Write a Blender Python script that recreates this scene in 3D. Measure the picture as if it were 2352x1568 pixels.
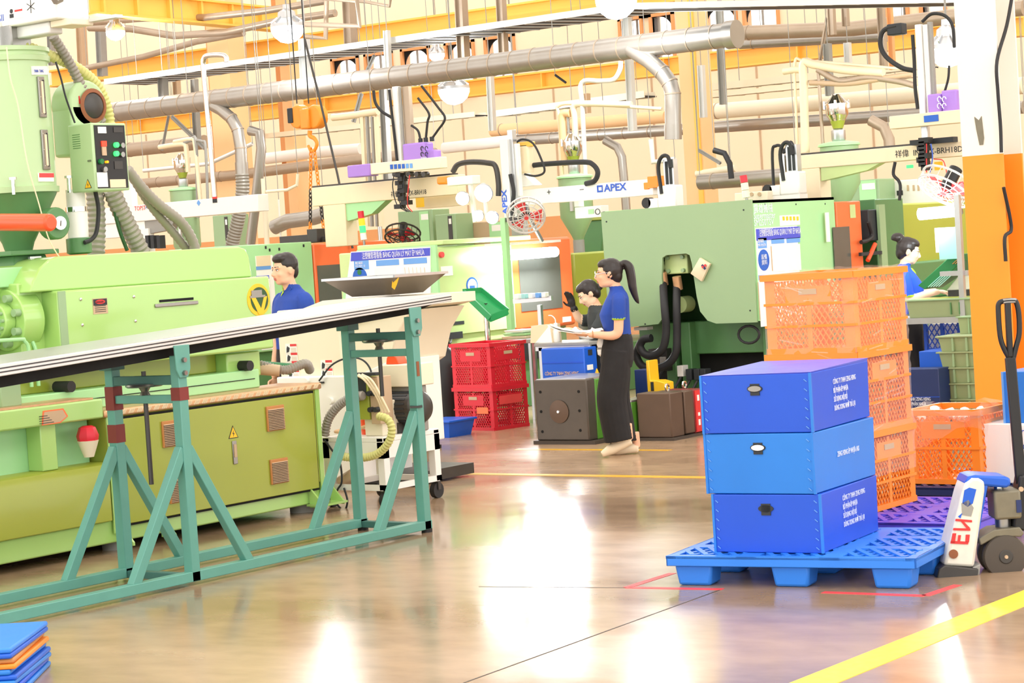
import bpy, bmesh, math, random
from mathutils import Vector as V, Matrix
random.seed(7)
sc = bpy.context.scene
COL = sc.collection
for o in list(bpy.data.objects):
    bpy.data.objects.remove(o)

# ------------------------------------------------------------------ camera
# World X / Y are the hall's own axes (machine rows run along Y, ducts along X).
F, PIT, ROLL, AZ, H = 4971.0, .0429476, .0641537, .6515, 1.7
cp, sp, cr, sr = math.cos(PIT), math.sin(PIT), math.cos(ROLL), math.sin(ROLL)
FW = V((-math.sin(AZ) * cp, math.cos(AZ) * cp, -sp))
R0 = V((math.cos(AZ), math.sin(AZ), 0))
U0 = R0.cross(FW)
RT, UP = R0 * cr - U0 * sr, R0 * sr + U0 * cr
EYE = V((0, 0, H))
cd = bpy.data.cameras.new('camera')
cam = bpy.data.objects.new('camera', cd)
COL.objects.link(cam)
cam.matrix_world = Matrix(((RT.x, UP.x, -FW.x, 0), (RT.y, UP.y, -FW.y, 0), (RT.z, UP.z, -FW.z, H), (0, 0, 0, 1)))
cd.sensor_width = 36
cd.lens = F * 36 / 2352
cd.clip_end = 300
sc.camera = cam

# ------------------------------------------------------------------ world, light, exposure
w = bpy.data.worlds.new('sky')
sc.world = w
w.use_nodes = True
bg = w.node_tree.nodes['Background']
bg.inputs[0].default_value = (1.0, .985, .96, 1)
bg.inputs[1].default_value = 1.55
sc.view_settings.view_transform = 'Standard'
sc.view_settings.look = 'None'
sc.view_settings.gamma = 1
sc.view_settings.use_curve_mapping = False
sc.view_settings.exposure = .78
LAMP_W = 95.0        # watts of one high-bay lamp


# ------------------------------------------------------------------ measuring helpers (photo pixel -> point on a known plane)
def ray(px, py):
    return FW + RT * ((px - 1176) / F) - UP * ((py - 784) / F)


def PX(px, py, u):
    d = ray(px, py)
    return EYE + d * (u / d.x)


def PY(px, py, v):
    d = ray(px, py)
    return EYE + d * (v / d.y)


def PZ(px, py, z=0.0):
    d = ray(px, py)
    return EYE + d * ((z - H) / d.z)


# ------------------------------------------------------------------ materials
MAT = {}


def lin(c):
    return tuple(((x / 255) / 12.92 if x / 255 < .04045 else ((x / 255 + .055) / 1.055) ** 2.4) for x in c) + (1,)


def mat(key, rgb, rough=.5, metal=0, var=.10, scale=6, bump=0, emis=0, trans=0, alpha=1, coat=0, spec=.5, stretch=None, emc=None):
    m = bpy.data.materials.new(key)
    MAT[key] = m
    m.use_nodes = True
    nt = m.node_tree
    p = nt.nodes['Principled BSDF']
    tc = nt.nodes.new('ShaderNodeTexCoord')
    nz = nt.nodes.new('ShaderNodeTexNoise')
    nz.inputs['Scale'].default_value = scale
    nz.inputs['Detail'].default_value = 4
    src = tc.outputs['Object']
    if stretch:
        mp = nt.nodes.new('ShaderNodeMapping')
        mp.inputs['Scale'].default_value = stretch
        nt.links.new(src, mp.inputs[0])
        src = mp.outputs[0]
    nt.links.new(src, nz.inputs['Vector'])
    mx = nt.nodes.new('ShaderNodeMix')
    mx.data_type = 'RGBA'
    c = lin(rgb)
    mx.inputs['A'].default_value = tuple(x * (1 - var) for x in c[:3]) + (1,)
    mx.inputs['B'].default_value = tuple(min(1, x * (1 + var)) for x in c[:3]) + (1,)
    nt.links.new(nz.outputs['Fac'], mx.inputs['Factor'])
    nt.links.new(mx.outputs['Result'], p.inputs['Base Color'])
    mr = nt.nodes.new('ShaderNodeMapRange')
    mr.inputs['To Min'].default_value = max(.02, rough * .8)
    mr.inputs['To Max'].default_value = min(1, rough * 1.2)
    nt.links.new(nz.outputs['Fac'], mr.inputs['Value'])
    nt.links.new(mr.outputs[0], p.inputs['Roughness'])
    p.inputs['Metallic'].default_value = metal
    p.inputs['Specular IOR Level'].default_value = spec
    p.inputs['Coat Weight'].default_value = coat
    p.inputs['Coat Roughness'].default_value = .1
    p.inputs['Transmission Weight'].default_value = trans
    p.inputs['Alpha'].default_value = alpha
    if emis:
        p.inputs['Emission Color'].default_value = lin(emc or rgb)
        p.inputs['Emission Strength'].default_value = emis
    if bump:
        bp = nt.nodes.new('ShaderNodeBump')
        bp.inputs['Strength'].default_value = bump
        bp.inputs['Distance'].default_value = .01
        nt.links.new(nz.outputs['Fac'], bp.inputs['Height'])
        nt.links.new(bp.outputs[0], p.inputs['Normal'])
    return m


mat('lime', (168, 210, 118), .24, var=.05, scale=2, coat=.6)
mat('olive', (158, 168, 62), .3, var=.05, scale=2, coat=.2)
mat('sage', (148, 178, 134), .35, var=.05, scale=2)
mat('dryergreen', (178, 206, 156), .32, var=.05, scale=2)
mat('lidblue', (78, 96, 214), .35, var=.06)
mat('hoppersteel', (128, 118, 108), .3, .85, var=.1)
mat('mint', (168, 222, 160), .3, var=.05, scale=2)
mat('dkgreen', (84, 132, 80), .4, var=.1)
mat('dpgreen', (40, 84, 44), .5, var=.15)
mat('palegreen', (196, 218, 150), .3, var=.06)
mat('teal', (94, 156, 142), .38, var=.08, scale=10)
mat('tealdk', (62, 110, 102), .5, var=.1)
mat('orange', (250, 118, 66), .3, var=.04)
mat('colorange', (250, 150, 40), .5, var=.03, scale=3)
mat('crateorange', (250, 140, 40), .35, var=.06)
mat('orangered', (245, 88, 46), .3, var=.05)
mat('red', (214, 32, 52), .35, var=.08)
mat('redmark', (232, 70, 72), .5, var=.1)
mat('yellow', (250, 196, 40), .4, var=.05)
mat('floryel', (246, 214, 60), .35, var=.06, scale=20)
mat('floramb', (222, 170, 40), .35, var=.06, scale=20)
mat('crane', (252, 198, 88), .5, var=.05, scale=1)
mat('blue', (24, 92, 206), .38, var=.12, scale=3)
mat('bluelt', (34, 122, 214), .38, var=.12, scale=3)
mat('bluedk', (24, 82, 204), .38, var=.12, scale=3)
mat('bluepal', (44, 128, 232), .4, var=.06)
mat('navy', (24, 44, 96), .45)
mat('purplepal', (92, 78, 214), .35, var=.08)
mat('purple', (166, 126, 214), .4, var=.05)
mat('white', (240, 238, 232), .4, var=.03)
mat('cream', (236, 226, 200), .45, var=.05, scale=3)
mat('beige', (238, 220, 186), .45, var=.05)
mat('tan', (196, 168, 136), .5, var=.1)
mat('peach', (236, 196, 148), .7, var=.05, scale=1)
mat('wallcream', (246, 230, 200), .8, var=.05, scale=.6)
mat('wallorange', (224, 160, 104), .8, var=.06, scale=.6)
mat('colpeach', (246, 204, 150), .6, var=.04, scale=1)
mat('colwhite', (240, 232, 222), .6, var=.03, scale=2)
mat('greyframe', (150, 148, 142), .45, var=.1, scale=8)
mat('alu', (196, 198, 200), .32, .85, var=.06, scale=12)
mat('steel', (150, 148, 144), .3, .9, var=.12, scale=10)
mat('chrome', (220, 220, 218), .12, 1, var=.04)
mat('galv', (166, 160, 152), .36, .7, var=.12, scale=5)
mat('galvwarm', (176, 158, 138), .45, .5, var=.14, scale=5)
mat('silverpaint', (214, 214, 210), .4, .3, var=.06)
mat('dkmetal', (72, 70, 68), .4, .6, var=.2)
mat('black', (22, 22, 24), .45, var=.2)
mat('rubber', (34, 34, 36), .6, var=.15)
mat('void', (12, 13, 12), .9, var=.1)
mat('tyre', (74, 66, 58), .55, var=.2)
mat('mould', (92, 84, 76), .42, .55, var=.3, scale=4, bump=.2)
mat('mouldbrown', (104, 84, 70), .45, .45, var=.25, scale=4)
mat('mouldgreen', (82, 140, 46), .45, var=.15)
mat('rust', (140, 84, 52), .7, var=.25, scale=10)
mat('maroon', (120, 44, 40), .5, var=.2)
mat('copperplate', (214, 170, 128), .34, .5, var=.15, scale=30, bump=.3)
mat('louvre', (196, 132, 74), .5, var=.05)
mat('grime', (122, 116, 98), .5, .2, var=.3, scale=14)
mat('chipwhite', (226, 222, 208), .45, var=.12, scale=20)
mat('paper', (246, 244, 238), .7, var=.02)
mat('papertan', (232, 214, 178), .7, var=.04)
mat('signblue', (70, 80, 200), .5, var=.03)
mat('signsky', (104, 160, 226), .5, var=.05)
mat('signround', (28, 92, 190), .5)
mat('ink', (40, 44, 48), .6)
mat('inkwhite', (232, 236, 244), .6)
mat('inkred', (214, 50, 50), .5)
mat('inkblue', (50, 90, 190), .5)
mat('skin', (236, 184, 152), .55, var=.04, spec=.3)
mat('skinlt', (244, 208, 176), .55, var=.04, spec=.3)
mat('hair', (38, 30, 28), .4, var=.25, scale=40, stretch=(1, 1, .1))
mat('lips', (200, 110, 100), .5)
mat('eyewhite', (240, 238, 234), .3)
mat('polo', (26, 66, 158), .75, var=.12, scale=12)
mat('polobright', (30, 84, 214), .75, var=.12, scale=12)
mat('trouser', (30, 28, 29), .85, var=.2, scale=10)
mat('charcoal', (52, 58, 58), .85, var=.15)
mat('greytrs', (110, 118, 122), .85, var=.15)
mat('shoe', (238, 220, 190), .6, var=.05)
mat('limecol', (176, 214, 40), .7)
mat('hosegrey', (150, 144, 134), .45, .2, var=.1)
mat('hosedk', (118, 116, 104), .45, .2, var=.15)
mat('hosestripe', (206, 204, 128), .5)
mat('trayfloor', (32, 150, 84), .4)
mat('traygreen', (22, 112, 58), .45)
mat('bingreen', (150, 166, 120), .45, var=.06)
mat('sheetteal', (150, 208, 206), .4)
mat('chain', (248, 150, 46), .4)
mat('glass', (170, 190, 190), .08, trans=.0, alpha=.35)
mat('doorglass', (96, 98, 92), .12, var=.2, scale=2)
mat('pane', (250, 250, 255), .05, alpha=.12)
mat('film', (255, 248, 240), .1, alpha=.11, var=.02, scale=14, bump=.9, coat=1)
mat('lampglow', (240, 248, 255), .5, emis=7)
mat('tubeglow', (236, 248, 255), .5, emis=9)
mat('ledgreen', (50, 230, 90), .5, emis=1.6)
mat('ledred', (255, 50, 30), .5, emis=1.4)
mat('ledamber', (255, 140, 20), .5, emis=1.2)
mat('lampwhite', (236, 240, 236), .4, emis=.6)
mat('concretedark', (70, 60, 52), .6)


def floor_material():
    m = bpy.data.materials.new('polished_concrete')
    m.use_nodes = True
    nt = m.node_tree
    p = nt.nodes['Principled BSDF']
    tc = nt.nodes.new('ShaderNodeTexCoord')
    mp = nt.nodes.new('ShaderNodeMapping')
    mp.inputs['Rotation'].default_value = (0, 0, -AZ)
    mp.inputs['Scale'].default_value = (.55, 1, 1)
    nt.links.new(tc.outputs['Object'], mp.inputs[0])
    n1 = nt.nodes.new('ShaderNodeTexNoise')
    n1.inputs['Scale'].default_value = .9
    n1.inputs['Detail'].default_value = 6
    n2 = nt.nodes.new('ShaderNodeTexNoise')
    n2.inputs['Scale'].default_value = 7
    n2.inputs['Detail'].default_value = 5
    for n in (n1, n2):
        nt.links.new(mp.outputs[0], n.inputs['Vector'])
    rp = nt.nodes.new('ShaderNodeValToRGB')
    rp.color_ramp.elements[0].position = .3
    rp.color_ramp.elements[0].color = lin((140, 115, 92))
    rp.color_ramp.elements[1].position = .72
    rp.color_ramp.elements[1].color = lin((192, 162, 130))
    mx = nt.nodes.new('ShaderNodeMix')
    mx.data_type = 'FLOAT'
    mx.inputs['Factor'].default_value = .35
    nt.links.new(n1.outputs['Fac'], mx.inputs['A'])
    nt.links.new(n2.outputs['Fac'], mx.inputs['B'])
    nt.links.new(mx.outputs['Result'], rp.inputs[0])
    nt.links.new(rp.outputs[0], p.inputs['Base Color'])
    mr = nt.nodes.new('ShaderNodeMapRange')
    mr.inputs['From Min'].default_value = .3
    mr.inputs['From Max'].default_value = .7
    mr.inputs['To Min'].default_value = .1
    mr.inputs['To Max'].default_value = .28
    nt.links.new(n1.outputs['Fac'], mr.inputs['Value'])
    nt.links.new(mr.outputs[0], p.inputs['Roughness'])
    bp = nt.nodes.new('ShaderNodeBump')
    bp.inputs['Strength'].default_value = .05
    bp.inputs['Distance'].default_value = .004
    nt.links.new(n2.outputs['Fac'], bp.inputs['Height'])
    nt.links.new(bp.outputs[0], p.inputs['Normal'])
    p.inputs['Specular IOR Level'].default_value = .6
    MAT['floor'] = m


floor_material()

# ------------------------------------------------------------------ mesh builder
OFF = {}


class B:
    """collects shapes given in world (or, under a local thing, local) coordinates and links them as ONE mesh object"""

    def __init__(s):
        s.v, s.f = [], []

    def add(s, vs, fs):
        n = len(s.v)
        s.v += [V(p) for p in vs]
        s.f += [tuple(i + n for i in f) for f in fs]
        return s

    def box(s, x0, x1, y0, y1, z0, z1):
        return s.add([(x0, y0, z0), (x1, y0, z0), (x1, y1, z0), (x0, y1, z0), (x0, y0, z1), (x1, y0, z1), (x1, y1, z1), (x0, y1, z1)],
                     [(0, 3, 2, 1), (4, 5, 6, 7), (0, 1, 5, 4), (1, 2, 6, 5), (2, 3, 7, 6), (3, 0, 4, 7)])

    def frus(s, a, b, z0, z1):
        """rectangle a (x0,x1,y0,y1) at z0 to rectangle b at z1"""
        return s.add([(a[0], a[2], z0), (a[1], a[2], z0), (a[1], a[3], z0), (a[0], a[3], z0), (b[0], b[2], z1), (b[1], b[2], z1), (b[1], b[3], z1), (b[0], b[3], z1)],
                     [(0, 3, 2, 1), (4, 5, 6, 7), (0, 1, 5, 4), (1, 2, 6, 5), (2, 3, 7, 6), (3, 0, 4, 7)])

    def bar(s, p, q, w, h=None, up=(0, 0, 1)):
        """rectangular bar from p to q, w across, h along up"""
        p, q = V(p), V(q)
        h = h or w
        d = (q - p).normalized()
        u = V(up)
        if abs(d.dot(u)) > .98:
            u = V((0, 1, 0))
        a = d.cross(u).normalized()
        u = a.cross(d).normalized()
        a, u = a * (w / 2), u * (h / 2)
        return s.add([p - a - u, p + a - u, p + a + u, p - a + u, q - a - u, q + a - u, q + a + u, q - a + u],
                     [(0, 3, 2, 1), (4, 5, 6, 7), (0, 1, 5, 4), (1, 2, 6, 5), (2, 3, 7, 6), (3, 0, 4, 7)])

    def cyl(s, p, q, r, r2=None, n=16):
        p, q = V(p), V(q)
        r2 = r if r2 is None else r2
        d = (q - p).normalized()
        a = d.orthogonal().normalized()
        b = d.cross(a)
        vs = []
        for c, rr in ((p, r), (q, r2)):
            for i in range(n):
                t = 2 * math.pi * i / n
                vs.append(c + (a * math.cos(t) + b * math.sin(t)) * rr)
        fs = [(i, (i + 1) % n, n + (i + 1) % n, n + i) for i in range(n)]
        fs += [tuple(range(n - 1, -1, -1)), tuple(range(n, 2 * n))]
        return s.add(vs, fs)

    def sweep(s, path, rad, n=8, closed=False):
        """round tube along path; rad a number or one per point"""
        P = [V(p) for p in path]
        m = len(P)
        rs = rad if isinstance(rad, (list, tuple)) else [rad] * m
        base = len(s.v)
        prev = None
        for i in range(m):
            if closed:
                d = P[(i + 1) % m] - P[i - 1]
            else:
                d = P[min(i + 1, m - 1)] - P[max(i - 1, 0)]
            d.normalize()
            a = d.orthogonal().normalized() if prev is None else (prev - d * prev.dot(d)).normalized()
            prev = a
            b = d.cross(a)
            for k in range(n):
                t = 2 * math.pi * k / n
                s.v.append(P[i] + (a * math.cos(t) + b * math.sin(t)) * rs[i])
        for i in range(m if closed else m - 1):
            j = (i + 1) % m
            for k in range(n):
                s.f.append((base + i * n + k, base + i * n + (k + 1) % n, base + j * n + (k + 1) % n, base + j * n + k))
        if not closed:
            s.f.append(tuple(base + k for k in range(n - 1, -1, -1)))
            s.f.append(tuple(base + (m - 1) * n + k for k in range(n)))
        return s

    def lathe(s, prof, c=(0, 0, 0), n=20, axis=(0, 0, 1)):
        """prof: (radius, height) pairs about axis through c"""
        c, ax = V(c), V(axis).normalized()
        a = ax.orthogonal().normalized()
        b = ax.cross(a)
        base = len(s.v)
        for r, z in prof:
            for k in range(n):
                t = 2 * math.pi * k / n
                s.v.append(c + ax * z + (a * math.cos(t) + b * math.sin(t)) * max(r, 1e-4))
        for i in range(len(prof) - 1):
            for k in range(n):
                s.f.append((base + i * n + k, base + i * n + (k + 1) % n, base + (i + 1) * n + (k + 1) % n, base + (i + 1) * n + k))
        s.f.append(tuple(base + k for k in range(n - 1, -1, -1)))
        s.f.append(tuple(base + (len(prof) - 1) * n + k for k in range(n)))
        return s

    def prism(s, poly, axis, a, b):
        """polygon of 2-D points extruded along axis 'x','y','z' from a to b"""
        n = len(poly)

        def pt(q, t):
            return {'x': (t, q[0], q[1]), 'y': (q[0], t, q[1]), 'z': (q[0], q[1], t)}[axis]
        vs = [pt(q, a) for q in poly] + [pt(q, b) for q in poly]
        fs = [(i, (i + 1) % n, n + (i + 1) % n, n + i) for i in range(n)] + [tuple(range(n - 1, -1, -1)), tuple(range(n, 2 * n))]
        return s.add(vs, fs)

    def build(s, name, m, parent=None, bev=0, flat=False, subsurf=0):
        me = bpy.data.meshes.new(name)
        off = OFF.get(parent.name, V((0, 0, 0))) if parent else V((0, 0, 0))
        loc = V((0, 0, 0))
        if parent is None:
            zs = min(p.z for p in s.v)
            xs = [p.x for p in s.v]
            ys = [p.y for p in s.v]
            loc = V(((min(xs) + max(xs)) / 2, (min(ys) + max(ys)) / 2, zs))
            off = loc
        me.from_pydata([p - off for p in s.v], [], s.f)
        bm = bmesh.new()
        bm.from_mesh(me)
        bmesh.ops.recalc_face_normals(bm, faces=bm.faces)
        bm.to_mesh(me)
        bm.free()
        me.materials.append(MAT[m])
        if not flat:
            me.polygons.foreach_set('use_smooth', [True] * len(me.polygons))
            me.set_sharp_from_angle(angle=math.radians(38))
        o = bpy.data.objects.new(name, me)
        COL.objects.link(o)
        o.location = loc
        if parent:
            o.parent = parent
        OFF[o.name] = off
        if bev:
            b = o.modifiers.new('bevel', 'BEVEL')
            b.width = bev
            b.segments = 2
            b.limit_method = 'ANGLE'
            b.angle_limit = math.radians(50)
        if subsurf:
            q = o.modifiers.new('subsurf', 'SUBSURF')
            q.levels = q.render_levels = subsurf
        return o


def tag(o, label=None, cat=None, group=None, kind=None):
    if label:
        o['label'] = label
    if cat:
        o['category'] = cat
    if group:
        o['group'] = group
    if kind:
        o['kind'] = kind
    return o


def thing(name, label, cat, loc=(0, 0, 0), rz=0, group=None, local=False):
    o = bpy.data.objects.new(name, None)
    COL.objects.link(o)
    o.location = loc
    o.rotation_euler = (0, 0, rz)
    o.empty_display_size = .1
    OFF[o.name] = V((0, 0, 0)) if local else V(loc)
    return tag(o, label, cat, group)


def struct(o):
    o['kind'] = 'structure'
    return o


def copy_tree(o, loc=None, rz=None, parent=None, label=None, dloc=None):
    c = o.copy()
    COL.objects.link(c)
    if parent:
        c.parent = parent
    if loc is not None:
        c.location = loc
    if dloc is not None:
        c.location = o.location + V(dloc)
    if rz is not None:
        c.rotation_euler = (0, 0, rz)
    if label:
        c['label'] = label
    OFF[c.name] = OFF.get(o.name, V((0, 0, 0)))
    for ch in list(o.children):
        copy_tree(ch, parent=c)
    return c


def dup(o, parent, dloc):
    """a copy of one part, moved, sharing its mesh"""
    c = o.copy()
    COL.objects.link(c)
    c.parent = parent
    c.location = o.location + V(dloc)
    return c


def text(s, m, parent, org, ux, uy, size, name='lettering', ext=.0006, sx=1.0, align='LEFT', bold=0):
    """flat printed text: org = baseline start, ux = reading direction, uy = up direction (world vectors)"""
    cu = bpy.data.curves.new('t', 'FONT')
    cu.body = s
    cu.size = size
    cu.extrude = ext
    cu.align_x = align
    cu.offset = bold
    cu.resolution_u = 2
    t = bpy.data.objects.new('t', cu)
    COL.objects.link(t)
    dg = bpy.context.evaluated_depsgraph_get()
    me = bpy.data.meshes.new_from_object(t.evaluated_get(dg))
    bpy.data.objects.remove(t)
    bpy.data.curves.remove(cu)
    ux, uy = V(ux).normalized(), V(uy).normalized()
    un = ux.cross(uy)
    off = OFF.get(parent.name, V((0, 0, 0)))
    for vx in me.vertices:
        c = vx.co
        vx.co = V(org) + ux * (c.x * sx) + uy * c.y + un * (c.z + ext) - off
    me.materials.clear()
    me.materials.append(MAT[m])
    o = bpy.data.objects.new(name, me)
    COL.objects.link(o)
    o.parent = parent
    OFF[o.name] = off
    return o


def smooth_path(pts, k=6):
    """Catmull-Rom through pts"""
    P = [V(p) for p in pts]
    P = [P[0] * 2 - P[1]] + P + [P[-1] * 2 - P[-2]]
    out = []
    for i in range(1, len(P) - 2):
        for j in range(k):
            t = j / k
            a, b, c, d = P[i - 1], P[i], P[i + 1], P[i + 2]
            out.append(.5 * ((2 * b) + (c - a) * t + (2 * a - 5 * b + 4 * c - d) * t * t + (3 * b - a - 3 * c + d) * t ** 3))
    out.append(P[-2])
    return out


def resample(path, step):
    out = [path[0]]
    acc = 0
    for a, b in zip(path[:-1], path[1:]):
        L = (b - a).length
        t = step - acc
        while t <= L:
            out.append(a + (b - a) * (t / L))
            t += step
        acc = (acc + L) % step
    out.append(path[-1])
    return out


def hose(name, pts, r, m, parent=None, pitch=.035, depth=.12, n=12):
    """corrugated hose: a swept tube whose radius ripples along its length"""
    path = resample(smooth_path(pts, 10), pitch / 2)
    rs = [r * (1 + (depth if i % 2 else -depth)) for i in range(len(path))]
    return B().sweep(path, rs, n).build(name, m, parent)

# ================================================================== THE SETTING
struct(B().box(-62, 14, -12, 40, -.3, 0).build('floor', 'floor', flat=True))
WY = 36.0                                        # far wall, its arched windows set in one band
wins = []
for px, py in ((795, 172), (872, 160), (957, 152), (1058, 136), (1150, 124), (1462, 88), (1512, 82), (1655, 62), (1750, 50), (2074, 22), (2128, 12)):
    wins.append(PY(px, py, WY).x)
wins = sorted(wins)
WZ0, WZ1, WH = 4.95, 6.12, .40
wb = B()
wb.box(-62, 14, WY, WY + .3, 0, WZ0)
wb.box(-62, -31.5, WY, WY + .3, WZ1, 9.0)
wb.box(-31.5, 14, WY, WY + .3, WZ1, 7.45)
e = -62
for x in wins:
    wb.box(e, x - WH, WY, WY + .3, WZ0, WZ1)
    e = x + WH
wb.box(e, 14, WY, WY + .3, WZ0, WZ1)
wall = struct(wb.build('wall_back', 'wallcream', flat=True))
struct(B().box(-62, 14, WY - .03, WY, 0, 2.3).build('trim_9', 'wallorange', flat=True))
# joints between the wall's sheet panels
for i in range(20):
    B().box(-50 + i * 2.4, -49.96 + i * 2.4, WY - .012, WY, 2.4, WZ0).build('panel_joint', 'tan', wall, flat=True)
for i, x in enumerate(wins):
    wn = struct(B().box(x - WH, x - WH + .06, WY - .05, WY + .2, WZ0, WZ1).box(x + WH - .06, x + WH, WY - .05, WY + .2, WZ0, WZ1)
                .box(x - WH, x + WH, WY - .05, WY + .2, WZ1 - .06, WZ1).box(x - WH, x + WH, WY - .05, WY + .2, WZ0, WZ0 + .06)
                .build('window_%d' % (i + 1), 'wallorange'))
    r = WH - .06
    arc = [(x + r * math.cos(math.pi * k / 14), WZ1 - .06 - r + r * math.sin(math.pi * k / 14)) for k in range(15)]
    for sgn, seq in ((1, arc[:8]), (-1, arc[7:])):
        B().prism(seq + [(x + r * sgn, WZ1 - .06)], 'y', WY + .02, WY + .05).build('spandrel', 'void', wn, flat=True)
    B().prism([(x - r, WZ0 + .06), (x + r, WZ0 + .06)] + arc, 'y', WY + .05, WY + .06).build('pane', 'pane', wn, flat=True)
    B().box(x - .015, x + .015, WY + .03, WY + .07, WZ0 + .06, WZ1 - .06).build('mullion', 'greyframe', wn, flat=True)
# glazed clerestory over the right part of the far wall, roof with long open skylight bays
cl = B()
for i in range(24):
    x = -31.5 + i * 1.9
    cl.box(x, x + .07, WY, WY + .12, 7.45, 9.4)
struct(cl.build('trim_1', 'greyframe', flat=True))
struct(B().box(-31.5, 14, WY + .05, WY + .06, 7.45, 9.4).build('window_20', 'pane', flat=True))
rf = B()
for i in range(9):
    y = -12 + i * 6.0
    rf.box(-62, 14, y, y + 2.6, 9.4, 9.6)
struct(rf.build('ceiling', 'wallcream', flat=True))
struct(B().box(-62.3, -62, -12, 40, 0, 9.4).build('wall_left', 'peach', flat=True))

# painted lines on the floor
for i, (x0, x1, y0, y1, m) in enumerate(((-4.14, -3.97, -2, 11.6, 'floryel'), (-13, -6.2, 12.84, 12.94, 'floramb'), (-11.1, -9.55, 14.48, 14.56, 'floramb'))):
    struct(B().box(x0, x1, y0, y1, 0, .002).build('trim_%d' % (i + 2), m, flat=True))
for i, pts in enumerate(((PZ(1545, 1316), PZ(1440, 1349), PZ(1660, 1353)), (PZ(1890, 1360), PZ(2125, 1368), PZ(2200, 1343)))):
    b = B()
    for p, q in zip(pts[:-1], pts[1:]):
        b.bar(p, q, .045, .003)
    struct(b.build('trim_%d' % (i + 5), 'redmark', flat=True))
for i, (p, q) in enumerate(((PZ(1065, 1568), PZ(1660, 1352)), (PZ(1100, 1347), PZ(1500, 1350)))):
    struct(B().bar(p, q, .008, .002).build('trim_%d' % (i + 7), 'concretedark', flat=True))

# ------------------------------------------------------------------ columns
CY = 15.1
a, b = PY(2210, 355, CY), PY(2303, 357, CY)
cx0, cx1, cz = a.x, b.x, (a.z + b.z) / 2
c = thing('steel_column', 'white steel column painted orange below, standing at the right edge of the view', 'column', ((cx0 + cx1) / 2, CY + .17, 0))
for nm, z0, z1, m in (('painted_base', 0, cz, 'colorange'), ('shaft', cz, 9.3, 'colwhite')):
    f = B()
    f.box(cx0, cx1, CY, CY + .02, z0, z1).box(cx0, cx1, CY + .34, CY + .36, z0, z1).box((cx0 + cx1) / 2 - .01, (cx0 + cx1) / 2 + .01, CY + .02, CY + .34, z0, z1)
    f.build(nm, m, c, flat=True)
B().box(cx0 - .1, cx1 + .1, CY - .06, CY + .44, 0, .03).build('base_plate', 'greyframe', c)
a, b = PY(2237, 268, CY - .01), PY(2260, 332, CY - .01)
B().prism([(a.x, a.z), ((a.x + b.x) / 2, a.z - .03), (b.x - .01, a.z), (b.x, b.z + .05), (b.x - .01, b.z), (a.x + .03, b.z), (a.x + .01, b.z + .12)], 'y', CY - .006, CY).build('chipped_patch', 'grime', c, flat=True)
for k, pts in enumerate((((2325, -10), (2312, 60), (2290, 140), (2292, 210), (2298, 290), (2300, 350)), ((2305, 430), (2320, 500), (2322, 530), (2308, 545), (2310, 600)))):
    B().sweep(smooth_path([PX(px, py, cx1 + .02) for px, py in pts]), .014).build('cable', 'rubber', c)
col2 = thing('steel_column', 'peach painted steel column rising behind the big green machine', 'column', (-16.5, 26, 0))
a, b = PY(1562, 200, 26).x, PY(1605, 200, 26).x
B().box(a, b, 26, 26.35, 0, 9.3).build('shaft', 'colpeach', col2, flat=True)
B().box(a - .06, a, 26.1, 26.25, 0, 9.3).box(b - .09, b - .02, 25.97, 26.0, 0, 9.3).build('stiffener', 'crane', col2, flat=True)
col3 = thing('steel_column', 'peach painted steel column at upper left behind the cable tray', 'column', (-25.5, 26, 0))
a, b = PY(482, 200, 26).x, PY(530, 200, 26).x
B().box(a, b, 26, 26.4, 0, 9.3).build('shaft', 'colpeach', col3, flat=True)
B().box(a - .12, a, 26.1, 26.3, 0, 9.3).build('stiffener', 'wallorange', col3, flat=True)
col4 = thing('steel_column', 'peach painted steel column at upper middle behind the yellow hoist', 'column', (-22.5, 28, 0))
a, b = PY(652, 290, 28).x, PY(674, 290, 28).x
B().box(a, b, 28, 28.3, 0, 9.3).build('shaft', 'colpeach', col4, flat=True)
B().box(a - .2, a, 28.1, 28.2, 0, 9.3).build('stiffener', 'wallorange', col4, flat=True)

# ------------------------------------------------------------------ crane girders
def girder(label, p, q, y, h, w=.3, m='crane', stiff=0):
    a, b = PY(p[0], p[1], y), PY(q[0], q[1], y)
    t = thing('crane_girder', label, 'girder', ((a.x + b.x) / 2, y, a.z - h / 2))
    d = (b - a).normalized()
    B().bar(a, b, .03, h).build('web', m, t, flat=True)
    for s in (-1, 1):
        o = V((0, 0, s * h / 2))
        B().bar(a + o, b + o, w, .03).build('flange', m, t, flat=True)
    for k in range(stiff):
        c0 = a + (b - a) * ((k + .5) / stiff)
        B().box(c0.x - .012, c0.x + .012, y - w / 2 + .02, y, c0.z - h / 2, c0.z + h / 2).build('stiffener', m, t, flat=True)
    return t


girder('yellow crane girder running behind the upper cable tray', (120, 182), (1560, -20), 27, .27)
girder('long yellow crane girder running behind the big silver duct', (230, 300), (2352, 60), 30, .26, stiff=8)
t = thing('crane_girder', 'orange crossing crane girder at the top left corner', 'girder', (-24, 30, 6))
a, b = PX(206, 4, -24), PX(640, 46, -24)
B().bar(a, b, .04, .34).build('web', 'crane', t, flat=True)
for s in (-1, 1):
    B().bar(a + V((0, 0, s * .17)), b + V((0, 0, s * .17)), .26, .03).build('flange', 'crane', t, flat=True)
for k in range(6):
    p = a + (b - a) * (k / 6 + .05)
    B().box(p.x, p.x + .1, p.y - .02, p.y + .02, p.z - .17, p.z + .17).build('stiffener', 'crane', t, flat=True)

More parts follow.
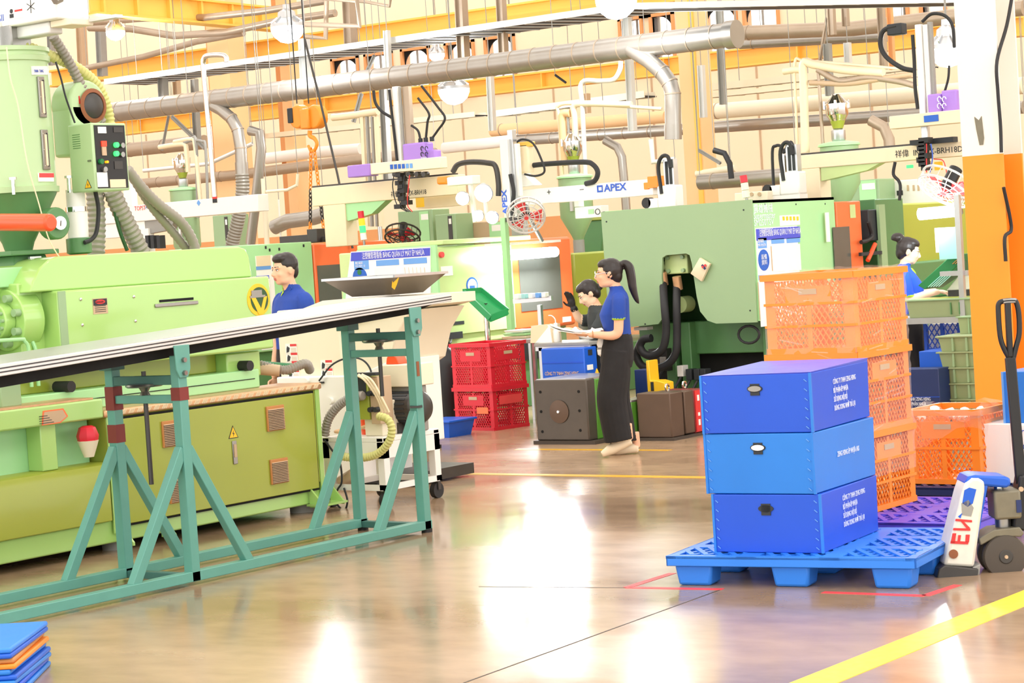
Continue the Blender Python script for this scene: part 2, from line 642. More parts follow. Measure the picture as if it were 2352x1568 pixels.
# ------------------------------------------------------------------ cable trays (ladders seen from below)
def tray(label, p, q, y, wid=.42, h=.1, m='silverpaint', rung=.33, hang=0):
    a, b = PY(p[0], p[1], y), PY(q[0], q[1], y)
    t = thing('cable_tray', label, 'cable tray', ((a.x + b.x) / 2, y, min(a.z, b.z) - h))
    for s, hh in ((0, h), (wid, h * .8)):
        B().bar(a + V((0, s, 0)), b + V((0, s, 0)), .02, hh).build('side_rail', m, t, flat=True)
    B().bar(a + V((0, wid / 2 + .02, -h / 2 + .02)), b + V((0, wid / 2 + .02, -h / 2 + .02)), wid + .02, .02).build('cable_bed', 'rubber', t, flat=True)
    for k in (.12, .5, .88):
        c0 = a.lerp(b, k)
        B().cyl(c0 + V((0, wid / 2, 0)), V((c0.x, y + wid / 2, 9.4)), .006, n=6).build('hanger_rod', 'greyframe', t)
    n = max(2, int((b - a).length / rung))
    r0 = B().bar(a + V((.05, .01, -h / 2 + .003)), a + V((.05 + .3, wid - .02, -h / 2 + .003)), .035, .012).build('rung', m, t, flat=True)
    for k in range(1, n):
        dup(r0, t, (b - a) * (k / n))
    return t


tray('long silver cable tray with ladder rungs rising across the upper left', (240, 188), (1440, 14), 23.0, wid=.85, h=.085)
tray('silver cable tray along the top edge right of the middle lamp', (1440, 14), (2200, -2), 21.0, wid=.8, h=.07)
tray('cream cable tray in the upper right above the white insulated pipe', (1630, 200), (2130, 148), 27, wid=.3, h=.1, m='cream')
tray('thin cream cable tray running above the pink pipe behind the drop duct', (1130, 262), (1480, 216), 27, wid=.3, h=.1, m='cream')
tray('cream cable tray beyond the steel column above the silver duct', (1600, 222), (2110, 170), 28.5, wid=.3, h=.07, m='cream')
tray('grey cable tray low behind the hoist chain', (610, 312), (1090, 262), 27, wid=.3, h=.08, m='cream')

# ------------------------------------------------------------------ ducts and pipes
def duct(name, label, cat, pts, y, r, m, seam=.0, caps=(), n=20, parent=None):
    P = [PY(px, py, y) for px, py in pts]
    if parent is None:
        t = thing(name, label, cat, (sum(p.x for p in P) / len(P), y, min(p.z for p in P) - r))
    else:
        t = parent
    B().sweep(P, r, n).build('pipe' if parent is None else 'branch', m, t)
    if seam:
        L = (P[1] - P[0]).length
        d = (P[1] - P[0]) / L
        s0 = None
        for k in range(int(L / seam)):
            if s0 is None:
                c0 = P[0] + d * .2
                s0 = B().cyl(c0 - d * .008, c0 + d * .008, r + .006, n=n).build('seam', 'galvwarm', t)
            else:
                dup(s0, t, d * (k * seam))
    if parent is None and y >= 20:
        for k in (.15, .85):
            c0 = P[0].lerp(P[-1], k) if len(P) == 2 else P[min(len(P) - 1, int(k * len(P)))]
            if min(p.z for p in P) < 2.3:
                c0 = max(P, key=lambda p: p.z)
                if k > .5:
                    break
            B().cyl(c0, V((c0.x, c0.y, 9.4)), .005, n=6).build('hanger_rod', 'greyframe', t)
    for k in caps:
        B().cyl(P[k] - V((.12, 0, 0)), P[k] + V((.01, 0, 0)), r + .025, n=n).build('end_collar', m, t)
    return t


big = duct('ventilation_duct', 'big round silver ventilation duct crossing the whole upper picture with two drop pipes', 'duct', ((255, 259), (1692, 78)), 22, .142, 'galv', seam=.33, caps=(1,), n=28)
for pts, rr in ((((478, 236), (508, 252), (532, 272), (546, 298), (553, 340), (556, 402)), .085), (((1448, 112), (1490, 138), (1520, 165), (1538, 190), (1545, 215), (1546, 320)), .098)):
    P = [PY(px, py, 21.95) for px, py in pts]
    B().sweep(P, rr, 20).build('branch', 'galv', big)
    for k in (2, 3, 4):
        d = (P[k + 1] - P[k - 1]).normalized()
        B().cyl(P[k] - d * .008, P[k] + d * .008, rr + .006, n=20).build('seam', 'galvwarm', big)
    d = (P[-1] - P[-2]).normalized()
    B().cyl(P[-1] - d * .18, P[-1], rr + .008, n=20).build('sleeve', 'galv', big)
hose('flexible_hose', [PY(px, py, 21.95) for px, py in ((556, 398), (557, 440), (548, 500), (536, 550), (530, 585))], .095, 'hosegrey', big, pitch=.045, depth=.06)
duct('ventilation_duct', 'grey rear duct at upper right continuing beyond the big duct end', 'duct', ((1690, 76), (1960, 66), (2352, 18)), 25, .095, 'galvwarm', seam=1.1)
duct('pipe_run', 'pale grey pipe just below the rear duct at upper right', 'pipe', ((1700, 102), (2040, 84)), 25.5, .065, 'galv', seam=1.2)
duct('insulated_pipe', 'white insulated pipe with rounded end at right behind the steel column', 'pipe', ((1622, 257), (1800, 243), (2352, 196)), 28, .118, 'cream', seam=1.3)
duct('ventilation_duct', 'thin silver duct crossing behind the drop pipe toward the right', 'duct', ((1190, 322), (1700, 288), (2352, 246)), 27, .085, 'galv', seam=.45)
duct('insulated_pipe', 'pinkish insulated pipe left of the steel column behind the drop pipe', 'pipe', ((1130, 300), (1530, 268)), 28, .095, 'peach', seam=1.4)
duct('ventilation_duct', 'galvanised duct passing behind the hoist chain', 'duct', ((300, 424), (540, 402), (860, 362), (1000, 352)), 26, .085, 'galvwarm', seam=.5)
duct('insulated_pipe', 'tan insulated pipe left behind the control box', 'pipe', ((280, 346), (470, 326)), 25, .115, 'galvwarm', seam=.8)
duct('insulated_pipe', 'bright white insulated pipe beside the hoist hook', 'pipe', ((612, 364), (706, 352), (830, 342)), 28, .1, 'white')
duct('insulated_pipe', 'white insulated pipe behind the small purple box', 'pipe', ((1020, 340), (1130, 328), (1190, 320)), 27.5, .09, 'white')
duct('ventilation_duct', 'silver duct right of the column over the big machine', 'duct', ((1608, 418), (1700, 412), (1830, 402)), 23.5, .1, 'galv', seam=.5)
duct('ventilation_duct', 'bent silver duct ending left of the yellow chain behind the orange door machine', 'duct', ((630, 522), (660, 508), (720, 500), (745, 492)), 21, .098, 'galv', seam=.3)
duct('pipe_run', 'pale pipe passing low between the hopper loaders right of the column', 'pipe', ((1600, 400), (1690, 386)), 26, .05, 'cream')
for lab, pts, y, r, m in (
        ('brown pipe sloping across the top left above the white lamp', ((205, 52), (330, 42), (470, 40), (600, 26), (750, 2)), 24, .055, 'galvwarm'),
        ('brown sagging pipe below the upper pipe at top left', ((205, 64), (300, 66), (400, 82), (520, 74), (640, 48), (770, 30)), 24.3, .058, 'galvwarm'),
        ('brown slanting pipe descending left behind the striped hose', ((200, 156), (330, 130), (450, 96), (560, 76)), 24.6, .05, 'galvwarm'),
        ('thin brown pipe stepping down near the top centre', ((740, -5), (820, 2), (826, 60), (760, 58), (700, 56)), 22.5, .035, 'galvwarm'),
        ('short brown pipe elbow hanging right of the big upper left lamp', ((750, -10), (748, 88), (700, 84)), 22.8, .035, 'galvwarm'),
        ('thin brown pipe with upturned elbow at top centre', ((780, 0), (840, 4), (895, 14), (898, -10)), 23, .022, 'galvwarm')):
    duct('pipe_run', lab, 'pipe', pts, y, r, m, n=10)

# hanger posts: grey and rust steel uprights that carry the trays
for i, (px, y0, y1, wpx, y, m, what) in enumerate((
        (230, 60, 175, 16, 24.8, 'greyframe', 'dark grey tray hanger left of the white lamp at upper left'), (116, 70, 150, 12, 25, 'greyframe', 'grey tray hanger behind the hopper dryer'),
        (186, 60, 190, 16, 25.5, 'tan', 'tan tray hanger behind the striped hoses'), (373, 168, 228, 16, 23.3, 'greyframe', 'grey tray hanger above the start of the big duct'),
        (405, 180, 226, 12, 24, 'tan', 'slim tan tray hanger above the start of the big duct'), (446, 182, 330, 12, 24.4, 'greyframe', 'slim grey tray hanger left of the peach column'),
        (800, -10, 100, 20, 23.4, 'galvwarm', 'grey hanger post right of the big upper left lamp'), (1058, -10, 158, 20, 23.4, 'galvwarm', 'grey bent hanger post at top centre'),
        (1150, -10, 120, 16, 23.6, 'galvwarm', 'tan hanger post right of top centre'), (888, 70, 230, 11, 22.9, 'silverpaint', 'slim silver hanger post crossing the cable tray'),
        (880, 190, 460, 14, 24.5, 'greyframe', 'grey hanger post left of the robot mast'), (1125, 170, 300, 12, 25, 'silverpaint', 'slim silver post right of the hanging middle lamp'),
        (1440, 40, 300, 14, 23.5, 'silverpaint', 'bright silver post under the top middle lamp'), (1652, 15, 60, 12, 24, 'greyframe', 'grey hanger post between the arched windows'),
        (1655, 110, 240, 12, 24, 'greyframe', 'grey hanger post right of the peach column'), (1908, 0, 80, 13, 24, 'galvwarm', 'slanting brown hanger post above the rear duct'),
        (1940, 0, 60, 12, 24.4, 'galvwarm', 'second brown hanger post above the rear duct'), (1900, 100, 220, 14, 24, 'greyframe', 'grey hanger post below the rear duct'),
        (1946, 98, 160, 12, 24.4, 'silverpaint', 'pale hanger post below the rear duct'), (2022, -5, 160, 13, 22, 'galvwarm', 'tan hanger post left of the robot mast at upper right'),
        (2042, -5, 160, 10, 22.3, 'wallorange', 'orange brown brace left of the robot mast at upper right'), (1345, 215, 260, 14, 26, 'tan', 'short tan tray hanger left of the drop pipe'),
        (698, 88, 190, 18, 23.2, 'silverpaint', 'bright silver post hanging below the upper left lamp'), (1610, 150, 270, 12, 25.5, 'silverpaint', 'bright strip post along the peach column'))):
    a, b = PY(px, y0, y), PY(px + (y1 - y0) * .05, y1, y)
    wd = wpx / F * (a - EYE).dot(FW)
    rod = a.copy()
    t = thing('hanger_post', what, 'post', (b.x, y, b.z))
    B().bar(a, b, wd * .35, wd, up=(1, 0, 0)).build('web', m, t, flat=True)
    B().cyl(rod, V((rod.x, rod.y, 9.4)), .006, n=6).build('hanger_rod', 'greyframe', t)
    for s in (-.5, .5):
        B().bar(a + V((s * wd, 0, 0)), b + V((s * wd, 0, 0)), wd * 1.1, .012, up=(1, 0, 0)).build('flange', m, t, flat=True)
for i, (p, q, y, wd, m, lab) in enumerate((((395, 268), (470, 340), 24.2, .07, 'greyframe', 'diagonal grey brace below the big duct at left'), ((372, 345), (395, 225), 24.2, .05, 'greyframe', 'steep grey brace left of the silver stand pipe'),
        ((1275, 172), (1300, 190), 23, .03, 'ink', 'short dark brace under the big duct'), ((1605, 345), (1655, 375), 23, .045, 'steel', 'short steel brace right of the column'), ((1900, 40), (1880, 160), 24.1, .05, 'galvwarm', 'leaning brown brace beside the rear duct'),
        ((830, 215), (812, 280), 23.6, .07, 'greyframe', 'leaning grey brace left of the robot mast'), ((860, 128), (840, 170), 23.6, .06, 'greyframe', 'leaning grey brace under the cable tray'))):
    a, b = PY(*p, y), PY(*q, y)
    t = thing('diagonal_brace', lab, 'brace', min(a, b, key=lambda p: p.z))
    B().bar(a, b, wd, wd * .3, up=(0, 1, 0)).build('web', m, t, flat=True)
    B().bar(a, b, wd * .3, wd, up=(0, 1, 0)).build('flange', m, t, flat=True)
    c0 = max(a, b, key=lambda p: p.z)
    B().cyl(c0, V((c0.x, c0.y, 9.4)), .005, n=6).build('hanger_rod', 'greyframe', t)

# ------------------------------------------------------------------ high-bay lamps
def lamp(label, px, py, y, r, watts, glow='lampglow', group=None):
    c0 = PY(px, py, y)
    cable = 9.1 - c0.z
    t = thing('high_bay_lamp', label, 'lamp', c0)
    B().lathe([(r * .62, -.02), (r, .0), (r * .98, .04), (r * .55, .12), (r * .5, .2), (.05, .24), (.045, .30)], c0, 20).build('housing', 'alu', t)
    for k in range(8):
        a = k * math.pi / 4
        d = V((math.cos(a), math.sin(a), 0))
        B().bar(c0 + d * r * .5 + V((0, 0, .12)), c0 + d * r * .92 + V((0, 0, .05)), .01, .05).build('fin', 'alu', t, flat=True)
    B().lathe([(r * .97, .0), (r * .96, -.05), (r * .8, -r * .55), (r * .45, -r * .85), (.01, -r * .95)], c0, 20).build('diffuser', glow, t)
    B().cyl(c0 + V((0, 0, .28)), c0 + V((0, 0, .3 + cable)), .012, n=8).build('suspension', 'greyframe', t)
    if watts:
        ld = bpy.data.lights.new('lamp_light', 'POINT')
        ld.energy = watts
        ld.color = (.93, .97, 1)
        ld.shadow_soft_size = r
        lo = bpy.data.objects.new('lamp_light', ld)
        COL.objects.link(lo)
        lo.parent = t
        lo.location = (0, 0, -r * 1.15)
    return t


lamp('glowing high bay lamp at the upper left beside the white robot beam', 265, 72, 22.5, .145, LAMP_W)
lamp('large glowing high bay lamp left of top centre in front of the brown pipes', 660, 62, 21.5, .23, LAMP_W)
lamp('glowing high bay lamp hanging behind the robot mast below the big duct', 1042, 205, 25, .24, LAMP_W)
lamp('glowing high bay lamp at the top edge right of centre on the cable tray', 1415, -2, 21, .25, LAMP_W)
lamp('glowing high bay lamp at the upper right beside the white column', 2176, 112, 20.5, .2, LAMP_W * .6)
lamp('small distant high bay lamp beside the left drop pipe', 568, 304, 31.5, .1, 0)
lamp('small distant lamp in front of the arched windows at upper right', 1594, 40, 30, .13, 0)
lamp('tiny distant lamp just below the right end of the big duct', 1597, 114, 32.5, .08, 0)
lamp('distant white lamp in front of the middle arched windows', 1003, 124, 33, .16, 0)
# the same lamp rows go on out of view, over the aisle and behind the photographer
for i, (x, y) in enumerate(((-4, 12), (-12, 12), (-4, 4), (-12, 4), (2, 8))):
    c0 = V((x, y, 6.8))
    t = thing('high_bay_lamp', 'high bay lamp of the rows above the aisle, out of the picture', 'lamp', c0, group='high bay lamps out of view')
    B().lathe([(.15, -.02), (.24, 0), (.13, .12), (.12, .2), (.04, .3)], c0, 16).build('housing', 'alu', t)
    B().lathe([(.23, 0), (.19, -.13), (.01, -.22)], c0, 16).build('diffuser', 'lampglow', t)
    B().cyl(c0 + V((0, 0, .28)), c0 + V((0, 0, 2.6)), .012, n=8).build('suspension', 'greyframe', t)
    ld = bpy.data.lights.new('lamp_light', 'POINT')
    ld.energy = LAMP_W
    ld.color = (1, .98, .95)
    ld.shadow_soft_size = .24
    lo = bpy.data.objects.new('lamp_light', ld)
    COL.objects.link(lo)
    lo.parent = t
    lo.location = (0, 0, -.3)

# ================================================================== NEAR LEFT INJECTION MACHINE
m1 = thing('injection_molding_machine', 'lime green injection moulding machine with olive cabinet doors in the left foreground', 'machine', (-10.7, 8.6, 0))
B().box(-11.6, -9.99, 6.2, 10.87, .06, .2).build('base_frame', 'lime', m1, bev=.01)
B().box(-11.5, -10.2, 6.4, 10.7, .03, .07).build('underside', 'void', m1, flat=True)
for x, y in ((-10.12, 9.1), (-10.12, 10.8), (-11.4, 10.7), (-10.12, 7.4), (-11.4, 7.4)):
    B().cyl((x, y, 0), (x, y, .05), .09, n=18).cyl((x, y, .05), (x, y, .12), .025, n=10).build('levelling_foot', 'greyframe', m1)
for y in (9.0, 9.35, 10.72, 10.93):
    B().prism([(-9.98, .18), (-9.86, .06), (-9.86, .04), (-9.98, .04)], 'y', y, y + .015).build('gusset', 'lime', m1, flat=True)
B().box(-9.99, -9.84, 10.7, 10.95, .05, .065).build('bracket', 'lime', m1, flat=True)
# lower plinth (left) with rounded shoulder, recess, ledge
B().prism([(-11.5, .2), (-9.95, .2), (-9.95, .5), (-9.97, .545), (-10.0, .56), (-11.5, .56)], 'y', 6.2, 8.93).build('plinth', 'olive', m1, bev=.006)
B().box(-11.5, -10.12, 6.2, 8.93, .56, .86).build('recess_panel', 'mint', m1, flat=True)
for y in (7.2, 8.45):
    B().box(-10.12, -9.99, y, y + .12, .56, .86).build('rib', 'lime', m1, bev=.006)
B().box(-11.5, -9.96, 6.2, 8.93, .83, .95).build('ledge', 'lime', m1, bev=.012)
B().box(-10.3, -9.97, 6.2, 8.86, .95, .962).build('tread_plate', 'copperplate', m1, flat=True)
lab = B().prism([(PX(98, 958, -9.955).y, .905 - .02), (PX(98, 990, -9.955).y, .835), (PX(140, 985, -9.955).y, .835), (PX(158, 968, -9.955).y, .87), (PX(147, 950, -9.955).y, .92), (PX(100, 953, -9.955).y, .92)], 'x', -9.96, -9.957).build('warning_label', 'orange', m1, flat=True)
B().prism([(PX(101, 958, -9.955).y, .888), (PX(101, 988, -9.955).y, .84), (PX(139, 982, -9.955).y, .842), (PX(154, 968, -9.955).y, .87), (PX(145, 954, -9.955).y, .912), (PX(103, 957, -9.955).y, .912)], 'x', -9.957, -9.955).build('label_face', 'tan', lab, flat=True)
for k in range(4):
    B().box(-9.955, -9.9545, 8.42, 8.42 + .11 - .015 * k, .845 + .014 * k, .849 + .014 * k).build('print_line', 'ink', lab, flat=True)
# cabinet with a flush door
B().box(-11.5, -9.97, 8.95, 10.87, .2, .83).build('cabinet_body', 'olive', m1, bev=.006)
B().box(-9.972, -9.963, 8.95, 8.99, .12, .83).box(-9.972, -9.963, 10.83, 10.87, .1, .83).build('cabinet_edge', 'lime', m1, flat=True)
door = B().box(-9.975, -9.953, 9.02, 10.80, .165, .81).build('cabinet_door', 'olive', m1, bev=.004)
B().box(-9.97, -9.9655, 9.005, 10.815, .15, .825).build('door_seam', 'void', m1, flat=True)
lt = B().box(-9.953, -9.945, PX(533, 1020, -9.95).y, PX(543, 1020, -9.95).y, PX(538, 1066, -9.95).z, PX(538, 1012, -9.95).z).build('door_latch', 'steel', door, bev=.003)
B().box(-9.945, -9.94, PX(535, 1020, -9.95).y, PX(541, 1020, -9.95).y, PX(538, 1050, -9.95).z, PX(538, 1020, -9.95).z).build('latch_handle', 'tan', door, flat=True)


def triangle(parent, c, s, x, face='x'):
    """yellow electric-hazard triangle with a black rim and bolt; c = (along, z) centre of its base"""
    a, z = c
    P = lambda q: q
    B().prism([(a - s, z), (a + s, z), (a, z + s * 1.85)], face, x - .001 if face == 'x' else x + .001, x + .001 if face == 'x' else x - .001).build('hazard_sign', 'ink', parent, flat=True)
    t = .82
    B().prism([(a - s * t, z + s * .1), (a + s * t, z + s * .1), (a, z + s * 1.62)], face, x, x + .002 if face == 'x' else x - .002).build('hazard_sign', 'yellow', parent, flat=True)
    B().prism([(a + s * .1, z + s * 1.15), (a - s * .2, z + s * .62), (a + s * .02, z + s * .66), (a - s * .06, z + s * .2), (a + s * .22, z + s * .74), (a, z + s * .72)], face, x + .001 if face == 'x' else x - .001, x + .003 if face == 'x' else x - .003).build('bolt_mark', 'ink', parent, flat=True)


p0 = PX(536, 1006, -9.953)
triangle(door, (p0.y, p0.z), .045, -9.952)
v0 = None
for px, py in ((369, 968), (609, 934), (385, 1097), (618, 1056)):
    p0 = PX(px, py, -9.953)
    if v0 is None:
        v0 = B().box(-9.953, -9.938, p0.y, p0.y + .165, p0.z - .165, p0.z).build('louvre_vent', 'louvre', door, bev=.003)
        vref = p0
        for k in range(13):
            z = p0.z - .02 - k * .0108
            B().prism([(-9.938, z), (-9.928, z - .006), (-9.938, z - .0075)], 'y', p0.y + .008, p0.y + .157).build('vent_slat', 'tan', v0, flat=True)
            B().box(-9.9385, -9.937, p0.y + .008, p0.y + .157, z - .0105, z - .0076).build('vent_gap', 'ink', v0, flat=True)
    else:
        copy_tree(v0, parent=door, loc=V((0, p0.y - vref.y, p0.z - vref.z)))
# diamond tread ledge above the cabinet
B().box(-10.35, -9.95, 8.93, 10.89, .83, .875).build('tread_ledge', 'copperplate', m1, bev=.012)
ch = None
for k in range(27):
    y = 8.98 + k * .07
    if ch is None:
        ch = B()
        for j in range(4):
            ch.bar((-9.948, y + j * .011, .84 + .0), (-9.948, y + j * .011 + .02, .866), .003, .005)
        ch = ch.build('tread_chevron', 'papertan', m1, flat=True)
    else:
        dup(ch, m1, (0, k * .07, 0))
# slide bed and rails
B().box(-11.4, -10.2, 8.0, 10.55, .875, 1.0).build('slide_bed', 'mint', m1, bev=.008)
B().box(-10.205, -10.195, 8.4, 10.5, .935, .94).build('bed_seam', 'void', m1, flat=True)
B().box(-11.3, -10.35, 8.3, 10.3, 1.0, 1.14).build('carriage', 'olive', m1, bev=.008)
for px, py in ((305, 905), (565, 847)):
    p0 = PX(px - 150 * (px < 400), py - 8, -10.2)
    B().cyl((-10.3, p0.y, 1.03), (-10.16, p0.y, 1.03), .035, n=14).build('rail_knob', 'rubber', m1)
B().box(-10.6, -10.25, 10.3, 10.62, .95, 1.12).build('end_block', 'lime', m1, bev=.01)
bx = PX(30, 910, -10.1)
b1 = B().box(-10.3, -10.06, bx.y - .12, bx.y + .03, .96, 1.12).build('junction_box', 'sage', m1, bev=.006)
B().box(-10.3, -10.04, bx.y - .14, bx.y + .05, 1.12, 1.135).build('box_lid', 'mint', b1, flat=True)
# injection unit covers
cv = B().box(-11.1, -10.15, 8.80, 10.66, 1.13, 1.62).build('lower_cover', 'lime', m1, bev=.014)
B().prism([(8.63, 1.62), (8.66, 1.69), (8.72, 1.765), (8.79, 1.81), (8.86, 1.828), (10.44, 1.828), (10.5, 1.81), (10.53, 1.76), (10.545, 1.62)], 'x', -10.95, -10.2).build('upper_cover', 'lime', m1, bev=.01)
B().prism([(8.80, 1.135), (8.80, 1.615), (8.86, 1.615), (8.86, 1.135)], 'x', -10.152, -10.148).build('cover_return', 'sage', m1, flat=True)
for px, py in ((186, 687), (190, 746), (308, 681), (312, 737)):
    p0 = PX(px, py, -10.145)
    B().lathe([(.011, 0), (.010, .004), (.004, .008)], (-10.149, p0.y, p0.z), 10, axis=(1, 0, 0)).build('cover_bolt', 'chrome', cv)
a, b = PX(212, 686, -10.149), PX(248, 719, -10.149)
wl = B().box(-10.15, -10.147, a.y, b.y, b.z, a.z).build('danger_label', 'tan', cv, flat=True)
B().box(-10.147, -10.146, a.y + .004, b.y - .004, (a.z * 1.1 + b.z * .9) / 2, a.z - .004).build('label_band', 'ink', wl, flat=True)
B().prism([((a.y + b.y) / 2 + .04 * math.cos(k * .3142), a.z - .022 + .014 * math.sin(k * .3142)) for k in range(20)], 'x', -10.146, -10.145).build('label_oval', 'inkred', wl, flat=True)
text('DANGER', 'ink', wl, ((-10.1445), a.y + .022, a.z - .028), (0, 1, 0), (0, 0, 1), .016)
for k in range(4):
    B().box(-10.147, -10.146, a.y + .014, b.y - .016, b.z + .012 + k * .012, b.z + .016 + k * .012).build('print_line', 'ink', wl, flat=True)
a, b = PX(366, 690, -10.149), PX(445, 700, -10.149)
B().box(-10.155, -10.146, a.y, b.y, a.z - .012, a.z + .004).build('slot', 'void', cv, flat=True)
B().box(-10.15, -10.138, PX(357, 700, -10.14).y, PX(456, 700, -10.14).y, a.z - .043, a.z - .02).build('slot_handle', 'steel', cv, bev=.004)
# round emblem at the far end of the cover: dark disc, yellow ring, yellow V and grey plate
p0 = PX(594, 688, -10.147)
em = B().lathe([(.108, 0), (.108, .004)], (-10.15, p0.y, p0.z), 32, axis=(1, 0, 0)).build('emblem', 'yellow', cv)
B().lathe([(.084, 0), (.084, .006)], (-10.15, p0.y + .006, p0.z), 32, axis=(1, 0, 0)).build('emblem_disc', 'dpgreen', em)
B().prism([(p0.y - .075, p0.z + .02), (p0.y - .035, p0.z + .02), (p0.y + .015, p0.z - .06), (p0.y + .05, p0.z + .02), (p0.y + .08, p0.z + .02), (p0.y + .03, p0.z - .1), (p0.y - .01, p0.z - .1)], 'x', -10.144, -10.142).build('emblem_letter', 'yellow', em, flat=True)
B().box(-10.142, -10.140, p0.y - .07, p0.y + .03, p0.z + .03, p0.z + .065).box(-10.142, -10.140, p0.y - .085, p0.y + .06, p0.z + .015, p0.z + .03).build('emblem_plate', 'greyframe', em, flat=True)
# barrel, flange with bolts and hydraulic cylinder
B().cyl((-10.5, 6.4, 1.665), (-10.5, 9.1, 1.665), .075, n=20).build('barrel', 'lime', m1)
fl = B().cyl((-10.42, 8.60, 1.46), (-10.42, 8.76, 1.46), .19, n=32).cyl((-10.42, 8.52, 1.46), (-10.42, 8.6, 1.46), .11, n=24).build('cylinder_flange', 'lime', m1, bev=.008)
for k in range(8):
    a = k * math.pi / 4 + .3
    c0 = V((-10.42 + .148 * math.cos(a), 8.60, 1.46 + .148 * math.sin(a)))
    B().cyl(c0, c0 - V((0, .045, 0)), .024, n=12).build('flange_bolt', 'sage', fl)
for k in range(12):
    a = k * math.pi / 6
    c0 = V((-10.42 + .088 * math.cos(a), 8.52, 1.46 + .088 * math.sin(a)))
    B().cyl(c0, c0 - V((0, .02, 0)), .011, n=8).build('collar_bolt', 'sage', fl)
B().cyl((-10.42, 6.3, 1.46), (-10.42, 8.53, 1.46), .06, n=20).build('hydraulic_cylinder', 'mint', m1)
B().box(-10.8, -10.3, 8.62, 8.86, 1.1, 1.68).build('flange_support', 'lime', m1, bev=.01)
B().box(-10.62, -10.38, 8.55, 8.75, 1.66, 1.78).build('barrel_clamp', 'mint', m1, bev=.008)
B().box(-11.3, -10.5, 6.3, 8.6, 1.0, 1.38).build('bed_housing', 'dkgreen', m1, bev=.01)
B().box(-11.0, -10.6, 7.9, 8.5, 1.4, 1.58).build('heater_shroud', 'rust', m1, bev=.01)
B().sweep(smooth_path([(-10.25, 7.6, 1.36), (-10.25, 8.50, 1.345), (-10.25, 8.60, 1.33), (-10.25, 8.63, 1.26), (-10.25, 8.63, 1.05)], 5), .012).build('hydraulic_pipe', 'mint', m1)
B().sweep(smooth_path([(-10.3, 8.7, 1.33), (-10.28, 8.71, 1.25), (-10.28, 8.71, 1.05)], 5), .012).build('hydraulic_pipe', 'mint', m1)
# emergency stop on its cone, cable connectors at the far end
p0 = PX(214, 1000, -9.93)
es = B().lathe([(.03, -.13), (.055, -.06), (.065, -.03)], (-9.98, p0.y, p0.z), 16).build('stop_cone', 'cream', m1)
B().lathe([(.062, -.03), (.068, 0), (.05, .05), (.03, .06)], (-9.98, p0.y, p0.z), 8).build('stop_button', 'red', es)
for k in range(2):
    B().cyl((-10.35, 10.62 + k * .12, 1.0), (-10.2, 10.75 + k * .12, .97), .04, n=14).build('connector', ['tan', 'traygreen'][k], m1)
hose('braided_hose', [(-10.3, 10.66, 1.02), (-10.2, 10.8, .97), (-10.15, 10.95, 1.0), (-10.2, 11.05, .95)], .03, 'hosegrey', m1, pitch=.02)
# hopper throat on the barrel
hb = B().frus((-10.82, -10.46, 8.73, 9.05), (-10.76, -10.5, 8.78, 9.03), 1.7, 1.85).box(-10.85, -10.42, 8.7, 9.1, 1.68, 1.71).box(-10.84, -10.44, 8.71, 9.09, 1.85, 1.88).build('hopper_throat', 'dkgreen', m1, bev=.006)
a = PX(33, 588, -10.43)
pl = B().box(-10.46, -10.435, 8.85, 8.94, 1.715, 1.84).build('sight_plate', 'alu', hb, bev=.003)
B().box(-10.435, -10.43, 8.882, 8.908, 1.74, 1.815).build('sight_slot', 'grime', pl, flat=True)
for px in (18, 50, 82):
    p0 = PX(px, 632, -10.4)
    B().cyl((-10.43, p0.y, 1.695), (-10.4, p0.y, 1.695), .015, n=8).build('throat_bolt', 'ink', hb)

# ================================================================== HOPPER DRYER on that machine
hx, hy = -10.62, 8.92
hd = thing('hopper_dryer', 'green cylindrical hopper dryer with sight windows and control box at the left edge', 'dryer', (hx, hy, 1.88))
B().lathe([(.085, 1.88), (.1, 1.93), (.255, 2.22), (.262, 2.24)], (hx, hy, 0), 32).build('cone', 'dkgreen', hd)
B().lathe([(.275, 2.235), (.278, 2.27), (.262, 2.275), (.262, 3.04), (.275, 3.045), (.278, 3.075), (.268, 3.08), (.262, 3.10), (.275, 3.105), (.275, 3.13), (.2, 3.14)], (hx, hy, 0), 36).build('body', 'dryergreen', hd)
fwd = V((.80, -.6, 0))
right = V((.6, .8, 0))


def on_cyl(px, py):
    """point of the dryer's shell under a photo pixel"""
    d = ray(px, py)
    o = EYE - V((hx, hy, 0))
    a_ = d.x ** 2 + d.y ** 2
    b_ = 2 * (o.x * d.x + o.y * d.y)
    c_ = o.x ** 2 + o.y ** 2 - .262 ** 2
    t_ = (-b_ - math.sqrt(max(0, b_ * b_ - 4 * a_ * c_))) / (2 * a_)
    return EYE + d * t_


for (x0, y0, x1, y1) in ((94, 176, 98, 270), (102, 298, 106, 390)):
    a, b = on_cyl(x0, y0), on_cyl(x1, y1)
    n = V(((a.x + b.x) / 2 - hx, (a.y + b.y) / 2 - hy, 0)).normalized()
    s = V((-n.y, n.x, 0))
    top, bot = V((b.x, b.y, a.z)), V((b.x, b.y, b.z))
    sw = B().bar(top + n * .005, bot + n * .005, .062, .014, up=n).build('sight_window', 'steel', hd, bev=.004)
    B().bar(top + n * .014 - V((0, 0, .03)), bot + n * .014 + V((0, 0, .025)), .018, .006, up=n).build('sight_glass', 'beige', sw, flat=True)
    B().bar(top + n * .013 - V((0, 0, .02)) + s * .014, bot + n * .013 + V((0, 0, .02)) + s * .014, .006, .006, up=n).build('sight_shadow_gap', 'ink', sw, flat=True)
    for k in range(6):
        q0 = top.lerp(bot, (k // 2 * .4) + .1)
        B().cyl(q0 + n * .01 + s * (.024 if k % 2 else -.024), q0 + n * .016 + s * (.024 if k % 2 else -.024), .004, n=6).build('rivet', 'chrome', sw)
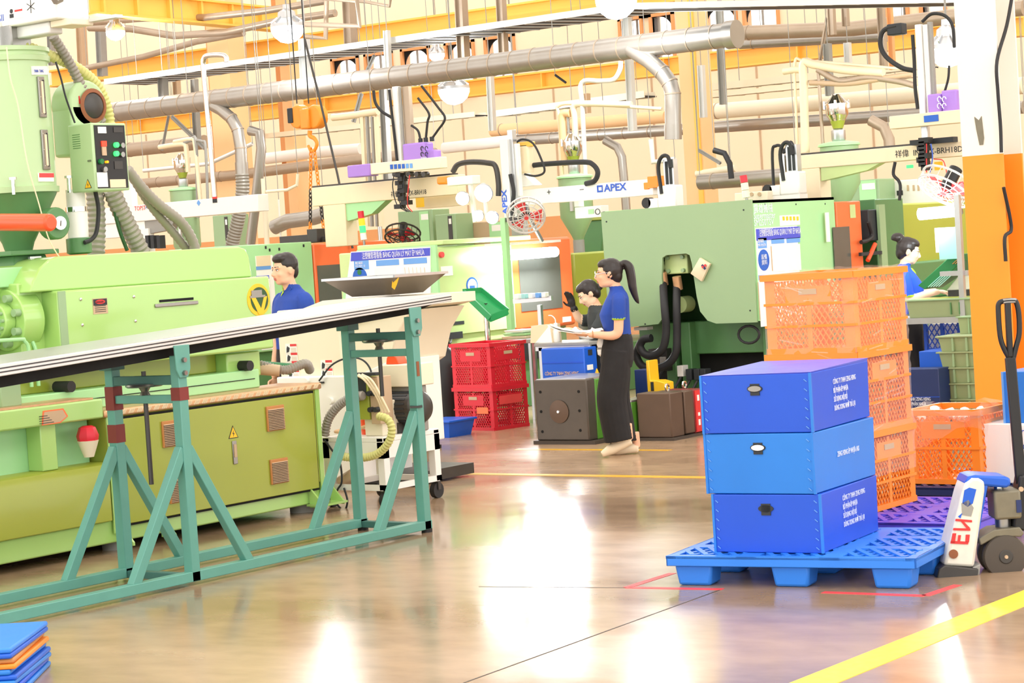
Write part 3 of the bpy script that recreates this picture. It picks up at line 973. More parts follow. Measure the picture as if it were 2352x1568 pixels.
for (x0, y0, x1, y1, m, tx) in ((72, 152, 106, 172, 'white', 'YANN  TANG'), (87, 397, 120, 417, 'paper', None)):
    a, b = on_cyl(x0, (y0 + y1) / 2), on_cyl(x1, (y0 + y1) / 2)
    zt, zb = on_cyl(x0, y0).z, on_cyl(x0, y1).z
    n = V(((a.x + b.x) / 2 - hx, (a.y + b.y) / 2 - hy, 0)).normalized()
    pl = B().add([a + n * .012 + V((0, 0, zt - a.z)), a + n * .012 + V((0, 0, zb - a.z)), b + n * .012 + V((0, 0, zb - a.z)), b + n * .012 + V((0, 0, zt - a.z)),
                  a + V((0, 0, zt - a.z)), a + V((0, 0, zb - a.z)), b + V((0, 0, zb - a.z)), b + V((0, 0, zt - a.z))],
                 [(0, 1, 2, 3), (4, 7, 6, 5), (0, 3, 7, 4), (1, 5, 6, 2), (0, 4, 5, 1), (3, 2, 6, 7)]).build('name_plate', m, hd, flat=True)
    if tx:
        text(tx, 'inkblue', pl, a + n * .013 + V((0, 0, zb - a.z + .014)) + (b - a) * .06, (b - a), (0, 0, 1), .026, sx=.6)
    else:
        B().bar(a + n * .013 + V((0, 0, zt - a.z - .015)), b + n * .013 + V((0, 0, zt - a.z - .015)), .004, .026).build('label_band', 'redmark', pl, flat=True)
for px, py in ((30, 424), (158, 420)):
    p0 = PX(px, py, -10.38)
    B().cyl(p0 - V((0, 0, .06)), p0 + V((0, 0, .03)), .012, n=8).cyl(p0 + V((0, 0, .03)), p0 + V((0, 0, .045)), .025, n=12).build('toggle_clamp', 'chrome', hd)
B().cyl((hx - .08, hy - .02, 3.14), (hx - .08, hy - .02, 3.3), .1, n=24).build('loader_can', 'chrome', hd)
B().box(hx - .02, hx + .1, hy - .02, hy + .14, 3.14, 3.28).build('loader_box', 'steel', hd, bev=.01)
# orange tube, gauge and white filter canister beside the cone
a, b = PY(-40, 510, 8.55), PY(118, 511, 8.55)
B().cyl(a, b, .052, n=24).build('air_tube', 'orangered', hd, bev=.015)
g0 = PX(138, 512, -10.28)
B().cyl(g0 - V((.1, 0, 0)), g0 - V((.02, 0, 0)), .1, n=24).build('flange_disc', 'dkgreen', hd, bev=.01)
ga = B().cyl(g0 - V((.02, 0, 0)), g0 + V((.012, -.006, 0)), .042, n=24).build('gauge_rim', 'chrome', hd)
B().cyl(g0 + V((.012, -.006, 0)), g0 + V((.015, -.008, 0)), .036, n=24).build('gauge_face', 'paper', ga)
B().bar(g0 + V((.017, -.012, -.018)), g0 + V((.017, -.006, .014)), .004, .003).build('gauge_needle', 'ink', ga, flat=True)
p0 = PX(178, 515, -10.5)
B().lathe([(.06, -.17), (.075, -.16), (.075, -.09), (.065, -.085), (.068, .07), (.06, .09), (.06, .22)], (p0.x, p0.y, p0.z), 20).build('filter_canister', 'white', hd)
B().lathe([(.062, -.19), (.08, -.18), (.08, -.09), (.068, -.085)], (p0.x, p0.y, p0.z), 20).build('canister_cap', 'dkgreen', hd)
B().cyl(p0 + V((0, 0, .08)), p0 + V((0, 0, .11)), .07, n=20).build('clamp_ring', 'chrome', hd)
# blower housing with dark round intake
p0 = PX(196, 240, -10.5)
bl = B().cyl(p0 - V((.16, 0, 0)), p0 + V((.03, 0, 0)), .155, n=32).box(p0.x - .16, p0.x + .03, p0.y - .15, p0.y + .02, p0.z - .33, p0.z).build('blower_housing', 'dryergreen', hd, bev=.02)
B().lathe([(.1, 0), (.11, .012), (.085, .02), (.08, .005)], p0 + V((.03, .03, -.01)), 28, axis=(1, 0, 0)).build('intake_ring', 'rust', bl)
B().lathe([(.085, 0), (.085, .012), (.06, .03), (.01, .035)], p0 + V((.03, .03, -.01)), 28, axis=(1, 0, 0)).build('intake_grille', 'dkmetal', bl)
B().box(p0.x + .03, p0.x + .033, p0.y - .08, p0.y - .07, p0.z, p0.z + .05).build('arrow_mark', 'inkred', bl, flat=True)
# control box
cb = B().box(-10.47, -10.25, 9.255, 9.545, 2.225, 2.65).build('control_box', 'dryergreen', hd, bev=.008)
pn = B().box(-10.25, -10.246, 9.275, 9.53, 2.24, 2.635).build('control_panel', 'black', cb, flat=True)
Q = lambda px, py: PX(px, py, -10.245)


def panel_rect(name, x0, y0, x1, y1, m, par, d=.004):
    a, b = Q(x0, y0), Q(x1, y1)
    return B().box(-10.246, -10.246 + d, min(a.y, b.y), max(a.y, b.y), min(a.z, b.z), max(a.z, b.z)).build(name, m, par, flat=True)


panel_rect('meter', 224, 291, 244, 306, 'white', pn)
panel_rect('meter', 260, 292, 282, 304, 'dkmetal', pn)
panel_rect('rocker_switch', 232, 324, 244, 336, 'ledred', pn, .008)
panel_rect('rocker_switch', 233, 337, 244, 357, 'tan', pn, .008)
panel_rect('digital_display', 262, 370, 282, 388, 'dkmetal', pn)
panel_rect('paper_note', 222, 396, 248, 429, 'paper', pn)
panel_rect('paper_note', 252, 412, 289, 430, 'papertan', pn)
for px, py, m in ((265, 333, 'ledgreen'), (265, 353, 'ledgreen'), (278, 334, 'steel'), (278, 355, 'steel'), (238, 389, 'steel'), (230, 371, 'traygreen'), (243, 372, 'ledamber')):
    p0 = Q(px, py)
    B().cyl((-10.246, p0.y, p0.z), (-10.225, p0.y, p0.z), .017 if m != 'ledamber' else .008, n=12).build('push_button' if m != 'steel' else 'rotary_switch', m, pn)
pl = V((-10.36, 9.2555, 2.25))
triangle(cb, (-10.315, 2.245), .032, 9.254, 'y')
for k in range(7):
    B().box(-10.43, -10.36, 9.2535, 9.2555, 2.50 + k * .014, 2.504 + k * .014).build('vent_slit', 'dkgreen', cb, flat=True)
B().box(-10.30, -10.27, 9.249, 9.256, 2.41, 2.42).build('box_latch', 'steel', cb)
# hoses
hose('striped_hose', [PX(px, py, -10.55) for px, py in ((52, 104), (100, 122), (150, 142), (190, 165), (222, 195), (240, 230), (249, 262), (252, 285))], .034, 'hosestripe', hd, pitch=.028, depth=.1)
hose('striped_hose', [PX(px, py, -10.5) for px, py in ((122, 84), (140, 112), (160, 145), (178, 180), (200, 220), (218, 250), (234, 282))], .032, 'hosegrey', hd, pitch=.026, depth=.1)
B().sweep(smooth_path([PX(px, py, -10.35) for px, py in ((128, 142), (140, 180), (150, 220), (162, 255), (172, 282))]), .006).build('thin_cable', 'ink', hd)
B().sweep(smooth_path([PX(px, py, -10.3) for px, py in ((15, 108), (24, 180), (42, 245), (62, 370), (90, 470), (115, 555), (160, 622), (185, 655), (190, 700), (195, 725))]), .004, 6).build('hanging_cord', 'beige', hd)
for pts, r, dep in ((((217, 436), (222, 500), (222, 545), (220, 590)), .058, -10.98), (((256, 436), (275, 480), (300, 530), (330, 590)), .06, -10.9), (((292, 388), (325, 430), (365, 470), (415, 510), (440, 548), (450, 580)), .036, -10.9), (((300, 400), (345, 470), (395, 530), (440, 585)), .03, -10.97)):
    hose('grey_hose', [PX(px, py, dep) for px, py in pts], r, 'hosegrey', hd, pitch=.036, depth=.07)
B().sweep(smooth_path([PX(px, py, -10.4) for px, py in ((219, 440), (226, 480), (222, 530), (210, 550), (194, 557))]), .014).build('power_cable', 'rubber', hd)
B().sweep(smooth_path([PX(px, py, -10.9) for px, py in ((250, 436), (262, 480), (275, 530), (292, 575))]), .013).build('power_cable', 'dpgreen', hd)

# ================================================================== WHITE ROBOT BEAM above the dryer
rb = thing('robot_beam', 'thick white robot arm beam with printed letters at the top left corner', 'robot arm', (-10.4, 9.0, 3.26))
ye = 8.9
xe = PY(130, 42, ye).x
z0 = PY(130, 42, ye).z
bm_ = B().box(xe - 1.6, xe, ye, ye + .265, z0, z0 + .24).build('beam', 'white', rb, bev=.012)
text('SII', 'inkblue', bm_, PY(-4, 50, ye - .001), (1, 0, 0), (0, 0, 1), .06)
a, b = PY(21, 44, ye), PY(52, 20, ye)
st = B().box(a.x, b.x, ye - .003, ye, a.z - .004, b.z).build('warning_sticker', 'paper', bm_, flat=True)
B().box(a.x + .06, b.x, ye - .004, ye - .003, b.z - .012, b.z).build('sticker_band', 'inkred', st, flat=True)
B().lathe([(.014, 0), (.014, .002)], (a.x + .03, ye - .003, a.z + .045), 14, axis=(0, -1, 0)).box(a.x + .012, a.x + .048, ye - .005, ye - .003, a.z + .004, a.z + .028).build('sticker_figure', 'ink', st, flat=True)
p0 = PY(71, 15, ye)
for k in range(3):
    d = V((math.cos(k * math.pi / 3 + .5), 0, math.sin(k * math.pi / 3 + .5))) * .04
    B().bar(p0 - d - V((0, .002, 0)), p0 + d - V((0, .002, 0)), .003, .003).build('axis_mark', 'ink', bm_, flat=True)
a = PY(140, 2, ye)
B().cyl(a + V((0, 0, .02)), a + V((0, -.05, .0)), .028, n=6).build('knob', 'steel', rb)
B().box(xe - 1.6, xe - .13, ye + .05, ye + .16, z0 - .075, z0).build('under_rail', 'silverpaint', rb, bev=.01)
B().box(xe - .13, xe + .06, ye + .06, ye + .24, z0 - .04, z0).build('end_shoe', 'cream', rb, bev=.006)
B().box(xe, xe + .3, ye + .20, ye + .26, z0 - .02, z0 + .0).build('end_rail', 'silverpaint', rb, flat=True)

# silver stand pipe with bent top, in front of the duct
sp_ = [PY(px, py, 20.2) for px, py in ((494, 470), (480, 300), (468, 170), (468, 138), (476, 128), (505, 126), (518, 130), (520, 142))]
tag(B().sweep(smooth_path(sp_, 5), .034, 12).build('stand_pipe', 'chrome'), 'bent silver stand pipe crossing in front of the big duct at left', 'pipe')

# ================================================================== TILTED TABLE ON TEAL STAND
tb = thing('tilting_table', 'long tilted white topped table on a teal steel stand with two handwheels', 'table', (-8.75, 8.2, 0))
s_ = .042
zt = lambda y: 1.29 + (y - 6.93) * s_
Y0, Y1 = 6.0, 10.49
tp = B().prism([(Y0, zt(Y0) - .06), (Y1, zt(Y1) - .045), (Y1, zt(Y1)), (Y0, zt(Y0))], 'x', -9.05, -8.45).build('table_top', 'silverpaint', tb, bev=.004)
B().add([(-9.04, Y0, zt(Y0) + .002), (-8.47, Y0, zt(Y0) + .002), (-8.47, Y1 - .02, zt(Y1) + .002), (-9.04, Y1 - .02, zt(Y1) + .002), (-9.04, Y0, zt(Y0)), (-8.47, Y0, zt(Y0)), (-8.47, Y1 - .02, zt(Y1)), (-9.04, Y1 - .02, zt(Y1))],
        [(0, 1, 2, 3), (4, 7, 6, 5), (0, 4, 5, 1), (1, 5, 6, 2), (2, 6, 7, 3), (3, 7, 4, 0)]).build('steel_sheet', 'alu', tp, flat=True)
for k in (.022, .042):
    B().add([(-8.448, Y0, zt(Y0) - k), (-8.448, Y1, zt(Y1) - k * .8), (-8.448, Y1, zt(Y1) - k * .8 + .006), (-8.448, Y0, zt(Y0) - k + .007), (-8.452, Y0, zt(Y0) - k), (-8.452, Y1, zt(Y1) - k * .8), (-8.452, Y1, zt(Y1) - k * .8 + .006), (-8.452, Y0, zt(Y0) - k + .007)],
            [(0, 1, 2, 3), (4, 7, 6, 5), (0, 4, 5, 1), (1, 5, 6, 2), (2, 6, 7, 3), (3, 7, 4, 0)]).build('edge_groove', 'dkmetal', tp, flat=True)
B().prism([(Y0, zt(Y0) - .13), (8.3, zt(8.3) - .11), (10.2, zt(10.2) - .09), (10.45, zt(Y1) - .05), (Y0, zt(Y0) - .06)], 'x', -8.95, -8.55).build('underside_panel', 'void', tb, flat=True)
pw = .062
for x, sgn in ((-8.48, 1), (-9.0, -1)):
    B().box(x - pw / 2, x + pw / 2, 5.6, 10.16, .02, .075).build('floor_rail', 'teal', tb, bev=.004)
    for y in (8.15, 10.12):
        B().box(x - pw / 2, x + pw / 2, y - pw / 2, y + pw / 2, .02, zt(y) - .1).build('post', 'teal', tb, bev=.004)
        for d in ((-1, 1) if y < 9 else (-1,)):
            B().bar((x, y + d * .43, .06), (x, y + d * .02, .74), .055, .05, up=(1, 0, 0)).build('brace', 'teal', tb, bev=.004)
        if sgn > 0:
            h = zt(y) - .055
            pl = B().prism([(y - .055, h + .01), (y + .055, h + .01), (y + .052, h - .12), (y + .03, h - .165), (y - .03, h - .165), (y - .052, h - .12)], 'x', x + pw / 2, x + pw / 2 + .012).build('clamp_plate', 'teal', tb, bev=.003)
            for z in (h - .07, h - .14):
                B().cyl((x + pw / 2 + .012, y, z), (x + pw / 2 + .03, y, z), .014, n=6).build('clamp_bolt', 'steel', pl)
        else:
            B().box(x - .05, x + .05, y - .05, y + .05, zt(y) - .17, zt(y) - .06).build('clamp_plate', 'tealdk', tb, bev=.003)
for y in (8.15, 10.12):
    dz = (0 if y < 9 else .1)
    B().box(-9.0, -8.48, y - .025, y + .025, 1.085 + dz, 1.135 + dz).build('cross_bar', 'tealdk', tb, bev=.003)
    B().box(-9.0, -8.48, y - .022, y + .022, .985 + dz, 1.03 + dz).build('cross_bar', 'teal', tb, bev=.003)
    B().box(-9.0, -8.48, y - .025, y + .025, .02, .06).build('floor_cross_rail', 'tealdk', tb, bev=.003)
    hw = B().lathe([(.03, 1.03 + dz), (.02, 1.05 + dz), (.035, 1.075 + dz), (.055, 1.085 + dz), (.095, 1.075 + dz), (.105, 1.082 + dz), (.1, 1.092 + dz), (.05, 1.095 + dz)], (-8.75, y, 0), 24).build('handwheel', 'steel', tb)
    B().cyl((-8.75, y, .54 + dz * 3), (-8.75, y, 1.16 + dz), .013, n=10).build('lead_screw', 'dkmetal', tb)
    for x in ((-9.0, -8.48) if y > 9 else ()):
        B().cyl((x, y + .02, 0), (x, y + .02, .022), .034, n=12).build('rubber_foot', 'rubber', tb)
for x, y, z0, z1, m in ((-8.48, 8.15, 1.0, 1.07, 'maroon'), (-9.0, 8.15, .95, 1.08, 'maroon'), (-9.0, 8.15, .77, .87, 'maroon')):
    B().box(x - pw / 2 - .003, x + pw / 2 + .003, y - pw / 2 - .003, y + pw / 2 + .003, z0, z1).build('paint_band', m, tb, flat=True)
B().box(-8.449, -8.446, 10.105, 10.13, .96, 1.05).build('rust_patch', 'rust', tb, flat=True)
B().bar((-8.45, 10.08, .775), (-8.52, 10.16, .78), .075, .012).build('wire_tie', 'dkmetal', tb, flat=True)

# ================================================================== LATTICE CRATES
def lattice(b, o, ux, uz, wd, ht, nrm, cell, t=.006, th=.006):
    """diamond mesh of crossing strips on the rectangle o + ux*[0,wd] + uz*[0,ht]"""
    asp = 1.5
    L = []
    n = int((wd + ht / asp) / cell) + 2
    for sgn in (1, -1):
        for k in range(-1, n):
            x0 = k * cell if sgn > 0 else wd - k * cell
            # line x = x0 - sgn*z/asp
            za, zb = 0.0, ht
            xs = lambda z: x0 - sgn * z / asp
            if sgn > 0:
                za = max(za, (x0 - wd) * asp)
                zb = min(zb, x0 * asp)
            else:
                za = max(za, -x0 * asp)
                zb = min(zb, (wd - x0) * asp)
            if zb - za > cell * .3:
                b.bar(o + ux * xs(za) + uz * za + nrm * (th * .3 * sgn), o + ux * xs(zb) + uz * zb + nrm * (th * .3 * sgn), t, th, up=nrm)


def crate(name, label, cat, loc, rz, W, Dp, Hh, m, group=None, cell=.035, taper=.012, tiers=2, slot=True, post=.05):
    """ventilated plastic crate: rim, base, posts, ribs, four lattice sides"""
    t = thing(name, label, cat, loc, rz, group, local=True)
    w, d = W / 2, Dp / 2
    B().box(-w + .01, w - .01, -d + .01, d - .01, 0, .012).build('base', m, t)
    rim = B()
    for s in (-1, 1):
        rim.box(-w - taper, w + taper, s * d - .012 + s * taper * .5, s * d + .012 + s * taper * .5, Hh - .035, Hh)
        rim.box(s * w - .012 + s * taper * .5, s * w + .012 + s * taper * .5, -d - taper, d + taper, Hh - .035, Hh)
    rim.build('rim', m, t)
    foot = B()
    for s in (-1, 1):
        foot.box(-w, w, s * d - .008, s * d + .008, 0, .03)
        foot.box(s * w - .008, s * w + .008, -d, d, 0, .03)
    foot.build('foot_rim', m, t)
    for sx in (-1, 1):
        for sy in (-1, 1):
            B().prism([(sx * w, sy * d), (sx * (w - post), sy * d), (sx * (w - post), sy * (d - .006)), (sx * (w - .006), sy * (d - .006)), (sx * (w - .006), sy * (d - post)), (sx * w, sy * (d - post))], 'z', .0, Hh - .03).build('corner_post', m, t, flat=True)
    Z = [.03 + (Hh - .075) * k / tiers for k in range(tiers + 1)]
    for k in range(1, tiers):
        for s in (-1, 1):
            B().box(-w - .006, w + .006, s * (d + .003) - .006, s * (d + .003) + .006, Z[k] - .007, Z[k] + .007).build('rib', m, t, flat=True)
            B().box(s * (w + .003) - .006, s * (w + .003) + .006, -d - .006, d + .006, Z[k] - .007, Z[k] + .007).build('rib', m, t, flat=True)
    uz = V((0, 0, 1))
    for nm, o, ux, ln, nr in (('front', V((-w, -d, 0)), V((1, 0, 0)), W, V((0, -1, 0))), ('back', V((-w, d, 0)), V((1, 0, 0)), W, V((0, 1, 0))), ('l', V((-w, -d, 0)), V((0, 1, 0)), Dp, V((-1, 0, 0))), ('r', V((w, -d, 0)), V((0, 1, 0)), Dp, V((1, 0, 0)))):
        half = (ln - 2 * post - .03) / 2
        b = B()
        for k in range(tiers):
            for q in (0, 1):
                lattice(b, o + ux * (post + q * (half + .03)) + uz * Z[k], ux, uz, half, Z[k + 1] - Z[k], nr, cell)
        b.bar(o + ux * (ln / 2) + uz * Z[0], o + ux * (ln / 2) + uz * Z[-1], .03, .008, up=nr)
        b.build('lattice_side', m, t, flat=True)
        if slot:
            z = Z[-1]
            B().bar(o + ux * (ln / 2 - .14) + uz * (z - .075), o + ux * (ln / 2 + .14) + uz * (z - .075), .012, .10, up=uz).build('hand_panel', m, t, flat=True)
            B().bar(o + ux * (ln / 2 - .055) + uz * (z - .055) + nr * .006, o + ux * (ln / 2 + .055) + uz * (z - .055) + nr * .006, .008, .03, up=uz).build('hand_slot', 'tan', t, flat=True)
    return t


ca, cb_, cc = PZ(1040, 987), PZ(1137, 989), PZ(1222, 981)
e1 = (ca - cb_)
rz_ = math.atan2(-e1.y, -e1.x)
W_, D_ = .53, .46
ctr = cb_ + (-V((math.cos(rz_), math.sin(rz_), 0)) * W_ + V((-math.sin(rz_), math.cos(rz_), 0)) * D_) / 2
crate('plastic_crate', 'red ventilated plastic crate, lower one of the pair on the floor', 'crate', ctr, rz_, W_, D_, .405, 'red', 'red crates stacked in two', cell=.03)
c2 = crate('plastic_crate', 'red ventilated plastic crate, upper one of the pair on the floor', 'crate', ctr + V((0, 0, .405)), rz_, W_, D_, .42, 'red', 'red crates stacked in two', cell=.03)
lb = B().box(.05, .2, -D_ / 2 - .012, -D_ / 2 - .008, .16, .22).build('card_holder', 'orange', bpy.data.objects['plastic_crate'], flat=True)
B().box(W_ / 2 + .012, W_ / 2 + .016, -.16, .14, .24, .32).build('card_holder', 'redmark', bpy.data.objects['plastic_crate'], flat=True)

# tipped red tub, black bag and blue tray near the big teal stand
p0 = PY(885, 842, 14.2)
t = thing('plastic_tub', 'red plastic tub seen behind the teal stand beside a white cabinet', 'tub', (p0.x, 14.3, 0))
oc = [(p0.x + .2 * math.cos(k * math.pi / 4 + .39), p0.z + .17 * math.sin(k * math.pi / 4 + .39)) for k in range(8)]
B().prism(oc, 'y', 14.2, 14.5).build('shell', 'red', t, bev=.01)
B().prism([(p0.x + (x - p0.x) * .86, p0.z + (z - p0.z) * .86) for x, z in oc], 'y', 14.185, 14.2).build('inner_floor', 'redmark', t, flat=True)
for k in range(3):
    B().box(p0.x - .1 + k * .08, p0.x - .09 + k * .08, 14.178, 14.186, p0.z - .13, p0.z + .13).build('rib', 'red', t, flat=True)
B().box(p0.x - .22, p0.x + .24, 14.1, 14.6, 0, .03).box(p0.x - .2, p0.x + .2, 14.2, 14.5, .03, p0.z - .17).build('stand', 'dkmetal', t)
p0 = PY(1000, 845, 16.4)
bag = B().lathe([(.02, .0), (.13, .02), (.17, .3), (.17, .6), (.12, .72), (.05, .78), (.08, .83)], (p0.x, 16.55, 0), 18).build('rubbish_bag', 'black')
tag(bag, 'black plastic bag standing between the teal stand and the red crates', 'bag')
for vx in bag.data.vertices:
    vx.co += V((random.uniform(-.015, .015), random.uniform(-.015, .015), random.uniform(-.02, .02)))
p0 = PZ(1012, 1006)
t = thing('storage_tray', 'small blue plastic tray on the floor beside the red crates', 'tray', (p0.x, p0.y + .2, 0))
B().frus((p0.x - .2, p0.x + .08, p0.y + .03, p0.y + .35), (p0.x - .23, p0.x + .11, p0.y, p0.y + .38), 0, .14).build('body', 'blue', t)
B().box(p0.x - .25, p0.x + .13, p0.y - .02, p0.y + .4, .14, .16).build('rim', 'blue', t, bev=.005)

# ================================================================== GRANULATOR (white, steel feed hopper)
gr = thing('granulator', 'white plastic granulator with a wide steel feed hopper behind the tilted table', 'machine', (-10.9, 12.4, 0))
B().box(-11.38, -10.75, 12.0, 12.75, .05, 1.34).build('body', 'cream', gr, bev=.012)
B().box(-11.36, -10.55, 11.93, 12.5, .05, .84).build('front_cabinet', 'white', gr, bev=.01)
B().box(-11.2, -10.2, 12.1, 12.8, .02, .1).build('skid', 'dkmetal', gr)
B().prism([(-10.75, 1.2), (-10.0, 1.33), (-10.0, 1.40), (-10.75, 1.40)], 'y', 12.02, 12.7).build('neck', 'cream', gr, flat=True)
B().prism([(-10.75, .7), (-10.32, .92), (-10.25, 1.12), (-10.1, 1.3), (-10.75, 1.3)], 'y', 12.05, 12.7).build('cutting_chamber', 'cream', gr, bev=.01)
B().prism([(-10.75, .3), (-10.3, .3), (-10.3, .94), (-10.75, .8)], 'y', 12.03, 12.6).build('collector', 'white', gr, bev=.01)
ya, yb = 12.0, 12.62
zt_, zb_ = 1.552, 1.415
hp = B()
hp.add([(-10.89, ya, zt_), (-10.19, ya, zt_), (-10.19, yb, zt_), (-10.89, yb, zt_), (-10.72, ya + .13, zb_), (-10.33, ya + .13, zb_), (-10.33, yb - .13, zb_), (-10.72, yb - .13, zb_)],
       [(0, 1, 5, 4), (1, 2, 6, 5), (2, 3, 7, 6), (3, 0, 4, 7), (4, 5, 6, 7)])
hp = hp.build('feed_hopper', 'hoppersteel', gr, flat=True)
for p, q in (((-10.89, ya), (-10.19, ya)), ((-10.19, ya), (-10.19, yb)), ((-10.19, yb), (-10.89, yb)), ((-10.89, yb), (-10.89, ya))):
    B().bar((p[0], p[1], zt_), (q[0], q[1], zt_), .02, .018).build('hopper_rim', 'alu', hp, flat=True)
B().add([(-10.22, ya + .02, zt_ - .01), (-10.20, ya + .07, zt_ - .012), (-10.24, ya + .09, zt_ - .06), (-10.275, ya + .1, zt_ - .1), (-10.26, ya + .05, zt_ - .08)], [(0, 1, 2, 3, 4)]).build('yellow_sticker', 'yellow', hp, flat=True)
B().prism([(PY(690, 712, 12.0).x, PY(690, 712, 12.0).z), (PY(745, 690, 12.0).x, PY(745, 690, 12.0).z), (-10.4, 1.41), (-10.4, 1.36)], 'y', 11.98, 12.3).build('sloping_lid', 'white', gr, flat=True)
# warning stickers down the front
sk = None
for px, py in ((656, 790), (658, 810), (660, 829), (662, 849), (737, 827), (738, 846)):
    p0 = PY(px, py, 12.0 if py < 2000 else 11.93)
    if sk is None:
        sk = B().box(p0.x, p0.x + .115, 11.995, 11.999, p0.z - .08, p0.z).build('warning_sticker', 'paper', gr, flat=True)
        s0 = p0
        B().box(p0.x + .05, p0.x + .115, 11.993, 11.995, p0.z - .018, p0.z).build('sticker_band', 'inkred', sk, flat=True)
        B().prism([(p0.x + .01, p0.z - .065), (p0.x + .035, p0.z - .06), (p0.x + .045, p0.z - .03), (p0.x + .02, p0.z - .015), (p0.x + .012, p0.z - .035)], 'y', 11.993, 11.995).build('sticker_figure', 'ink', sk, flat=True)
        for k in range(4):
            B().box(p0.x + .055, p0.x + .11, 11.9935, 11.995, p0.z - .035 - k * .011, p0.z - .031 - k * .011).build('print_line', 'tan', sk, flat=True)
    else:
        copy_tree(sk, parent=gr, loc=V((p0.x - s0.x, 0, p0.z - s0.z)))
for px, py in ((762, 920), (762, 935), (706, 875)):
    p0 = PY(px, py, 11.93)
    B().cyl((p0.x, 11.93, p0.z), (p0.x, 11.9, p0.z), .025, n=12).build('knob', 'white', gr)
B().box(PY(737, 878, 11.93).x, PY(745, 878, 11.93).x, 11.91, 11.93, PY(740, 880, 11.93).z, PY(740, 876, 11.93).z).build('hinge', 'ink', gr, flat=True)
B().sweep(smooth_path([PY(px, py, 11.9) for px, py in ((733, 874), (760, 840), (790, 824), (820, 822), (840, 832), (852, 852), (850, 872))]), .007).build('cable', 'ink', gr)

# ================================================================== PUMP CART
ct = thing('pump_cart', 'white steel cart on castors carrying a pump motor and hoses behind the teal stand', 'cart', (-9.8, 11.3, 0))
X0, X1, Y0_, Y1_ = -10.1, -9.55, 11.02, 11.62
for x in (X0 + .03, X1 - .03):
    for y in (Y0_ + .03, Y1_ - .03):
        B().box(x - .03, x + .03, y - .03, y + .03, .12, .48).build('leg', 'white', ct, bev=.004)
        cs = B().cyl((x - .02, y, .055), (x + .02, y, .055), .055, n=18).build('castor_wheel', 'rubber', ct)
        B().box(x - .03, x + .03, y - .015, y + .015, .06, .12).build('castor_fork', 'dkmetal', cs)
B().box(X0, X1, Y0_, Y1_, .45, .485).build('top_plate', 'white', ct, bev=.005)
for x0, x1, y0, y1 in ((X0, X1, Y0_, Y0_ + .025), (X0, X1, Y1_ - .025, Y1_), (X0, X0 + .025, Y0_, Y1_), (X1 - .025, X1, Y0_, Y1_)):
    B().box(x0, x1, y0, y1, .34, .45).build('apron', 'white', ct, flat=True)
    B().box(x0, x1, y0, y1, .12, .16).build('lower_rail', 'white', ct, flat=True)
mz, my = .655, 11.35
mo = B().cyl((-9.9, my, mz), (-9.5, my, mz), .118, n=28).lathe([(.118, 0), (.112, .03), (.09, .06), (.05, .075)], (-9.5, my, mz), 28, axis=(1, 0, 0)).build('motor', 'dkmetal', ct)
for k in range(9):
    a = -1.1 + k * .28
    d = V((0, -math.cos(a), math.sin(a)))
    B().bar(V((-9.88, my, mz)) + d * .118, V((-9.53, my, mz)) + d * .118, .012, .006, up=d).build('cooling_fin', 'ink', mo, flat=True)
B().box(-9.9, -9.6, my - .1, my + .1, .485, .56).build('motor_foot', 'dkmetal', mo)
for k in range(5):
    x = -9.86 + k * .026
    B().sweep([(x + .004 * math.sin(q), my + .135 * math.cos(q * math.pi / 12), mz + .138 * math.sin(q * math.pi / 12)) for q in range(24)], .011, 8, closed=True).build('hose_coil', 'peach', ct)
B().sweep(smooth_path([(-9.8, my - .12, .56), (-9.9, 11.1, .52), (-10.0, 11.05, .52), (-10.05, 11.2, .52)]), .012).build('loose_hose', 'peach', ct)
a = PY(886, 880, 11.35)
bxw = B().box(a.x, a.x + .27, 11.3, 11.55, .80, .955).build('switch_box', 'cream', ct, bev=.008)
p0 = PY(905, 845, 11.4)
B().prism([(a.x + .02, .955), (a.x + .14, .955), (a.x + .12, 1.0), (a.x + .10, 1.015), (a.x + .04, 1.015), (a.x + .03, 1.0)], 'y', 11.34, 11.44).build('red_cap', 'orangered', bxw, bev=.006)
B().cyl((a.x + .2, 11.4, .955), (a.x + .2, 11.4, .985), .025, n=14).build('stop_button', 'redmark', bxw)
B().box(a.x + .02, a.x + .24, 11.33, 11.5, .485, .8).build('pump_block', 'greyframe', ct, bev=.01)
a = PY(848, 905, 11.1)
vb = B().box(a.x - .075, a.x + .035, 11.05, 11.2, a.z - .17, a.z + .13).build('valve_block', 'olive', ct, bev=.006)
B().box(a.x - .09, a.x + .02, 11.04, 11.2, a.z, a.z + .14).build('solenoid', 'ink', vb, bev=.006)
B().box(a.x + .04, a.x + .12, 11.06, 11.2, a.z - .2, a.z + .12).build('manifold', 'tan', vb, bev=.004)
for k in range(4):
    B().cyl((a.x + .06 + .05 * (k % 2), 11.06, a.z - .1 + .11 * (k // 2)), (a.x + .06 + .05 * (k % 2), 11.02, a.z - .1 + .11 * (k // 2)), .018, n=8).build('fitting', 'ink', vb)
B().box(a.x - .12, a.x + .12, 11.04, 11.1, a.z + .13, a.z + .15).build('terminal_strip', 'ink', vb, flat=True)
for k in range(3):
    B().sweep(smooth_path([(a.x - .05 + k * .03, 11.03, a.z + .14), (a.x + .06 + k * .03, 11.0, a.z + .1), (a.x + .14 + .02 * k, 11.02, a.z - .02), (a.x + .15 + .03 * k, 11.05, a.z - .12)]), .008).build('clear_tube', 'beige', ct)
p0 = PY(838, 955, 11.2)
tk = B().lathe([(.065, -.13), (.068, .05), (.06, .1), (.03, .14)], (p0.x, 11.25, p0.z), 20).build('tank', 'orangered', ct)
B().lathe([(.0685, -.09), (.0685, -.075)], (p0.x, 11.25, p0.z), 20).build('tank_strap', 'white', tk)
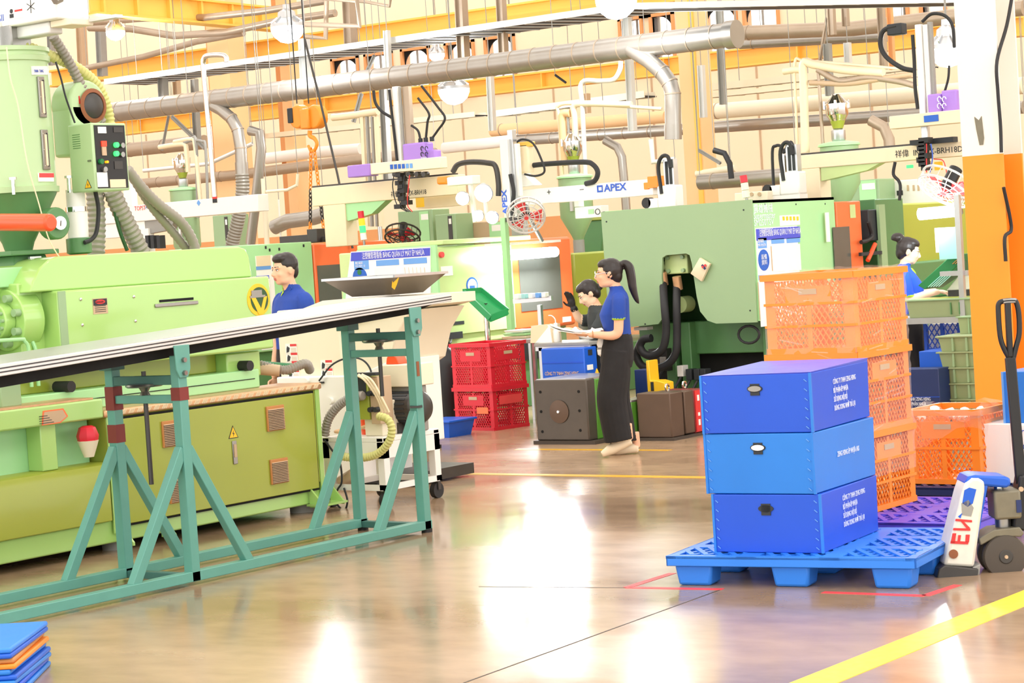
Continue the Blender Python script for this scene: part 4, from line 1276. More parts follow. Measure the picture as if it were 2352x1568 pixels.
B().lathe([(.066, .07), (.067, .13)], (p0.x, 11.25, p0.z), 20).build('tank_label', 'cream', tk)
B().box(p0.x + .08, p0.x + .24, 11.1, 11.3, .485, .72).build('reservoir', 'cream', ct, bev=.008)
hose('corrugated_hose', [PY(px, py, 10.98) for px, py in ((868, 955), (890, 962), (900, 985), (893, 1015), (870, 1040), (840, 1050), (800, 1050), (770, 1045))], .026, 'hosestripe', ct, pitch=.022, depth=.12)
hose('corrugated_hose', [PY(px, py, 11.0) for px, py in ((835, 908), (810, 912), (785, 925), (765, 945), (752, 968), (746, 1000))], .03, 'hosegrey', ct, pitch=.022, depth=.12)
B().sweep(smooth_path([PY(px, py, 11.0) for px, py in ((745, 1010), (760, 1030), (780, 1060), (785, 1105), (775, 1125), (770, 1150), (790, 1172), (798, 1150), (790, 1120))]), .007).build('cable', 'ink', ct)
B().cyl((-10.02, 11.1, .165), (-9.9, 11.1, .22), .045, n=14).build('canister', 'tan', ct)

# ================================================================== MACHINES OF THE SECOND ROW
def poly_y(pts, y):
    return [(PY(px, py, y).x, PY(px, py, y).z) for px, py in pts]


def rect_x(name, u, x0, y0, x1, y1, m, par, d=.004):
    """thin plate on a plane X = u covering a photo rectangle"""
    a, b = PX(x0, y0, u), PX(x1, y1, u)
    return B().box(u, u + d, min(a.y, b.y), max(a.y, b.y), min(a.z, b.z), max(a.z, b.z)).build(name, m, par, flat=True)


def rect_y(name, v, x0, y0, x1, y1, m, par, d=.004):
    a, b = PY(x0, y0, v), PY(x1, y1, v)
    return B().box(min(a.x, b.x), max(a.x, b.x), v - d, v, min(a.z, b.z), max(a.z, b.z)).build(name, m, par, flat=True)


# ---- big green machine (right of centre)
M3 = thing('injection_molding_machine', 'big green injection moulding machine with a notched end panel right of centre', 'machine', (-10.6, 19, 0))
FY = 16.5
B().prism(poly_y(((1380, 487), (1725, 458), (1738, 740), (1645, 743), (1625, 736), (1608, 715), (1600, 680), (1589, 605), (1584, 586), (1576, 582), (1530, 586), (1521, 592), (1520, 640), (1526, 700), (1524, 728), (1512, 744), (1400, 756)), FY), 'y', FY, FY + .025).build('end_panel', 'sage', M3, flat=True)
x0, x1 = -11.45, -9.84
B().box(x0, x0 + .025, FY + .025, 18.0, .92, 1.985).build('side_panel', 'sage', M3, flat=True)
sp3 = B().box(x1 - .025, x1, FY + .025, 18.0, .92, 1.985).build('side_panel', 'mint', M3, flat=True)
B().box(x0, x1, FY + .025, 18.0, 1.96, 1.985).build('top_panel', 'mint', M3, flat=True)
for px, py in ((1393, 509), (1708, 482), (1723, 713), (1482, 744)):
    p0 = PY(px, py, FY)
    B().cyl((p0.x, FY - .003, p0.z), (p0.x, FY, p0.z), .008, n=8).build('panel_screw', 'ink', M3)
B().box(x0 + .03, x1 - .03, 17.25, 17.3, .6, 1.95).build('inner_bulkhead', 'dpgreen', M3, flat=True)
a = PY(1556, 606, 16.62)
pb = B().box(a.x - .13, a.x + .12, 16.6, 16.75, a.z - .09, a.z + .09).build('valve_block', 'palegreen', M3, bev=.01)
for s in (-1, 1):
    for r in (-1, 1):
        B().cyl((a.x + s * .08, 16.6, a.z + r * .06), (a.x + s * .08, 16.57, a.z + r * .06), .018, n=10).build('block_bolt', 'sage', pb)
B().cyl((a.x - .2, 16.65, a.z - .02), (a.x - .1, 16.65, a.z - .02), .05, n=14).build('valve_elbow', 'palegreen', pb)
p0 = PY(1575, 698, 16.8)
B().cyl((p0.x, 16.7, p0.z), (p0.x, 16.85, p0.z), .075, n=22).cyl((p0.x, 16.69, p0.z), (p0.x, 16.7, p0.z), .012, n=8).build('round_cover', 'palegreen', M3)
for sx, pts in ((0, ((1522, 632), (1526, 700), (1530, 760), (1522, 800), (1500, 816), (1480, 812), (1470, 795), (1478, 780), (1496, 776))), (1, ((1555, 642), (1554, 700), (1555, 770), (1552, 810), (1535, 835), (1505, 846), (1475, 840), (1462, 815), (1470, 790)))):
    P_ = [PY(px, py, 16.4 + .06 * sx) for px, py in pts]
    P_[0] = PY(*pts[0], 16.62)
    B().sweep(smooth_path(P_, 6), .037, 12).build('hydraulic_hose', 'rubber', M3)
    q0 = PY(pts[0][0], pts[0][1] + 8, 16.55)
    B().cyl(q0 + V((0, 0, .06)), q0 - V((0, -.02, .06)), .042, n=12).build('hose_fitting', 'copperplate', M3)
# base frame below
B().box(x0 + .1, x1, FY + .35, 22.0, .62, .92).build('bed', 'dkgreen', M3, bev=.01)
for xx in (x0 + .45, x0 + .62, x1 - .12):
    B().box(xx, xx + .11, FY + .25, FY + .4, .0, .92).build('frame_post', 'dkgreen', M3, bev=.01)
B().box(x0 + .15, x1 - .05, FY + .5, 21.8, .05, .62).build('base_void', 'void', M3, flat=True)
B().box(x0 + .1, x1, FY + .2, 22.0, 0, .13).build('base_rail', 'dkgreen', M3, bev=.01)
rect_y('terminal_box', FY + .2, 1500, 800, 1545, 850, 'dkmetal', M3, .08)
for k, (px, py) in enumerate(((1535, 830), (1575, 850), (1595, 858), (1613, 858), (1627, 858))):
    p0 = PY(px, py, FY + .2)
    B().box(p0.x - .03, p0.x + .03, FY + .1, FY + .2, p0.z - .05, p0.z + .05).build('valve_coil', ['greyframe', 'white', 'ink', 'ink', 'ink'][k], M3, bev=.004)
    B().sweep(smooth_path([(p0.x, FY + .12, p0.z - .05), (p0.x - .04, FY + .05, p0.z - .16), (p0.x - .12, FY + .02, p0.z - .28), (p0.x - .2, FY + .1, .2)]), .013, 8).build('valve_cable', 'rubber', M3)
B().sweep([PY(1720 + 24 * math.cos(k * .4), 768 + 20 * math.sin(k * .4), FY + .1) for k in range(16)], .012, 8, closed=True).build('cable_loop', 'rubber', M3)
rect_y('panel_seam', FY + .022, 1380, 756, 1400, 757, 'ink', M3)
rect_y('pipe_bracket', FY + .2, 1470, 750, 1500, 756, 'white', M3, .1)
# notices on the long side
text('震雄機械', 'inkwhite', sp3, PX(1731, 488, x1 + .002), (0, 1, 0), (0, 0, 1), .088, sx=.95)
text('Supermaster', 'inkwhite', sp3, PX(1731, 503, x1 + .002), (0, 1, 0), (0, 0, 1), .082, sx=.9)
text('SM250TSV', 'inkwhite', sp3, PX(1732, 519, x1 + .002), (0, 1, 0), (0, 0, 1), .082, sx=.95)
nb = rect_x('notice_board', x1, 1734, 524, 1842, 738, 'paper', M3, .006)
u = x1 + .006
rect_x('board_header', u, 1736, 526, 1838, 546, 'signblue', nb)
text('注塑機管理看板 BẢNG QUẢN LÝ MÁY ÉP NHỰA', 'inkwhite', nb, PX(1744, 542, u + .005), (0, 1, 0), (0, 0, 1), .075, sx=.46)
for r in ((1740, 547, 1761, 569, 'signsky'), (1771, 549, 1801, 558, 'signsky'), (1806, 547, 1837, 556, 'signsky'), (1772, 565, 1803, 622, 'white'), (1808, 562, 1840, 620, 'white'), (1742, 632, 1760, 642, 'signsky')):
    rect_x('board_field', u, *r, nb)
rect_x('board_pocket_edge', u, 1771, 565, 1773, 622, 'tan', nb)
rect_x('board_pocket_edge', u, 1741, 648, 1745, 735, 'tan', nb)
p0 = PX(1754, 597, u)
B().prism([(p0.y + .095 * math.cos(k * .2618), p0.z + .095 * math.sin(k * .2618)) for k in range(24)], 'x', u, u + .004).build('board_disc', 'signround', nb, flat=True)
text('設備\n資料', 'inkwhite', nb, (u + .006, p0.y, p0.z + .01), (0, 1, 0), (0, 0, 1), .05, align='CENTER')
text('模具編號\nMÃ KHUÔN', 'inkwhite', nb, PX(1741, 557, u + .006), (0, 1, 0), (0, 0, 1), .035, sx=.7)
st = rect_x('warning_stickers', x1, 1790, 495, 1837, 516, 'paper', M3)
for k in range(5):
    rect_x('sticker_triangle', x1 + .004, 1797 + k * 8, 497, 1802 + k * 8, 506, 'yellow', st)
pp = rect_x('hanging_paper', x1 + .03, 1894, 488, 1905, 555, 'paper', M3, .012)
for px, py in ((1757, 469), (1828, 469), (1895, 468)):
    p0 = PX(px, py, x1)
    B().cyl((x1, p0.y, p0.z), (x1 + .003, p0.y, p0.z), .008, n=8).build('panel_screw', 'ink', M3)
# orange sliding door with window, then the back part of the machine
d3 = B().box(x1 - .06, x1 + .01, 18.02, 18.50, .92, 1.94).build('sliding_door', 'orange', M3, bev=.012)
rect_x('door_window', x1 + .012, 1912, 522, 1957, 640, 'doorglass', d3, .004)
rect_x('door_sticker', x1 + .012, 1951, 470, 1965, 500, 'palegreen', d3)
B().box(x0, x1 - .3, 18.02, 19.4, .92, 1.7).build('mould_area', 'void', M3, flat=True)
B().box(x0, x1 - .1, 19.0, 19.6, .92, 1.95).build('platen', 'dkgreen', M3, bev=.01)
B().box(x0 + .2, x1 - .25, 19.6, 21.9, 1.1, 1.9).build('injection_cover', 'olive', M3, bev=.02)
B().box(x0 + .3, x1 - .15, 19.6, 21.8, .92, 1.3).build('carriage', 'dkgreen', M3, bev=.02)
p0 = PX(1985, 500, -9.9)
B().box(-10.1, -9.8, p0.y - .1, p0.y + .25, 1.55, 1.85).build('motor_box', 'ink', M3, bev=.01)
B().sweep(smooth_path([PX(px, py, -9.78) for px, py in ((1995, 510), (2003, 540), (1992, 552), (1978, 556))]), .02).build('motor_cable', 'rubber', M3)
rect_x('door_frame_post', -9.79, 2012, 470, 2034, 615, 'sage', M3, .03)
B().sweep([PX(1993, 598, -9.75), PX(2010, 560, -9.75)], .022, 10).build('red_lever', 'orangered', M3)
rect_x('dark_bracket', -9.78, 1972, 580, 2020, 584, 'ink', M3, .03)

# ---- middle machine with the slanted notice board
M2 = thing('injection_molding_machine', 'pale green injection moulding machine with brightly lit door and notice board in the middle', 'machine', (-14.6, 19, 0))
FY2 = 17.0
X2 = -13.86
B().prism(poly_y(((820, 574), (1000, 562), (1014, 778), (770, 800), (794, 640)), FY2), 'y', FY2, FY2 + .03).build('end_panel', 'mint', M2, flat=True)
B().box(-15.2, X2 - .02, FY2 + .03, 18.2, .75, 1.76).build('end_housing', 'palegreen', M2, bev=.015)
s2 = B().box(X2 - .02, X2, FY2 + .03, 18.22, .86, 1.74).build('side_panel', 'palegreen', M2, flat=True)
B().box(-15.0, X2 + .02, 17.1, 18.6, 1.78, 1.83).build('roof_plate', 'palegreen', M2, bev=.01)
nb = B().prism(poly_y(((806, 578), (988, 567), (990, 765), (786, 775), (798, 640)), FY2 - .01), 'y', FY2 - .012, FY2).build('notice_board', 'paper', M2, flat=True)
v = FY2 - .012
B().prism(poly_y(((807, 580), (988, 569), (988, 587), (806, 600)), v), 'y', v - .004, v).build('board_header', 'signblue', nb, flat=True)
text('注塑機管理看板 BẢNG QUẢN LÝ MÁY ÉP NHỰA', 'inkwhite', nb, PY(832, 594, v - .006), (1, 0, -.0), (0, 0, 1), .078, sx=.5)
for r in ((813, 599, 848, 618, 'signsky'), (864, 598, 917, 608, 'signsky'), (927, 594, 981, 604, 'signsky'), (860, 615, 918, 760, 'white'), (925, 612, 984, 755, 'white')):
    rect_y('board_field', v, *r, nb)
for k in range(6):
    rect_y('board_column_line', v - .004, 930 + k * 9, 614, 931 + k * 9, 640, 'tan', nb, .001)
p0 = PY(827, 636, v)
B().prism([(p0.x + .098 * math.cos(k * .2618), p0.z + .098 * math.sin(k * .2618)) for k in range(24)], 'y', v - .004, v).build('board_disc', 'signround', nb, flat=True)
B().prism([(p0.x + .03 * math.cos(k * .7854), p0.z + .05 + .03 * math.sin(k * .7854)) for k in range(8)], 'y', v - .006, v - .004).build('board_emblem', 'traygreen', nb, flat=True)
text('機台編號\nMÃ MÁY: 12', 'inkwhite', nb, PY(816, 607, v - .006), (1, 0, 0), (0, 0, 1), .032, sx=.8)
# long side: dials, blue oval sign, sticker, seam, glass guard
p0 = PX(1084, 655, X2)
ov = B().prism([(p0.y + .095 * math.cos(k * .2618), p0.z + .085 * math.sin(k * .2618)) for k in range(24)], 'x', X2, X2 + .004).build('oval_sign', 'signround', s2, flat=True)
B().prism([(p0.y + .075 * math.cos(k * .2618), p0.z + .066 * math.sin(k * .2618)) for k in range(24)], 'x', X2 + .004, X2 + .006).build('oval_field', 'paper', ov, flat=True)
rect_x('oval_glyph', X2 + .006, 1079, 656, 1091, 667, 'signround', ov, .003)
B().cyl((X2, PX(1012, 592, X2).y, 1.68), (X2 + .03, PX(1012, 592, X2).y, 1.68), .03, n=14).build('dial', 'redmark', M2)
rect_x('side_sticker', X2, 1012, 612, 1040, 632, 'paper', s2)
rect_x('side_sticker', X2, 988, 748, 1010, 764, 'peach', s2)
rect_x('side_seam', X2, 1010, 742, 1066, 744, 'ink', s2)
B().box(X2 - .02, X2 + .02, 18.2, 18.24, .86, 1.76).build('door_post', 'sage', M2, flat=True)
d2 = B().box(X2 - .06, X2 + .0, 18.24, 19.36, .82, 1.79).build('sliding_door', 'orange', M2, bev=.03)
rect_x('door_window', X2 + .002, 1190, 590, 1292, 706, 'doorglass', d2, .004)
rect_x('door_plate', X2 + .002, 1292, 728, 1312, 738, 'white', d2)
B().prism([(17.2, .86), (19.3, .82), (19.3, .55), (17.2, .7)], 'x', -15, X2 - .1).build('lower_guard', 'sage', M2, flat=True)
B().box(-15.1, X2 - .05, FY2 + .1, 22, 0, .55).build('base', 'dkgreen', M2, bev=.01)
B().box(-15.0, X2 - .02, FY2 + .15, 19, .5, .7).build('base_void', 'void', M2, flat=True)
rect_x('base_label', X2 - .03, 1056, 770, 1100, 782, 'yellow', M2)
rect_x('dark_rail', X2 + .0, 975, 770, 1060, 776, 'ink', M2, .02)
B().box(X2 - 1.0, X2 - .08, 19.5, 23, .9, 1.6).build('injection_cover', 'olive', M2, bev=.02)
lt2 = B().cyl(PX(1120, 590, -13.7), PX(1275, 578, -13.7), .055, n=14).build('work_lamp_tube', 'tubeglow', M2)
lt3 = B().box(-13.72, -13.62, PX(1118, 590, -13.7).y, PX(1276, 580, -13.7).y, 1.735, 1.76).build('work_lamp_housing', 'white', M2, flat=True)
ld = bpy.data.lights.new('work_light', 'AREA')
ld.shape = 'RECTANGLE'
ld.size, ld.size_y, ld.energy, ld.color = .1, 1.0, 45, (.95, .98, 1)
lo = bpy.data.objects.new('work_light', ld)
COL.objects.link(lo)
lo.parent = M2
lo.location = V((-13.6, 18.3, 1.63)) - M2.location
lo.rotation_euler = (0, math.radians(-35), 0)

# ---- left far machine behind the man
M0 = thing('injection_molding_machine', 'light green injection moulding machine with orange door behind the man', 'machine', (-17.9, 20, 0))
XA = -17.23
sA = B().box(XA - .8, XA, PX(500, 565, XA).y, PX(716, 560, XA).y, .7, 1.93).build('side_housing', 'mint', M0, bev=.012)
dA = B().box(XA - .06, XA + .01, PX(718, 560, XA).y, PX(900, 560, XA).y, .82, 1.90).build('sliding_door', 'orange', M0, bev=.015)
rect_x('door_window', XA + .012, 728, 610, 836, 720, 'doorglass', dA)
nb = rect_x('notice_board', XA, 586, 588, 640, 800, 'paper', M0)
for r in ((588, 588, 622, 610, 'papertan'), (588, 612, 622, 618, 'signsky'), (588, 634, 618, 640, 'signblue'), (588, 645, 628, 750, 'white')):
    rect_x('board_field', XA + .004, *r, nb)
for px, py in ((619, 574), (641, 572), (610, 568), (697, 564)):
    p0 = PX(px, py, XA)
    B().box(XA, XA + .006, p0.y - .012, p0.y + .012, p0.z - .016, p0.z + .016).build('panel_slot', 'ink', sA, flat=True)
B().box(XA - .9, XA - .05, 17.3, 23, 0, .7).build('base', 'dkgreen', M0, bev=.01)
B().box(XA - .9, XA - .1, 20.5, 23.5, .9, 1.7).build('injection_cover', 'olive', M0, bev=.02)
p0 = PY(690, 552, 19.3)
B().box(p0.x - .25, p0.x + .3, 19.2, 19.5, 1.93, 2.02).build('top_duct', 'dkmetal', M0, bev=.005)
p0 = PY(730, 548, 19.2)
B().box(p0.x - .08, p0.x + .08, 19.1, 19.3, 1.92, 2.08).cyl((p0.x - .15, 19.2, 1.95), (p0.x + .2, 19.2, 1.95), .035, n=10).build('valve_cluster', 'dkmetal', M0, bev=.006)

# ================================================================== MOULDS ON THE FLOOR
md = thing('steel_mould', 'big dark steel mould block with green side standing on the floor by the walking woman', 'mould', (-10.9, 15.1, 0))
B().box(-11.17, -10.62, 14.92, 15.05, .03, .555).build('clamp_plate', 'mould', md, bev=.012)
B().box(-11.14, -10.62, 15.05, 15.55, .03, .545).build('cavity_block', 'mouldgreen', md, bev=.01)
B().box(-11.2, -10.55, 14.9, 15.6, 0, .03).build('skid_plate', 'concretedark', md)
B().box(-11.15, -10.63, 14.93, 15.55, .545, .56).build('top_face', 'alu', md, flat=True)
p0 = PY(1285, 945, 14.92)
B().lathe([(.095, 0), (.1, .008), (.08, .01), (.03, .016)], (p0.x, 14.92, p0.z), 24, axis=(0, -1, 0)).build('locating_ring', 'mouldbrown', md)
B().lathe([(.018, .01), (.012, .025)], (p0.x, 14.92, p0.z), 12, axis=(0, -1, 0)).build('sprue', 'chrome', md)
for px, py in ((1241, 900), (1329, 899), (1243, 945), (1331, 943), (1246, 991), (1333, 988)):
    q0 = PY(px, py, 14.92)
    B().cyl((q0.x, 14.917, q0.z), (q0.x, 14.93, q0.z), .013, n=10).build('bolt_hole', 'void', md)
md2 = thing('steel_mould', 'smaller brown steel mould with red end plate on the floor behind the walking woman', 'mould', (-10.1, 15.4, 0))
B().box(-10.34, -10.0, 15.25, 15.45, .02, .40).build('clamp_plate', 'mouldbrown', md2, bev=.01)
B().box(-10.3, -9.99, 15.46, 15.6, .03, .395).build('cavity_block', 'mouldbrown', md2, bev=.008)
B().box(-10.3, -10.0, 15.62, 15.78, .02, .395).build('core_block', 'maroon', md2, bev=.008)
B().box(-10.0, -9.99, 15.63, 15.76, .03, .385).build('red_plate', 'inkred', md2, flat=True)
B().box(-10.4, -9.95, 15.2, 15.9, 0, .02).build('skid_plate', 'concretedark', md2)
for y in (15.45, 15.72):
    B().sweep([(-10.15, y, .42 + .0) + V((0, .028 * math.cos(k * .52), .028 * math.sin(k * .52))) if False else V((-10.15, y + .028 * math.cos(k * .5236), .43 + .028 * math.sin(k * .5236))) for k in range(12)], .009, 6, closed=True).build('eye_bolt', 'chrome', md2)
for z, h, m in ((.30, .05, 'paper'), (.16, .03, 'paper'), (.09, .05, 'paper'), (.08, .09, 'tan')):
    B().box(-9.99, -9.987, 15.66 + .05 * (m == 'tan'), 15.69 + .05 * (m == 'tan'), z - h / 2 + .02, z + h / 2 + .02).build('label', m, md2, flat=True)
md3 = thing('steel_mould', 'low green mould block between the walking woman and the brown mould', 'mould', (-10.55, 15.4, 0))
B().box(-10.62 + .08, -10.36, 15.2, 15.7, .02, .33).build('body', 'mouldgreen', md3, bev=.008)
B().box(-10.54, -10.36, 15.2, 15.7, .33, .345).build('top_face', 'alu', md3, flat=True)
B().box(-10.56, -10.34, 15.18, 15.75, 0, .02).build('skid_plate', 'concretedark', md3)
hp_ = thing('steel_plate_box', 'yellow equipment case with black handle slot beside the hydraulic hoses', 'case', (-10.75, 16.1, 0))
a, b = PY(1483, 828, 16.0), PY(1528, 910, 16.0)
B().prism([(a.x, b.z), (a.x, a.z), (a.x + .03, a.z), (a.x + .035, a.z - .18), (b.x - .08, a.z - .18), (b.x, b.z + .12), (b.x, b.z)], 'y', 16.0, 16.15).build('shell', 'yellow', hp_, bev=.006)
B().box(a.x + .04, a.x + .07, 15.995, 16.0, b.z + .05, b.z + .13).build('handle_slot', 'ink', hp_, flat=True)
B().box(a.x - .13, a.x, 16.0, 16.15, b.z - .02, a.z - .08).build('blue_side', 'navy', hp_, bev=.006)
B().box(a.x - .15, b.x, 15.98, 16.2, 0, b.z - .02).build('pedestal', 'dkgreen', hp_)

# ================================================================== BLUE CORRUGATED BOXES, PALLETS
def pallet(name, label, x, y, rz, W, Dp, m, group=None):
    t = thing(name, label, 'pallet', (x, y, 0), rz, group, local=True)
    hf, hd = W / 2, Dp / 2
    sk = B()
    sk.box(-hf, hf, -hd, -hd + .012, .10, .15).box(-hf, hf, hd - .012, hd, .10, .15).box(-hf, -hf + .012, -hd, hd, .10, .15).box(hf - .012, hf, -hd, hd, .10, .15)
    sk.build('skirt', m, t, bev=.004)
    fr = B()
    for k in range(4):
        xx = -hf + W * k / 3
        fr.box(max(-hf, xx - .05), min(hf, xx + .05), -hd, hd, .136, .15)
    for k in range(4):
        yy = -hd + Dp * k / 3
        fr.box(-hf, hf, max(-hd, yy - .045), min(hd, yy + .045), .1365, .1505)
    fr.build('deck_frame', m, t, flat=True)
    # slanted-slot grid filling the nine fields
    gb = B()
    for i in range(3):
        for j in range(3):
            x0, x1 = -hf + W * i / 3 + .05, -hf + W * (i + 1) / 3 - .05
            y0, y1 = -hd + Dp * j / 3 + .045, -hd + Dp * (j + 1) / 3 - .045
            o = V((x0, y0, .143))
            wd, ht = x1 - x0, y1 - y0
            lattice(gb, o, V((1, 0, 0)), V((0, 1, 0)), wd, ht, V((0, 0, 1)), .075, t=.026, th=.012)
    gb.build('deck_grid', m, t, flat=True)
    for i in range(3):
        for j in range(3):
            xx, yy = -hf + .13 + (W - .26) * i / 2, -hd + .10 + (Dp - .2) * j / 2
            B().frus((xx - .085, xx + .085, yy - .065, yy + .065), (xx - .1, xx + .1, yy - .075, yy + .075), 0, .105).build('foot', m, t, bev=.015)
    return t


rp = math.atan2(.21, 1.24)
cen = (V((-5.86, 8.80, 0)) + V((-4.76, 9.98, 0))) / 2
pallet('plastic_pallet', 'light blue plastic pallet in front carrying three blue boxes', cen.x, cen.y, rp, 1.26, .99, 'bluepal')
pallet('plastic_pallet', 'violet blue plastic pallet under the wrapped orange crates', -5.5, 10.57, .06, 1.24, 1.02, 'purplepal')
pallet('plastic_pallet', 'dark blue plastic pallet at the back under the orange crate with film bag', -5.35, 11.95, .03, 1.3, .95, 'navy')


def text_lines(lines, m, parent, org, ux, size, gap, sx):
    for k, s in enumerate(lines):
        text(s, m, parent, V(org) - V((0, 0, gap * k)), ux, (0, 0, 1), size, sx=sx)


TXT = ['CÔNG TY TNHH ZENG HSING', 'BỘ PHẬN-ÉP NHỰA', 'SỬ DỤNG NỘI BỘ', 'DÙNG XONG NHỚ TRẢ LẠI']


def blue_box(label, cx, cy, z, rz, W, Dp, h, m, lid=False, lines=None, tz=.55, paper=None, tsize=.036):
    t = thing('corrugated_box', label, 'box', (cx, cy, z), rz, 'blue corrugated plastic boxes on the front pallet', local=True)
    w, d = W / 2, Dp / 2
    B().frus((-w, w, -d, d), (-w - .004, w + .004, -d - .004, d + .004), 0, h - .002).build('body', m, t, bev=.004)
    # edge binding and stitches
    for s in (-1, 1):
        B().box(s * w - .006, s * w + .006, -d - .006, -d + .006, 0, h).build('edge_binding', 'bluelt', t, flat=True)
    for k in range(6):
        z_ = .03 + k * (h - .06) / 5
        B().bar((w - .03, -d - .006, z_), (w - .015, -d - .006, z_ - .012), .004, .003).build('stitch', 'signsky', t, flat=True)
        B().bar((-w + .016, -d - .006, z_), (-w + .03, -d - .006, z_ - .012), .004, .003).build('stitch', 'signsky', t, flat=True)
    # hand hole with plastic grommet
    zc = h - .07
    hx_ = -.0
    hh = B()
    hh.prism([(hx_ + .040 * math.cos(k * .3927), zc + .018 * math.sin(k * .3927)) for k in range(16)], 'y', -d - .008, -d - .003)
    hh.box(hx_ - .024, hx_ + .024, -d - .008, -d - .003, zc - .032, zc + .024)
    hh.build('hand_hole', 'ink', t, flat=True)
    if paper:
        B().prism([(hx_ + .034 * math.cos(k * .3927), zc + .014 * math.sin(k * .3927)) for k in range(16)], 'y', -d - .011, -d - .008).build('hole_plug', paper, t, flat=True)
    if lid:
        B().add([(-w - .006, -d - .006, h), (w + .006, -d - .006, h + .004), (w + .006, d + .006, h + .012), (-w - .006, d + .006, h + .012), (-w, -d, h - .004), (w, -d, h - .004), (w, d, h - .004), (-w, d, h - .004), (0, -d * .2, h + .022)],
                [(0, 1, 8), (1, 2, 8), (2, 3, 8), (3, 0, 8), (4, 7, 6, 5), (0, 4, 5, 1), (1, 5, 6, 2), (2, 6, 7, 3), (3, 7, 4, 0)]).build('lid_flap', 'lidblue', t, flat=True)
    if lines:
        text_lines(lines, 'inkwhite', t, (w + .006, -d + Dp * .36, h * tz), (0, 1, 0), tsize, .043, .62)
    return t


rb_ = .13
c0 = V((-5.66, 8.96, 0))
bw, bd = .56, .76
ux_, uy_ = V((math.cos(rb_), math.sin(rb_), 0)), V((-math.sin(rb_), math.cos(rb_), 0))
cc = c0 + ux_ * bw / 2 + uy_ * bd / 2
blue_box('blue corrugated box at the bottom of the stack on the front pallet', cc.x, cc.y, .152, rb_, bw, bd, .285, 'bluedk', lines=TXT, tz=.76, paper=None)
b2 = blue_box('lighter blue corrugated box in the middle of the stack with one printed line', cc.x - .012, cc.y, .438, rb_ - .03, bw + .01, bd, .295, 'bluelt', lines=['ZENG HSING ÉP NHỰA ABS'], tz=.5, paper='paper')
blue_box('blue corrugated box on top of the stack with creased lid', cc.x - .02, cc.y, .734, rb_, bw + .01, bd + .01, .285, 'bluedk', lid=True, lines=TXT, tz=.72, paper='greyframe')

# ================================================================== ORANGE CRATES UNDER STRETCH FILM
for k, nm in enumerate(('bottom', 'middle', 'top')):
    crate('plastic_crate', 'orange ventilated crate under stretch film, %s one of the tall stack' % nm, 'crate', (-5.82, 10.6, .152 + k * .437), .0, .54, .60, .437, 'crateorange', 'orange crates in the wrapped stack', cell=.034, taper=.016, tiers=3, post=.06)
fm = thing('stretch_film', 'clear stretch film wrapped around the tall stack of orange crates', 'film', (-5.82, 10.6, .3))
fb = B()
ring = []
cx, cy, hw, hd = -5.82, 10.6, .275, .305
lev = 28
pts = []
for i in range(48):
    a = i / 48 * 4
    s = int(a)
    f = a - s
    pts.append([(cx - hw + 2 * hw * f, cy - hd), (cx + hw, cy - hd + 2 * hd * f), (cx + hw - 2 * hw * f, cy + hd), (cx - hw, cy + hd - 2 * hd * f)][s])
vs, fs = [], []
for L in range(lev + 1):
    z = .34 + (1.475 - .34) * L / lev
    lip = .012 * math.exp(-(((z - .152) % .437) - .42) ** 2 / .0006)
    for (x, y) in pts:
        dx, dy = x - cx, y - cy
        k = 1 + (lip + random.uniform(0, .006)) / .29
        vs.append((cx + dx * k, cy + dy * k, z + random.uniform(-.008, .008)))
n = len(pts)
for L in range(lev):
    for i in range(n):
        fs.append((L * n + i, L * n + (i + 1) % n, (L + 1) * n + (i + 1) % n, (L + 1) * n + i))
fb.add(vs, fs).build('wrap', 'film', fm)
fold = B()
for k in range(16):
    z = random.uniform(.5, 1.4)
    y = random.uniform(10.32, 10.75)
    fold.bar((-5.52, y, z), (-5.52, y + random.uniform(.08, .16), z + random.uniform(-.01, .03)), .004, .006)
    x = random.uniform(-6.05, -5.75)
    fold.bar((x, 10.28, z), (x + random.uniform(.05, .15), 10.28, z + random.uniform(-.04, .01)), .004, .006)
fold.build('film_fold', 'film', fm)['kind'] = 'stuff'

crate('plastic_crate', 'orange ventilated crate lined with a clear plastic bag beside the wrapped stack', 'crate', (-5.71, 11.83, .152), 0, .45, .45, .44, 'crateorange', cell=.034, taper=.014, tiers=2, post=.05)
bg_ = thing('plastic_bag', 'crumpled clear plastic bag lining and hanging over the single orange crate', 'bag', (-5.71, 11.83, .4))
vs, fs = [], []
n, rows = 40, 9
for r in range(rows):
    t_ = r / (rows - 1)
    for i in range(n):
        a = i / n * 4
        s = int(a)
        f = a - s
        w_ = .235 if r else .2
        q = [(-w_ + 2 * w_ * f, -w_), (w_, -w_ + 2 * w_ * f), (w_ - 2 * w_ * f, w_), (-w_, w_ - 2 * w_ * f)][s]
        k = 1 + .06 * math.sin(t_ * 3.1) + random.uniform(-.01, .025)
        z = .57 + .05 * math.sin(i * .6) * (1 - t_) if r < 2 else .61 - .2 * (t_ - .1) * (1 + .35 * math.sin(i * .45 + 1))
        vs.append((-5.71 + q[0] * k * (.9 if r == 0 else 1.03), 11.83 + q[1] * k * (.9 if r == 0 else 1.03), z + random.uniform(-.01, .01)))
for r in range(rows - 1):
    for i in range(n):
        fs.append((r * n + i, r * n + (i + 1) % n, (r + 1) * n + (i + 1) % n, (r + 1) * n + i))
B().add(vs, fs).build('sheet', 'film', bg_)
